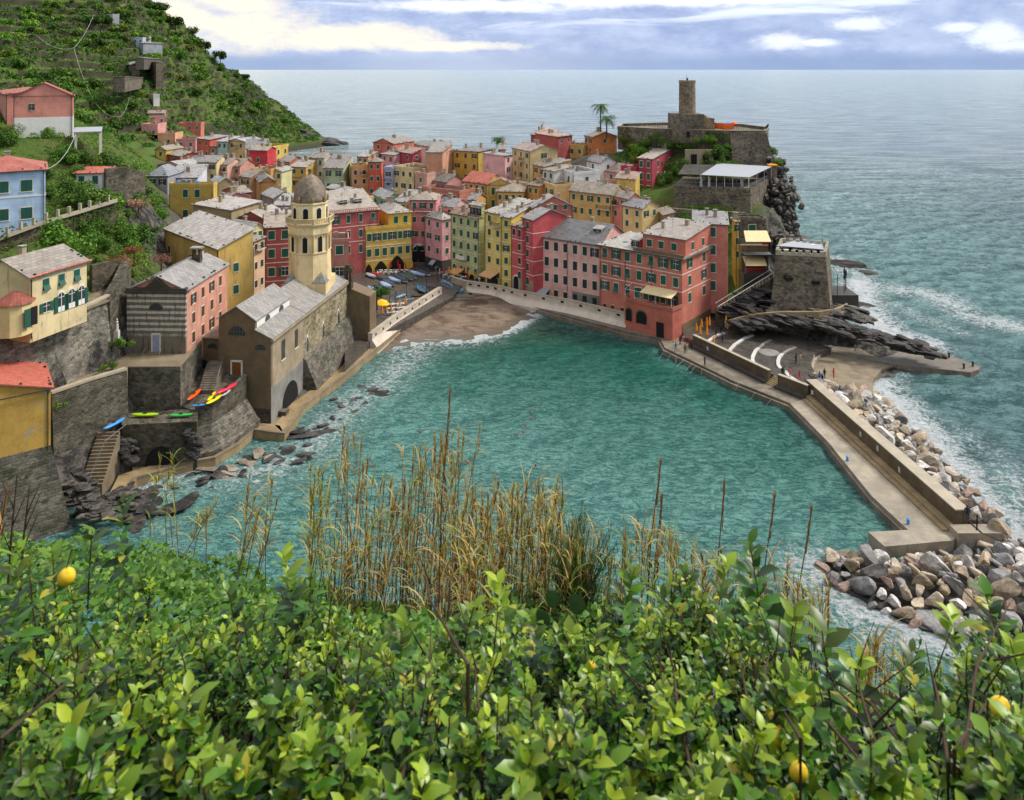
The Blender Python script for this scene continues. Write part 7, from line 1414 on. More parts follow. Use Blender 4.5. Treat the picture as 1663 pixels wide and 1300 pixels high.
PP = [('T', 222, 292, 1.2, 'stand', 'white', 'denim', 'person in white top and jeans at the left of the group by the arena wall'), ('T', 238, 296, 1.2, 'walk', 'grey', 'denim', 'person in grey with jeans near the quay edge in the group'), ('T', 300, 312, 1.2, 'stand', 'green', 'denim', 'person in green top standing right in the group by the arena wall'),
      ('T', 312, 298, 1.2, 'stand', 'tan', 'black', 'person in tan jacket behind the green one'), ('T', 268, 250, 1.3, 'stand', 'black', 'black', 'person in black at the back of the group'), ('T', 288, 240, 1.3, 'walk', 'pink', 'grey', 'person in pink at the back of the group'), ('T', 330, 262, 1.2, 'stand', 'red', 'navy', 'person in red beside the parapet start'), ('T', 345, 285, 1.2, 'stand', 'black', 'navy', 'person in dark coat nearest the parapet'),
      ('T', 434, 392, 1.2, 'lean', 'navy', 'black', 'person in dark clothes leaning on the quay with something in hand'), ('T', 958, 466, 2.1, 'stand', 'black', 'black', 'person in black above the steps of the arena'), ('T', 970, 464, 2.1, 'walk', 'grey', 'black', 'person in grey close to the one in black above the steps'), ('T', 1010, 470, 2.1, 'stand', 'pink', 'grey', 'person in pale pink on the arena floor'),
      ('T', 1073, 494, 2.1, 'walk', 'red', 'navy', 'person with red scarf walking on the arena floor'), ('T', 1050, 372, 2.1, 'stand', 'black', 'navy', 'person in black in the pair on the striped paving'), ('T', 1079, 370, 2.1, 'stand', 'tan', 'tan', 'person in tan in the pair on the striped paving'), ('T', 1176, 520, 2.0, 'stand', 'grey', 'navy', 'person in grey at the start of the boulders'),
      ('T', 1208, 498, 1.4, 'stand', 'blue', 'black', 'person in bright blue jacket at the bathing platform'), ('T', 1226, 512, 1.4, 'walk', 'navy', 'navy', 'person in navy beside the bright blue jacket'), ('T', 1242, 478, 1.2, 'stand', 'black', 'grey', 'person in black behind the bright blue jacket'), ('T', 1304, 476, 1.1, 'lean', 'red', 'red', 'person in a red raincoat crouching over the boulders'),
      ('T', 1450, 302, 1.1, 'walk', 'tan', 'tan', 'lone person in tan on the jetty'), ('U', 1277, 604, 3.75, 'stand', 'navy', 'red', 'person with navy jacket and red trousers on the sea wall'), ('U', 1345, 672, 3.0, 'stand', 'black', 'navy', 'person in black standing at the end of the sea wall'),
      ('V', 430, 328, 2.1, 'walk', 'black', 'black', 'person in black among the orange parasols'), ('V', 500, 392, 2.1, 'stand', 'navy', 'black', 'person in navy below the first white curved seat'), ('V', 484, 292, 2.1, 'stand', 'black', 'grey', 'person left of the lone tall orange parasol'), ('V', 558, 240, 2.1, 'stand', 'white', 'navy', 'person right of the lone tall orange parasol'),
      ('Q', 1200, 892, 1.5, 'stand', 'white', 'grey', 'person in white on the ramp above the beach'), ('Q', 1228, 880, 1.5, 'walk', 'black', 'black', 'person in black beside the white one on the beach ramp'), ('Q', 1314, 905, 1.4, 'stand', 'black', 'navy', 'lone person in black on the beach ramp'), ('Q', 1390, 918, 1.4, 'walk', 'tan', 'grey', 'person in light clothes at the foot of the beach ramp'),
      ('D', 672, 868, 2.0, 'stand', 'black', 'black', 'person in black before the coral house'), ('D', 692, 866, 2.0, 'walk', 'grey', 'navy', 'person in grey before the coral house'), ('O', 972, 352, Z0, 'stand', 'navy', 'black', 'person at the left of the crowd in the lane mouth'), ('O', 1000, 362, Z0, 'walk', 'black', 'navy', 'second person in the crowd at the lane mouth'),
      ('O', 1034, 345, Z0, 'stand', 'grey', 'black', 'person in grey in the crowd at the lane mouth'), ('O', 1060, 360, Z0, 'walk', 'black', 'black', 'person in black in the crowd at the lane mouth'), ('O', 1090, 372, Z0, 'stand', 'white', 'grey', 'person in white in the crowd at the lane mouth'), ('O', 1040, 442, Z0, 'walk', 'red', 'navy', 'person in red crossing the piazza'), ('O', 1062, 472, Z0, 'walk', 'green', 'tan', 'person in green crossing the piazza'), ('O', 1110, 440, Z0, 'stand', 'navy', 'navy', 'person in navy above the slipway'),
      ('D', 172, 752, 2.2, 'stand', 'white', 'grey', 'person in white under the white awning'), ('D', 212, 756, 2.2, 'stand', 'blue', 'grey', 'person in blue right of the white awning'), ('O', 762, 222, Z0, 'stand', 'black', 'navy', 'person in the arch of the rose pink house'), ('O', 800, 262, Z0, 'walk', 'grey', 'black', 'person at the arch beside the yellow house')]
for t, x, y, z, pose, a, b_, lb in PP: person(G(*zp(t, x, y), z), rh_.uniform(0, 6.28), pose, a, b_, lb, 1.0)

# ---------------------------------------------------------------- boulders
def rock_proto(seed, sub=2, ang=7):
    r_ = random.Random(seed); bm = bmesh.new(); bmesh.ops.create_icosphere(bm, subdivisions=sub, radius=1)
    planes = []
    for _ in range(ang+3):
        v = Vector((r_.gauss(0, 1), r_.gauss(0, 1), r_.gauss(0, 1))).normalized(); planes.append((v, r_.uniform(.36, .66)))
    off = Vector((seed*3.1, seed*1.7, 0))
    for v in bm.verts:
        for n, d in planes:
            s_ = v.co.dot(n)
            if s_ > d: v.co -= n*(s_-d)*.92
        v.co += v.co.normalized()*(mnoise.noise(v.co*1.3+off)*.10+mnoise.noise(v.co*3.5+off)*.05)
        v.co = Vector((v.co.x*1.15, v.co.y*.88, v.co.z*.78))
    me = bpy.data.meshes.new('boulder'); bm.to_mesh(me); bm.free()
    return me
RP = [rock_proto(s, 3) for s in range(9)]
for me in RP: me.materials.append(MATS['boulder'])
RPD = [rock_proto(s+20, 3, 5) for s in range(5)]
for me in RPD: me.materials.append(MATS['black_rock'])
TINT = [((.95, .96, 1.0), 'pale grey'), ((.42, .43, .47), 'blue-grey'), ((.68, .56, .42), 'ochre brown'), ((.75, .66, .54), 'sandy'), ((.30, .30, .32), 'dark'), ((.55, .40, .34), 'reddish brown'), ((1.15, 1.15, 1.18), 'white')]
TW = [18, 14, 20, 18, 8, 7, 12]
rr = random.Random(3)
def pile(poly, n, smin, smax, hfun, where, lowz=0):
    xs = [p_[0] for p_ in poly]; ys = [p_[1] for p_ in poly]; placed = []; tries = 0
    while len(placed) < n and tries < 30000:
        tries += 1; x, y = rr.uniform(min(xs), max(xs)), rr.uniform(min(ys), max(ys))
        if not inpoly(np.array([x]), np.array([y]), poly)[0]: continue
        s_ = rr.uniform(smin, smax)**1.0*rr.choice([.75, 1, 1, 1.25])
        if any((x-a)**2+(y-b_)**2 < (.64*(s_+c))**2 for a, b_, c in placed): continue
        placed.append((x, y, s_)); z = hfun(x, y); ti = rr.choices(range(7), TW)[0]; tint, nm = TINT[ti]; k = rr.uniform(.8, 1.12)
        o = place('boulder', rr.choice(RP), None, tuple(v*k*t_ for v, t_ in zip(tint, (1.16, 1.14, 1.10))), (x, y, z+s_*.12), (rr.uniform(-.6, .6), rr.uniform(-.6, .6), rr.uniform(0, 6.28)), s_, cat='boulder')
        vx = CX+FPX*x/y; vy = HY+FPX*(HC-z)/y
        if 'end heap' in where: sub = ', harbour tip' if vx < 1425 else ', just below the concrete platform' if vx < 1570 and vy < 935 else ', lower middle' if vx < 1560 else ', seaward shoulder'
        else: sub = ', near the bathing platform' if vy < 690 else ', beside its middle' if vy < 780 else ', near its outer end'
        sz_ = 'big ' if s_ > smin+(smax-smin)*.62 else 'small ' if s_ < smin+(smax-smin)*.25 else ''
        o['label'] = f'{sz_}{nm} boulder {where}{sub}'; o['group'] = f'{sz_}{nm} boulders {where}{sub}'
    return placed
wallo = [Vector(gxy(1310, 641, 1.2))+Vector((1.8, 1.0)), Vector(gxy(1553, 863, 1.2))+Vector((1.8, 0))]
outer = gp([(1430, 640), (1478, 690), (1530, 752), (1585, 812), (1640, 885)], 0)
side = [tuple(wallo[0]), (wallo[0].x+.5, wallo[0].y+4)]+gp([(1390, 632)], .5)+outer+[(wallo[1].x+6, wallo[1].y-2), tuple(wallo[1])]
def dwall(x, y):
    return max(0, x-np.interp(y, [wallo[1].y, wallo[0].y], [wallo[1].x, wallo[0].x]))
endp = gp([(1338, 908), (1352, 888), (1412, 893), (1438, 902), (1550, 890), (1585, 872), (1650, 870), (1760, 900), (1800, 1040), (1640, 1035), (1500, 1012), (1420, 975), (1345, 935)], .8)
mb = MB(); mb.prism(endp, -3, lambda x, y: .2); mb.build('rubble_bed', 'black_rock', kind='structure')
mb = MB(); mb.add([(wallo[0].x, wallo[0].y+3, 2.2), (wallo[1].x, wallo[1].y-2, 2.2), (wallo[1].x+8, wallo[1].y-2, -1.2), (wallo[1].x+8.5, wallo[0].y*.5+wallo[1].y*.5, -1.2), (wallo[0].x+9, wallo[0].y+3, -1.2)], [(0, 1, 2, 3, 4)]); mb.build('rubble_bed', 'black_rock', kind='structure')
pl1 = pile(side, 130, .7, 1.6, lambda x, y: max(-.2, 2.7-dwall(x, y)*.26), 'along the sea wall')
def hend(x, y):
    d = float(polydist(np.array([x]), np.array([y]), endp, True)[0]); return min(1.7, -.1+d*.42)
pl2 = pile(endp, 170, .75, 1.75, hend, 'at the end heap')
def scatter_rocks(pts, n, smin, smax, label, group, z=0, spread=3, mats=RPD, mz=None, tint=(1, 1, 1)):
    for i in range(n):
        t = rr.random()*(len(pts)-1); k = int(t); a, c = Vector(pts[k]), Vector(pts[min(k+1, len(pts)-1)]); q = a.lerp(c, t-k); s_ = rr.uniform(smin, smax)
        o = place('rock', rr.choice(mats), None, tint, (q.x+rr.gauss(0, spread), q.y+rr.gauss(0, spread), z+rr.uniform(-.3, .2)*s_), (rr.uniform(-.3, .3), rr.uniform(-.3, .3), rr.uniform(0, 6.28)), (s_*rr.uniform(.9, 1.6), s_, s_*rr.uniform(.25, .5)), label=label, cat='rock', group=group)
scatter_rocks(gp([(290, 785), (350, 775), (430, 745), (470, 735), (520, 700), (580, 655), (620, 625)]), 60, .35, 1.2, 'dark wet rock in the surf below the church', 'rocks in the surf below the church', 0, 1.6)
scatter_rocks(gp([(350, 770), (400, 755), (440, 738)]), 8, .8, 1.5, 'brown boulder at the foot of the curved yard wall', 'brown boulders at the yard wall foot', .2, 1.2, RP, tint=(.5, .42, .34))
scatter_rocks(gp([(130, 855), (190, 830), (235, 822), (265, 850)]), 14, .9, 2.0, 'dark rock at the foot of the shore stairs', 'rocks at the foot of the shore stairs', .3, 1.4)
o = place('rock', RPD[1], None, None, G(505, 705, 0), .3, (3.6, 1.5, .6), label='long flat grey rock lying in the surf beside the ledge', cat='rock')
o = place('rock', RPD[2], None, None, G(600, 645, 0), .2, (4.0, .5, .25), label='thin dark reef breaking the surface left of the harbour middle', cat='rock')
for q, s_, z, lb in (((1380, 436), (8, 4, 3.0), -.5, 'black sea rock behind the bastion'), ((1408, 446), (3.5, 2, 1.4), -.2, 'small black tip of rock beyond the bastion'), ((1400, 497), (6, 2.2, 1.6), -.2, 'low black reef in the breakers off the bastion'), ((1288, 388), (8, 6, 5), -1, 'big black rock below the castle cliff')):
    place('rock', RPD[rr.randrange(5)], None, None, G(*q, z), -.45, s_, label=lb, cat='rock')
# bedded black slope between bastion and jetty, cliffs: rugged solid masses
def crag(pts, n, smin, smax, zj, flat_=.5, rotz=-.35, name='cliff', mat='black_rock', lx=1.7):
    V_, F_, off = [], [], 0
    for i in range(n):
        t = rr.random()*(len(pts)-1); k = int(t); a, c = Vector(pts[k]), Vector(pts[min(k+1, len(pts)-1)]); q = a.lerp(c, t-k)+Vector((rr.gauss(0, zj), rr.gauss(0, zj), rr.gauss(0, zj*.3))); s_ = rr.uniform(smin, smax)
        me = rr.choice(RPD); co = np.empty(len(me.vertices)*3); me.vertices.foreach_get('co', co); co = co.reshape(-1, 3)*np.array([s_*lx, s_*.7, s_*flat_])
        ra = rotz+rr.gauss(0, .2); tl = rr.gauss(.15, .1); Rm = np.array(Matrix.Rotation(ra, 3, 'Z') @ Matrix.Rotation(tl, 3, 'Y')); co = co@Rm.T+np.array(q)
        fs = np.array([p_.vertices[:] for p_ in me.polygons])+off; V_.append(co); F_.append(fs); off += len(co)
    return place(name, npmesh(name, np.vstack(V_), np.vstack(F_), mat), kind='structure')
crag([W(1195, 527, 157), W(1260, 522, 155), W(1330, 524, 152), W(1400, 540, 148.5), W(1460, 556, 145.5), W(1508, 573, 143.5)], 330, .6, 1.6, 1.1, .62, -.35, 'cliff', 'black_rock', 1.35)
crag([W(1215, 505, 159), W(1300, 512, 156), W(1385, 506, 158), W(1400, 520, 155)], 150, .7, 1.6, 1.0, .7, -.3, 'cliff', 'cliff_rock', 1.3)
crag([W(1250, 470, 163), W(1215, 490, 162), W(1190, 510, 161)], 60, .8, 1.6, .8, .7)
crag([W(1264, 300, 219), W(1270, 340, 216), W(1268, 380, 213), W(1262, 398, 200), W(1255, 385, 190)], 700, .5, 1.5, 1.9, 1.3, .9, 'cliff', 'cliff_rock', 1.15)
crag([W(1256, 262, 228), W(1268, 300, 226), W(1272, 330, 223)], 340, .5, 1.4, 1.5, 1.3, .9, 'cliff', 'cliff_rock', 1.1)
crag([W(122, 775, 98), W(135, 810, 96.5), W(170, 835, 93.5), W(215, 790, 101)], 110, .4, 1.1, .8, .9, .6, 'cliff', 'cliff_rock', 1.2)
crag([W(200, 715, 106), W(214, 750, 105)], 40, .3, .6, .3, 1.6, .3); crag([W(306, 700, 107.3), W(316, 742, 107.3)], 40, .3, .6, .25, 1.6, .3)
crag([W(445, 210, 560), W(480, 219, 570), W(520, 230, 572), W(546, 236.5, 572)], 160, 2.0, 5.5, 3.0, .7, .5)
# ---------------------------------------------------------------- vegetation
def ground(x, y): return float(terrain_h([x], [y])[0])
def crown_mesh(name, n, leaf, lobes, seed, mat='foliage', squash=.85, hollow=.55):
    """leaf quads spread through overlapping lobes of a unit-radius crown whose base is at z=0"""
    r = np.random.default_rng(seed); L = [(r.normal(0, .38), r.normal(0, .38), .35+abs(r.normal(0, .35)), r.uniform(.32, .6)) for _ in range(lobes)]
    idx = r.integers(0, lobes, n); c = np.array([L[i][:3] for i in idx]); rad = np.array([L[i][3] for i in idx])
    d = r.normal(size=(n, 3)); d /= np.linalg.norm(d, axis=1)[:, None]; rr_ = rad*(hollow+(1-hollow)*r.random(n)**.5)*(1+.25*r.normal(size=n)*.5)
    p = c+d*rr_[:, None]; p[:, 2] = np.maximum(p[:, 2]*squash, .02)
    nrm = d+r.normal(size=(n, 3))*.55; nrm /= np.linalg.norm(nrm, axis=1)[:, None]
    t = np.cross(nrm, r.normal(size=(n, 3))); t /= np.linalg.norm(t, axis=1)[:, None]; b_ = np.cross(nrm, t); s = leaf*r.uniform(.6, 1.4, n)[:, None]
    V = np.stack([p-t*s, p-b_*s*.55+nrm*s*.15, p+t*s, p+b_*s*.55+nrm*s*.15], 1).reshape(-1, 3)
    return npmesh(name, V, np.arange(4*n).reshape(-1, 4), mat)
NEAR = [crown_mesh('crown', 1500, .075, 9, s) for s in range(4)]; FAR = [crown_mesh('crown', 420, .15, 7, 10+s) for s in range(4)]; COLM = crown_mesh('crown', 500, .10, 10, 33)
DRY = [crown_mesh('crown', 1300, .05, 8, 40+s, 'dry_flower') for s in range(2)]
tm = MB(); tm.tube([(0, 0, -1), (0, 0, .1), (.03, 0, .5)], [.07, .05, .03], 6)
for a in range(4): tm.tube([(.01, 0, .2), (.3*math.cos(a*1.6), .3*math.sin(a*1.6), .65)], [.03, .012], 4)
TRUNK = tm.mesh('trunk', 'bark')
vr = random.Random(21)
GRN = [((.75, 1.0, .55), 'mid green'), ((.45, .62, .38), 'dark green'), ((1.1, 1.3, .62), 'bright green'), ((.85, .92, .8), 'grey-green'), ((.95, .62, .42), 'russet'), ((1.25, 1.12, .55), 'yellow-green')]
def shrub(x, y, z, s, where, group, protos, tint=None, cat='shrub', name='shrub', hgt=1.0, trunk=True, nm=None):
    c, nn = tint if tint else vr.choices(GRN, [5, 5, 3, 3, 1, 2])[0]; k = vr.uniform(.75, 1.15)
    r = empty(name, (x, y, z), vr.uniform(0, 6.28), label=f'{nn} {nm or cat} {where}', cat=cat, group=f'{nn} {group}'); r.scale = (s, s, s*hgt)
    place('crown', vr.choice(protos), r, tuple(v*k for v in c))
    if trunk: place('trunk', TRUNK, r)
    return r
def zone(poly, n, smin, smax, where, group, protos, **k):
    pts = [wxy(a, b_) for a, b_ in poly]; xs = [p_[0] for p_ in pts]; ys = [p_[1] for p_ in pts]; c = 0; t = 0
    while c < n and t < n*60:
        t += 1; x, y = vr.uniform(min(xs), max(xs)), vr.uniform(min(ys), max(ys))
        if not inpoly(np.array([x]), np.array([y]), pts)[0]: continue
        z = ground(x, y)
        if z < 1.2: continue
        shrub(x, y, z-.2, vr.uniform(smin, smax), where, group, protos, **k); c += 1
zone([(125, 118), (215, 124), (262, 150), (190, 138), (120, 131)], 26, 1.0, 2.4, 'in the steep garden behind the cream villa', 'shrubs in the garden behind the cream villa', NEAR)
zone([(180, 140), (262, 152), (268, 176), (205, 172)], 12, 1.2, 2.4, 'between the dark garden wall and the mustard terrace house', 'shrubs between garden wall and mustard terrace house', NEAR)
zone([(75, 131), (180, 140), (180, 148), (75, 145)], 12, 1.4, 2.6, 'between the blue house and the little white house', 'shrubs beside the little white house', NEAR)
zone([(0, 140), (120, 148), (200, 156), (230, 168), (120, 160), (0, 157)], 18, 1.6, 3.0, 'on the bank below the big pink gable house', 'shrubs on the bank below the pink gable house', NEAR)
zone([(-10, 106), (60, 112), (100, 120), (60, 120), (-10, 118)], 8, 1.2, 2.2, 'on the bank between the cream villa and the blue house', 'shrubs between the villa and the blue house', NEAR)
for px_, py_, Y_, s_, lb in ((195, 425, 122, 2.1, 'larger reddish brown bush in the middle of the villa garden'), (218, 405, 127, 1.7, 'smaller reddish brown bush uphill in the villa garden'), (262, 420, 132, 1.8, 'dull purple-brown bush beside the mustard yellow wall'), (225, 330, 150, 2.4, 'tangle of faded pink blossom twigs under the dark wall')):
    p_ = W(px_, py_, Y_); r = empty('bush', p_-Vector((0, 0, s_*.4)), 0, label=lb, cat='bush'); r.scale = (s_, s_, s_*.9); place('crown', vr.choice(DRY), r, (.8, .42, .32) if 'reddish' in lb else (.7, .5, .5) if 'purple' in lb else (1.3, 1.1, 1.1)); place('trunk', TRUNK, r)
zone([(1005, 228), (1090, 227), (1185, 227), (1185, 233), (1090, 237), (1005, 246)], 44, 1.2, 2.8, 'in the garden below the castle wall', 'shrubs below the castle wall', NEAR)
zone([(1090, 192), (1230, 190), (1225, 202), (1090, 204)], 30, 1.0, 1.9, 'in the kitchen garden under the restaurant terrace', 'shrubs in the garden under the restaurant', NEAR)
zone([(1010, 262), (1100, 262), (1080, 250), (1010, 255)], 8, 1.2, 2.2, 'on top of the castle terrace left of the tower', 'shrubs on the castle terrace', NEAR)
for px_, py_, Y_, s_, tnt, lb in ((1168, 245, 227, 2.9, 1, 'round dark green tree in front of the castle bastion'), (1165, 268, 224, 2.3, 3, 'blue-green bush beside the ruined garden arch'), (1112, 262, 226, 1.8, 3, 'small blue-green bush left of the ruined garden arch'), (1035, 240, 240, 2.8, 2, 'bright green rounded bush behind the orange house'), (1092, 232, 236, 2.4, 1, 'dark creeper hanging on the castle wall'),
                                  (1253, 245, 232, 2.4, 0, 'bush clinging to the corner of the castle bastion'), (1262, 262, 226, 2.0, 2, 'bright bush hanging over the cliff edge'), (95, 380, 113, 4.0, 0, 'large round olive tree behind the cream villa'), (140, 310, 134, 3.2, 3, 'big grey-green tree below the little white house'), (228, 375, 142, 2.8, 1, 'dark evergreen above the mustard yellow house'), (612, 470, 166, 2.6, 1, 'small dark green tree on the piazza behind the church gable')):
    p_ = W(px_, py_, Y_); r = empty('tree', p_-Vector((0, 0, s_*.75)), vr.random()*6, label=lb, cat='tree'); r.scale = (s_, s_, s_); place('crown', vr.choice(NEAR), r, GRN[tnt][0]); place('trunk', TRUNK, r)
# bright cypress-like shrub on the stone wall, hanging plants
for px_, py_, Y_, s_ in ((196, 565, 112.5, 1.2), (182, 598, 110, .8), (166, 603, 108.5, .7), (88, 665, 101, .9)): shrub(*W(px_, py_, Y_), s_, 'rooted in the dark walls left of the chapel', 'plants rooted in the dark walls', NEAR, tint=GRN[2], nm='wall plant', cat='plant', name='wall_plant')
# far hill
hp = [(20, 430), (120, 460), (240, 515), (300, 536), (350, 555), (400, 566), (440, 570), (480, 572), (440, 545), (400, 500), (335, 440), (310, 410), (250, 400), (120, 360), (0, 330)]
zone(hp[:9]+[(400, 500), (320, 440)], 70, 3.0, 5.5, 'on the seaward slope of the far hill', 'scrub trees on the seaward slope of the far hill', FAR, cat='tree', name='tree')
zone([(0, 250), (120, 262), (230, 300), (250, 395), (240, 480), (60, 440), (0, 420)], 80, 2.2, 4.5, 'among the terraces of the far hill', 'trees among the terraces of the far hill', FAR, cat='tree', name='tree')
for px_, py_, Y_, s_, lb in ((285, 30, 522, 6.5, 'umbrella-shaped dark tree on the hill skyline'), (262, 12, 520, 5, 'dark tree near the top of the hill skyline'), (334, 72, 548, 4.5, 'small pine halfway down the hill skyline'), (358, 88, 553, 5, 'pointed pine lower on the hill skyline'), (312, 52, 545, 4, 'bushy tree on the hill skyline between the umbrella tree and the pines'), (222, 160, 385, 3.4, 'bright yellow-green round tree below the hill tower house'), (400, 122, 566, 3.2, 'lowest small tree on the hill skyline')):
    p_ = W(px_, py_, Y_); r = empty('tree', p_-Vector((0, 0, s_*.7)), 0, label=lb, cat='tree'); r.scale = (s_, s_, s_*(1.3 if 'pine' in lb else 1)); place('crown', vr.choice(FAR), r, (.9, 1.2, .5) if 'bright' in lb else (.32, .42, .30)); place('trunk', TRUNK, r)
def cover(name, label, P_, n_leaf, rad, leaf, mat, seed, color=None):
    r = np.random.default_rng(seed); n = len(P_); c = np.repeat(P_, n_leaf, 0); N_ = len(c); rad_ = np.repeat(r.uniform(.5, 1.2, n)*rad, n_leaf)
    d = r.normal(size=(N_, 3)); d[:, 2] = np.abs(d[:, 2]); d /= np.linalg.norm(d, axis=1)[:, None]; p = c+d*rad_[:, None]*np.array([1, 1, .75])*r.uniform(.6, 1, N_)[:, None]
    nrm = d+r.normal(size=(N_, 3))*.6; nrm /= np.linalg.norm(nrm, axis=1)[:, None]; t = np.cross(nrm, r.normal(size=(N_, 3))); t /= np.linalg.norm(t, axis=1)[:, None]; b_ = np.cross(nrm, t); s = leaf*r.uniform(.6, 1.4, N_)[:, None]
    V = np.stack([p-t*s, p-b_*s*.6, p+t*s, p+b_*s*.6], 1).reshape(-1, 3); me = npmesh(name, V, np.arange(4*N_).reshape(-1, 4), mat)
    return place(name, me, None, color, label=label, cat='ground cover', kind='stuff')
def sample(poly, n, cond=None, seed=0):
    pts = [wxy(a, b_) for a, b_ in poly]; r = np.random.default_rng(seed); xs = [p_[0] for p_ in pts]; ys = [p_[1] for p_ in pts]
    x = r.uniform(min(xs), max(xs), n*4); y = r.uniform(min(ys), max(ys), n*4); k = inpoly(x, y, pts); x, y = x[k][:n], y[k][:n]; z = terrain_h(x, y)
    e = .8; gx_ = (terrain_h(x+e, y)-z)/e; gy_ = (terrain_h(x, y+e)-z)/e; sl = np.hypot(gx_, gy_); k = z > 1.5
    if cond is not None: k &= cond(x, y, z, sl)
    return np.stack([x, y, z-.2], 1)[k]
hillP = [(-60, 250), (120, 258), (235, 290), (262, 345), (330, 390), (345, 430), (440, 520), (535, 576), (500, 592), (400, 605), (300, 545), (240, 522), (100, 500), (-60, 460)]
terr_ = lambda x, y, z: (z > 22) & (y > 232) & (-x-.36*y+25 > 10) & (z < 100)
dens = lambda x, y, z, sl: np.where(terr_(x, y, z), ((sl > .8) & (vnoise(x, y, 12, 56) > -.2)) | (vnoise(x, y, 26, 57) > .12), (vnoise(x, y, 16, 55) > -.2) | (sl > .8))
cover('scrub', 'dense evergreen scrub covering the far hill', sample(hillP, 9000, dens, 4), 20, 1.9, .52, 'foliage', 1, (.5, .68, .42))
cover('grass', 'bright green grass and vegetable rows on the far terraces', sample([(-60, 240), (190, 262), (200, 330), (190, 420), (-60, 440)], 5200, lambda x, y, z, sl: (sl < .35) & (z > 28) & (vnoise(x, y, 20, 63) > -.12), 14), 10, .8, .35, 'foliage', 12, (1.5, 2.1, .7))
cover('scrub', 'yellowish dry scrub scattered over the far hill', sample(hillP, 1500, lambda x, y, z, sl: (vnoise(x, y, 30, 77) > .05) & ~terr_(x, y, z), 6), 18, 1.6, .5, 'foliage', 2, (1.3, 1.15, .7))
nearP = [(-60, 104), (60, 111), (130, 117), (200, 118), (215, 122), (262, 140), (272, 176), (262, 240), (120, 225), (-60, 215)]
cover('undergrowth', 'green undergrowth on the near left gardens', sample(nearP, 3800, lambda x, y, z, sl: vnoise(x, y, 7, 15) > -.15, 8), 22, .75, .16, 'foliage', 3, (1.0, 1.25, .55))
cover('undergrowth', 'dark ivy and weeds on the near left banks', sample(nearP, 1500, lambda x, y, z, sl: vnoise(x, y, 9, 19) < .0, 9), 22, .9, .16, 'foliage', 4, (.5, .65, .4))
cover('undergrowth', 'low green plants on the slope around the castle', sample([(1000, 222), (1090, 228), (1190, 226), (1240, 231), (1190, 236), (1090, 240), (1000, 252)], 900, None, 10), 22, .8, .18, 'foliage', 5, (.8, 1.05, .55))
cover('undergrowth', 'vegetable rows and vines under the restaurant terrace', sample([(1080, 190), (1235, 187), (1232, 203), (1085, 206)], 900, None, 11), 22, .6, .15, 'foliage', 6, (1.0, 1.3, .6))
# ivy draped on walls
def drape(label, a, b_, z0, z1, n, seed, color):
    r = np.random.default_rng(seed); t = r.random(n); x = a[0]+(b_[0]-a[0])*t; y = a[1]+(b_[1]-a[1])*t-.3; z = z1-(z1-z0)*r.random(n)**1.6; return cover('ivy', label, np.stack([x, y, z], 1), 14, .35, .12, 'foliage', seed, color)
drape('ivy hanging on the wall under the blue house parapet', wxy(-10, 117.6), wxy(190, 136.8), 26, 31.5, 240, 31, (.55, .7, .4)); drape('moss and weeds hanging on the castle wall', wxy(1003, 249), wxy(1186, 231), 31, 37, 620, 32, (.6, .7, .4))
drape('green moss band above the rocks beside the church', (-36.3, 133.5), (-32.6, 153), 3.5, 7, 120, 33, (.7, .9, .35))
for i in range(16):
    pxx = 1008+i*11.5+vr.uniform(-4, 4); YY = float(np.interp(pxx, [1003, 1060, 1120, 1186], [248, 239.5, 234.5, 230.5])); p_ = W(pxx, vr.uniform(222, 240), YY); shrub(p_.x, p_.y, p_.z-1.2, vr.uniform(1.3, 2.4), 'against the foot of the castle terrace wall', 'bushes against the castle terrace wall', NEAR)
# palms
def palm(px_, ptop, pbase, Y_, label, s_=1.0):
    t = W(px_, ptop, Y_); b_ = W(px_, pbase, Y_); r = empty('palm_tree', b_, 0, label=label, cat='palm tree'); h = t.z-b_.z; mb = MB(); mb.tube([(0, 0, -2), (.1, 0, h*.5), (0, 0, h)], [.28, .2, .24], 8); mb.build('trunk', 'bark', r)
    V, F_ = [], []; n = 0; rp = random.Random(int(px_))
    for k in range(44):
        a = rp.uniform(0, 6.28); up = rp.uniform(-.5, 1.1); L = 4.3*s_*rp.uniform(.8, 1.1); prev = None; d = Vector((math.cos(a), math.sin(a), up)).normalized(); p_ = Vector((0, 0, h)); side_ = Vector((-math.sin(a), math.cos(a), 0))
        for j in range(9):
            q = p_+d*(L/9); d = (d+Vector((0, 0, -.22))).normalized()
            for sg in (-1, 1):
                for o_ in (0, .5):
                    m_ = p_.lerp(q, o_); w_ = .62*s_*math.sin(math.pi*(j+1.2+o_)/10.5)+.05; tip = m_+side_*sg*w_+Vector((0, 0, -.25*w_))+d*w_*.5; V += [tuple(m_), tuple(m_+d*.12), tuple(tip), tuple(tip)]; V[-1] = tuple(tip+d*.03); F_.append((n, n+1, n+3, n+2)); n += 4
            p_ = q
    place('fronds', npmesh('fronds', np.array(V), np.array(F_), 'foliage'), r, (.5, .68, .42))
palm(975, 173, 215, 265, 'taller palm at the left end of the castle garden'); palm(985, 192, 216, 258, 'shorter bushy palm beside the taller one', 1.1); palm(810, 226, 250, 268, 'single palm tree standing between the village houses and the sea', .85)

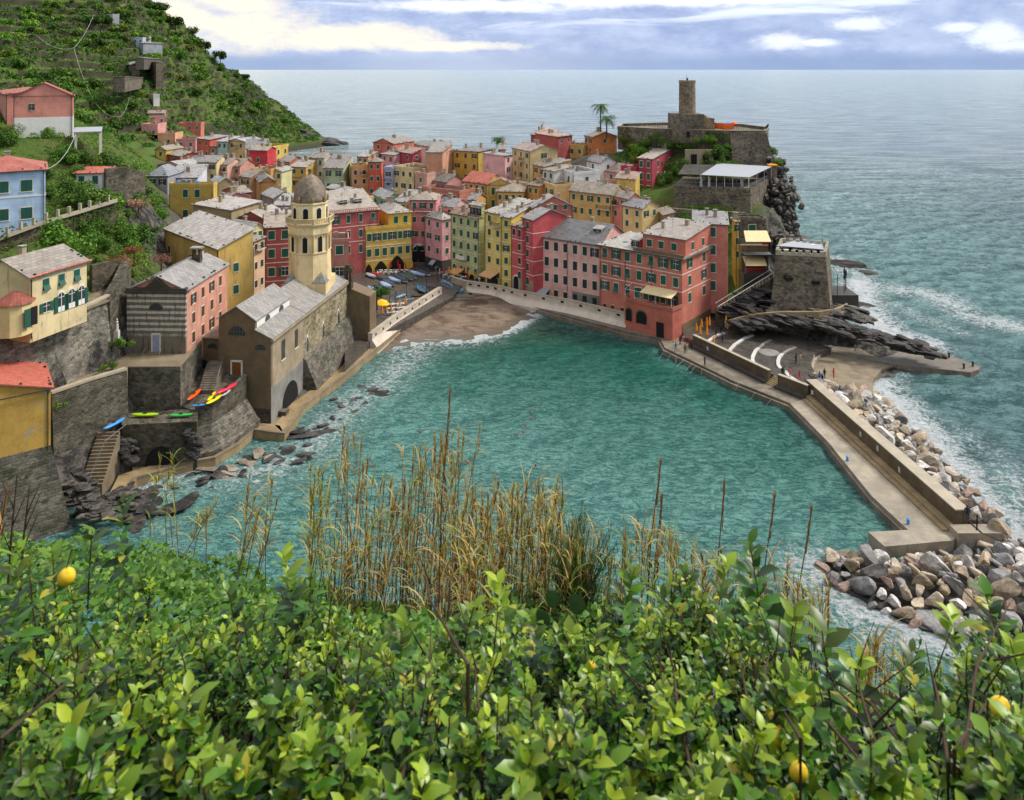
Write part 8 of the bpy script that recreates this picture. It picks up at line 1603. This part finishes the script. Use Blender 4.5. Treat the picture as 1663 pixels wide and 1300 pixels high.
# ---------------------------------------------------------------- foreground: lemon trees, ivy, reeds on the viewer's own slope
LT = np.array([(0, 0, 0), (.33, 0, .03), (.33, -.22, .07), (.33, .22, .07), (.68, 0, .0), (.68, -.19, .045), (.68, .19, .045), (1, 0, -.09)])
LF = np.array([(0, 1, 2), (2, 1, 4), (2, 4, 5), (5, 4, 7), (0, 3, 1), (3, 6, 4), (3, 4, 1), (6, 7, 4)])
def leaves_mesh(name, P_, D, U, S, mat, width=1.0):
    D = D/np.linalg.norm(D, axis=1)[:, None]; Sd = np.cross(U, D); Sd /= np.linalg.norm(Sd, axis=1)[:, None]+1e-9; Un = np.cross(D, Sd)
    V = P_[:, None]+(LT[None, :, 0, None]*D[:, None]+LT[None, :, 1, None]*width*Sd[:, None]+LT[None, :, 2, None]*Un[:, None])*S[:, None, None]
    n = len(P_); F_ = (LF[None]+8*np.arange(n)[:, None, None]).reshape(-1, 3); me = npmesh(name, V.reshape(-1, 3), F_, mat); me.polygons.foreach_set('use_smooth', np.ones(len(me.polygons), bool)); return me
TOPX = [-100, 0, 60, 130, 200, 260, 330, 420, 480, 560, 640, 720, 780, 830, 900, 960, 1030, 1080, 1130, 1200, 1250, 1300, 1370, 1440, 1500, 1560, 1620, 1700, 1800]
TOPY = [900, 915, 930, 950, 935, 985, 1010, 960, 945, 1010, 1050, 1040, 1000, 985, 1050, 1040, 985, 960, 985, 960, 1050, 1075, 1100, 1150, 1080, 1030, 1000, 990, 1000]
BUSH = [(60, 'lemon tree bough at the lower left corner with one big lemon'), (330, 'leafy lemon shrub left of the tall reeds'), (560, 'lemon shrub under the left reeds with yellowing leaves'), (800, 'upright lemon shoot cluster in the bottom middle'), (1030, 'lemon shrub with a tall leafy shoot right of the dry reeds'),
        (1220, 'lemon shrub around the prickly pears with two lemons'), (1400, 'thin lemon branches with water showing through'), (1600, 'lemon branch at the right edge with one ripe lemon')]
fr_ = np.random.default_rng(12); acc = {i: dict(P=[], D=[], U=[], S=[], st=[], Yg=[]) for i in range(len(BUSH))}
def shoot(tip, d, L, nl, bi, ls):
    d = d.normalized(); A = acc[bi]; side_ = d.cross(Vector((fr_.normal(), fr_.normal(), fr_.normal()))).normalized(); bend = side_*fr_.uniform(-.12, .12)*L; base = tip-d*L
    pts = [base.lerp(tip, t)+bend*math.sin(math.pi*t) for t in (0, .35, .7, 1)]; A['st'].append(pts); ph0 = fr_.random()*6.28; yg = fr_.random()**1.2
    s1 = d.cross(Vector((.31, .2, .93))).normalized(); s2 = d.cross(s1)
    for k in range(nl):
        t = 1-.80*(k/nl)**1.0; a = ph0+k*2.4; q = base.lerp(tip, t)+bend*math.sin(math.pi*t); out = s1*math.cos(a)+s2*math.sin(a); up = .95-1.0*(k/nl)
        dd = out*1.0+d*up+Vector((0, 0, fr_.uniform(-.25, .15))); A['P'].append(tuple(q)); A['D'].append(tuple(dd)); A['U'].append(tuple(d*1.0+Vector((0, 0, .5))-out*.15+Vector(fr_.normal(size=3)*.22))); A['Yg'].append(max(0, 1-k/nl*2.2)*yg); A['S'].append(ls*fr_.uniform(.6, 1.15)*(.7 if k < 2 else 1))
def bidx(px_): return int(np.argmin([abs(px_-b_[0]) for b_ in BUSH]))
BC = np.array([((ix+.5*(iy % 2))*.50-3.9+fr_.normal()*.07, 2.35+iy*.42+fr_.normal()*.06, fr_.uniform(.19, .28), fr_.uniform(.2, .52)) for iy in range(8) for ix in range(17)])
for i in range(3600):
    px_ = fr_.uniform(-60, 1725); v = fr_.random(); Y_ = 2.35+v**1.1*2.7; top = np.interp(px_, TOPX, TOPY); py_ = np.interp(Y_, [2.35, 2.9, 3.6, 4.3, 5.1], [1330, 1230, max(1130, top+75), max(1060, top+30), top])+fr_.normal()*26
    gap = 1330 < px_ < 1530 or 1640 < px_
    if gap and py_ < 1255 and fr_.random() < .70: continue
    if 1530 < px_ < 1640 and fr_.random() < .35: continue
    xx = (px_-CX)/FPX*Y_; dd_ = np.hypot(BC[:, 0]-xx, BC[:, 1]-Y_)/BC[:, 2]; jn = int(np.argmin(dd_)); cl = float(dd_[jn])
    if cl > .95 and fr_.random() < .95: continue
    py_ = max(py_, top-5)+(min(cl, 1.2)**2*BC[jn, 3]-BC[jn, 3]*.45)*FPX/Y_
    lean_ = Vector((xx-BC[jn, 0], Y_-BC[jn, 1], 0))*1.1
    tip = Vector(W(px_, py_, Y_)); d = Vector((fr_.normal()*.22, fr_.normal()*.22, 1.0))+lean_*1.4; shoot(tip, d, fr_.uniform(.25, .55), int(fr_.integers(10, 18)), bidx(px_), fr_.uniform(.055, .098)*(1.1 if Y_ < 3.2 else .9))
for px_, py_, Y_, L, n, ls in ((200, 818, 5.2, .75, 22, .105), (150, 862, 5.2, .5, 15, .10), (460, 905, 4.6, .65, 24, .11), (505, 930, 5, .5, 18, .09), (808, 945, 4.4, .7, 30, .10), (770, 985, 4.5, .5, 20, .10), (860, 1000, 4.3, .5, 18, .09), (1030, 925, 4.8, .8, 30, .10), (1075, 960, 4.9, .6, 20, .10), (1218, 885, 4.6, .85, 26, .12), (1180, 915, 4.7, .6, 18, .11), (1110, 930, 4.9, .6, 20, .11),
                               (1290, 1000, 4.0, .6, 18, .11), (1335, 1025, 3.8, .5, 16, .12), (1600, 965, 4.2, .6, 20, .11), (1545, 1000, 4.1, .55, 18, .11), (1640, 1040, 3.8, .6, 18, .11), (1480, 1060, 3.8, .5, 16, .10), (30, 895, 4.3, .7, 24, .11), (85, 900, 4.5, .6, 20, .10), (370, 960, 4.5, .5, 16, .10), (655, 1010, 4.6, .5, 16, .10), (930, 1030, 4.4, .45, 15, .10), (1400, 1070, 3.7, .5, 14, .11)):
    shoot(Vector(W(px_, py_, Y_)), Vector((fr_.normal()*.12, fr_.normal()*.12, 1)), L, int(n*1.3), bidx(px_), ls*1.3)
BIG = {1: [((640, 1300), (700, 1020)), ], 2: [((760, 1080), (690, 930)), ((540, 1290), (560, 1080))], 3: [((810, 1290), (770, 1060)), ((800, 1300), (860, 1150))], 4: [((1130, 1290), (1090, 1060)), ((1200, 1300), (1010, 1090))], 6: [((1450, 1300), (1380, 1050)), ((1500, 1260), (1330, 1090)), ((1400, 1240), (1290, 1120))], 7: [((1560, 1260), (1640, 980)), ((1540, 1240), (1510, 1080)), ((1560, 1250), (1480, 1200)), ((1550, 1220), (1663, 1120))], 0: [((60, 1290), (180, 1010)), ((0, 1200), (150, 1080))], 5: [((1260, 1290), (1200, 1060)), ((1300, 1200), (1250, 1060))]}
LEM = {0: [(108, 937, 3.5, .037)], 7: [(1624, 1148, 3.1, .036)], 5: [(1260, 1196, 3.1, .038), (1297, 1254, 2.95, .033)], 4: [(960, 1082, 3.9, .022)]}
for i, (bx_, lb) in enumerate(BUSH):
    A = acc[i]; base = Vector(W(bx_, 1300, 3.4)); base.z = 52.0; r = empty('lemon_tree', base, 0, label=lb, cat='lemon tree', group='lemon shrubs in the foreground')
    P_ = np.array(A['P'])-np.array(base); lm = leaves_mesh('leaves', P_, np.array(A['D']), np.array(A['U']), np.array(A['S']), 'lemon_leaf', 1.12); at_ = lm.attributes.new('young', 'FLOAT', 'POINT'); at_.data.foreach_set('value', np.repeat(np.array(A['Yg']), 8).astype(np.float32)); place('leaves', lm, r, (1.0, 1.0, 1.0))
    mb = MB()
    for pts in A['st'][::2]: mb.tube([q-base for q in pts], [.006, .005, .004, .0025], 4, False)
    for (x0_, y0_), (x1_, y1_) in BIG.get(i, []):
        a, c = W(x0_, y0_, 2.9), W(x1_, y1_, 3.9); m1 = a.lerp(c, .5)+Vector((fr_.normal()*.04, 0, .05)); mb.tube([a-base-Vector((0, 0, .4)), a-base, m1-base, c-base], [.009, .008, .006, .003], 6, False)
        for t_ in (.4, .6, .8):
            q = a.lerp(c, t_); e_ = q+Vector((fr_.normal()*.12, fr_.normal()*.1, .22)); mb.tube([q-base, e_-base], [.005, .002], 4, False)
    mb.tube([(0, 0, -2.5), (.05, 0, -.4), (0, 0, .3)], [.06, .05, .03], 6); mb.build('branches', 'twig', r)
    for lx, ly, lY, lr in LEM.get(i, []):
        mb = MB(); mb.smooth = True; pr = [(lr*.12, -1.28*lr), (lr*.25, -1.16*lr)]+[(lr*math.cos(t_), lr*1.12*math.sin(t_)) for t_ in np.linspace(-1.25, 1.25, 12)]+[(lr*.16, 1.2*lr), (.001, 1.22*lr)]
        mb.lathe(pr, 20); o = mb.build('fruit', 'lemon_skin', r); o.location = W(lx, ly, lY)-base; o.rotation_euler = (.3, .5, 0); 
        mb = MB(); q = W(lx, ly, lY)-base; mb.tube([q+Vector((0, 0, lr*1.1)), q+Vector((.02, .01, lr*1.1+.08))], .003, 4); mb.build('fruit_stalk', 'twig', r)
# small-leaved creeper further down the slope
def ivy(label, xs, ys, Ya, Yb, pyb, n, seed, sz, col):
    r = np.random.default_rng(seed); px_ = r.uniform(xs[0], xs[-1], n); v = r.random(n); Y_ = Ya+(Yb-Ya)*v; top = np.interp(px_, xs, ys); py_ = pyb+(top-pyb)*v
    X = (px_-CX)*Y_/FPX; Z_ = HC-(py_-HY)*Y_/FPX; Z_ = Z_+vnoise(X*1.0, Y_, .7, seed)*.8+vnoise(X, Y_, .25, seed+9)*.3-.12*np.abs(r.normal(size=n)); Pp = np.stack([X, Y_, Z_], 1); D = r.normal(size=(n, 3)); D[:, 2] *= .5; U = r.normal(size=(n, 3))*.45+np.array([0, -.5, 1.0])
    o = place('creeper', leaves_mesh('creeper', Pp, D, U, sz*r.uniform(.6, 1.4, n), 'ivy_leaf', 1.6), None, col, label=label, cat='creeper', kind='stuff')
ivy('small-leaved green creeper covering the left part of the slope', [-80, 60, 130, 180, 240, 300, 380, 450, 560, 700], [905, 885, 875, 868, 865, 890, 920, 950, 985, 1010], 5.5, 12, 1080, 26000, 3, .075, (.62, .72, .55))
ivy('small-leaved green creeper in the middle of the slope', [560, 700, 800, 900, 1000, 1100, 1180, 1300], [995, 1010, 1000, 1010, 1010, 1020, 1030, 1070], 5.8, 10.5, 1110, 16000, 4, .07, (.5, .6, .5))
ivy('thin weeds between the lemon shrubs at the lower right', [1180, 1300, 1360, 1480, 1560, 1720], [1060, 1090, 1240, 1255, 1220, 1200], 4.4, 6.5, 1300, 7000, 5, .06, (1, 1, .9))
# reeds
def strip(V, F_, p0, d0, L, w_, droop, seg=5, tw=None):
    p_ = Vector(p0); d = Vector(d0).normalized(); sd_ = d.cross(Vector((0, 0, 1))).normalized() if tw is None else tw; n = len(V)
    for j in range(seg+1):
        ww = w_*(1-(j/seg)**1.5)*.5+.0008; V.append(tuple(p_-sd_*ww)); V.append(tuple(p_+sd_*ww)); p_ = p_+d*(L/seg); d = (d+Vector((0, 0, -droop/seg))).normalized()
    for j in range(seg): F_.append((n+2*j, n+2*j+1, n+2*j+3, n+2*j+2))
zr = random.Random(5)
def reed_clump(px0, px1, ytop, ybase, Y_, n, label, green=.25, lean=(.0, .1), leafn=13, thick=.0065):
    base = W((px0+px1)/2, ybase, Y_); r = empty('reed_clump', base, 0, label=label, cat='reeds'); stalks = MB(); V, F_, V2, F2 = [], [], [], []
    for i in range(int(n*1.5)):
        px_ = zr.uniform(px0, px1); yt = ytop+abs(zr.gauss(0, 1))*(ybase-ytop)*.22; Yj = Y_+zr.uniform(-.8, .8); b_ = W(px_-zr.gauss(10, 14), ybase+zr.uniform(-10, 40), Yj)-base; t = W(px_+zr.gauss(lean[0]*100, 12), yt, Yj)-base; L = (t-b_).length
        mid = b_.lerp(t, .5)+Vector((zr.gauss(0, .03), 0, 0))*L; pts = [b_-Vector((0, 0, .6)), b_, mid, t]; stalks.tube(pts, [thick, thick, thick*.75, thick*.3], 4, False); gr = zr.random() < green
        for k in range(int(leafn*zr.uniform(.7, 1.3))):
            tt = zr.uniform(.25, 1.0); q = b_.lerp(mid, tt*2) if tt < .5 else mid.lerp(t, tt*2-1); a = zr.uniform(0, 6.28); d = Vector((math.cos(a)*.5, math.sin(a)*.5, .9)); strip(V2 if gr else V, F2 if gr else F_, q, d, zr.uniform(.18, .5), zr.uniform(.010, .026), zr.uniform(.8, 2.8))
        if zr.random() < .75:
            for k in range(22):   # dry seed head
                q = t-(t-b_).normalized()*zr.uniform(0, .42); a = zr.uniform(0, 6.28); strip(V, F_, q, Vector((math.cos(a)*.25, math.sin(a)*.25, 1)), zr.uniform(.06, .16), .012, .4, 3)
    stalks.build('stalks', 'stalk', r)
    if V: place('dry_leaves', npmesh('dry_leaves', np.array(V), np.array(F_), 'reed_leaf'), r)
    if V2: place('green_leaves', npmesh('green_leaves', np.array(V2), np.array(F2), 'reed_green'), r)
RC = [(255, 290, 740, 900, 12, 3, 'single green reed with hanging straw leaves in front of the shore ledge', .8, 14), (320, 345, 815, 910, 12, 3, 'short pale reed tuft beside the shore rocks', .5, 10), (395, 450, 765, 940, 11.5, 7, 'leaning reed clump with curled straw leaves over the dark water', .5, 12), (490, 540, 745, 980, 11, 9, 'reed clump with green tips left of the tallest brown reeds', .5, 11),
      (560, 600, 690, 990, 11, 9, 'tall brown reed clump at the left of the main stand', .1, 9), (600, 660, 775, 1010, 11, 16, 'dry reeds between the tall clump and the main stand', .15, 9), (655, 710, 715, 1020, 11, 18, 'dense dark-stemmed reeds at the heart of the main stand', .15, 10), (705, 765, 690, 1020, 11, 16, 'tall thin reeds under the highest plume', .15, 10),
      (750, 810, 790, 1030, 10.5, 18, 'golden reeds with drooping leaves right of the highest plume', .3, 12), (805, 860, 775, 1030, 10.5, 22, 'thick golden reeds in the centre of the slope', .25, 12), (850, 905, 770, 1020, 10.5, 20, 'pale golden reeds before the dark heather bush', .3, 12), (900, 960, 850, 1040, 10, 14, 'low straw-coloured reeds beneath the dark heather bush', .3, 11),
      (985, 1050, 840, 1060, 10, 10, 'sparse reeds right of the dark heather bush', .4, 9), (1045, 1100, 860, 1060, 10, 9, 'sparse green-tipped reeds before the open water', .5, 9), (1120, 1185, 900, 1080, 10, 8, 'thin dry stems left of the prickly pears', .3, 7), (1200, 1290, 900, 1100, 10, 14, 'thin reddish stems around the prickly pears', .3, 7), (1290, 1350, 930, 1120, 9.5, 10, 'wispy dry stems against the pale water', .3, 6),
      (1380, 1480, 1040, 1210, 9, 18, 'low dry grass in the gap between the lemon branches', .3, 7), (540, 640, 860, 1020, 10, 14, 'short straw grass at the foot of the left reeds', .35, 9), (680, 800, 870, 1050, 9.5, 22, 'short golden grass at the foot of the main stand', .3, 10)]
for a, b_, yt, yb, Y_, n, lb, g_, ln in RC: reed_clump(a, b_, yt, yb, Y_, n, lb, g_, (.0, .1), ln)
reed_clump(1030, 1090, 905, 1120, 9.5, 8, 'long straw reeds leaning right across the water', .2, (.9, .1), 14)
for px_, yt, yb, xb, lb in ((731, 640, 1000, 712, 'tallest brown plume rising above all the reeds'), (1073, 752, 1010, 1050, 'slender plume standing against open water right of centre'), (1176, 790, 1040, 1165, 'thin plume above the leafy lemon shoot'), (1258, 808, 1060, 1232, 'thin plume left of the breakwater end'), (1318, 830, 1090, 1285, 'plume directly below the harbour tip of the boulders'), (1075, 812, 1010, 1062, 'short plume close under the slender one'), (12, 800, 960, -10, 'golden plume at the left edge over the stone base'), (810, 790, 960, 770, 'thick green-brown plume leaning right in the main stand')):
    Y_ = 10.5; t, b_ = W(px_, yt, Y_), W(xb, yb, Y_); r = empty('plume_grass', b_, 0, label=lb, cat='grass'); d = (t-b_); mb = MB(); mb.tube([(0, 0, -.5), (0, 0, 0), tuple(d*.5+Vector((-.04, 0, 0))), tuple(d)], [.013, .012, .009, .004], 4, False); mb.build('stalk', 'stalk', r); V, F_ = [], []
    for k in range(70): q = d*(1-zr.random()**1.3*.28); a = zr.uniform(0, 6.28); strip(V, F_, q, Vector((math.cos(a)*.22, math.sin(a)*.22, 1)), zr.uniform(.07, .15), .012, .2, 3)
    for k in range(5): q = d*zr.uniform(.2, .6); a = zr.uniform(0, 6.28); strip(V, F_, q, Vector((math.cos(a)*.5, math.sin(a)*.5, 1)), .5, .025, 1.4)
    place('plume', npmesh('plume', np.array(V), np.array(F_), 'plume'), r)
# dark heather bush
r = empty('heather_bush', W(938, 1010, 9.8), 0, label='dark olive heather bush beside the golden reeds', cat='bush'); V, F_ = [], []; st_m = MB()
for k in range(90):
    a = zr.gauss(0, .30); q0 = Vector((zr.gauss(0, .12), zr.gauss(0, .15), 0)); tip = Vector((a, zr.gauss(0, .25), zr.uniform(.7, 1.5)*(1-abs(a)*.5))); st_m.tube([q0-Vector((0, 0, .4)), q0.lerp(tip, .5)+Vector((0, 0, .1)), tip], [.007, .005, .002], 3, False)
    for j in range(60): q = q0.lerp(tip, zr.uniform(.3, 1)); strip(V, F_, q+Vector((zr.gauss(0, .02), zr.gauss(0, .02), 0)), Vector((zr.gauss(0, .6), zr.gauss(0, .6), 1)), zr.uniform(.04, .08), .007, .1, 2)
st_m.build('stems', 'twig', r); place('leaves', npmesh('leaves', np.array(V), np.array(F_), 'foliage'), r, (.55, .62, .45))
# prickly pears
def pear(px_, py_, Y_, pads, label):
    r = empty('prickly_pear', W(px_, py_, Y_), 0, label=label, cat='cactus')
    for x, z, s_, rot in pads:
        mb = MB(); mb.smooth = True; n = 14; vs = []
        for i in range(7):
            t = i/6; w_ = math.sin(math.pi*(.5+t*.5)); yy = (t)*.028
            for sg in (1,):
                vs += [(w_*math.cos(k*2*math.pi/n)*.5*(.82 if math.sin(k*2*math.pi/n) < 0 else 1), yy, w_*math.sin(k*2*math.pi/n)*.62) for k in range(n)]
        for i in range(7): vs += [(v[0], -v[1], v[2]) for v in vs[i*n:(i+1)*n]]
        mb.add(vs, [(i*n+k, i*n+(k+1) % n, (i+1)*n+(k+1) % n, (i+1)*n+k) for i in range(6) for k in range(n)]+[((7+i)*n+k, (8+i)*n+k, (8+i)*n+(k+1) % n, (7+i)*n+(k+1) % n) for i in range(6) for k in range(n)]); o = mb.build('pad', 'cactus', r); o.location = (x, zr.gauss(0, .03), z); o.rotation_euler = (.1, rot, zr.uniform(-.5, .5)); o.scale = (s_, s_*1.2, s_)
pear(1215, 1048, 6.2, [(-.03, .22, .24, .1), (.22, .26, .20, .5), (.16, .08, .22, .2), (.02, -.02, .22, -.2), (.08, .42, .15, .3), (-.15, .05, .2, -.5)], 'prickly pear with dark oval pads right of the tall lemon shoot')
pear(955, 1060, 7, [(.05, .22, .16, 0), (.12, .0, .16, .3), (-.1, .42, .17, .2)], 'small prickly pear with pale oval pads under the heather bush'); pear(880, 1020, 7.5, [(.0, .1, .17, -.4), (.1, .3, .15, .2)], 'prickly pear pad half hidden by the golden reeds')
for px_, yt, yb, lb in ((28, 770, 960, 'bare forked twig at the far left edge'), (48, 790, 950, 'bare brown twig crossing the stone base at the left')):
    t, b_ = W(px_, yt, 6), W(px_-18, yb, 6); r = empty('bare_twig', b_, 0, label=lb, cat='twig'); d = t-b_; mb = MB(); mb.tube([(0, 0, -.2), tuple(d*.5), tuple(d)], [.012, .008, .004], 5, False)
    for s_ in (.35, .55, .7): mb.tube([tuple(d*s_), tuple(d*s_+Vector((zr.choice([-1, 1])*.12, 0, .28)))], [.006, .002], 4, False)
    mb.build('stem', 'twig', r)
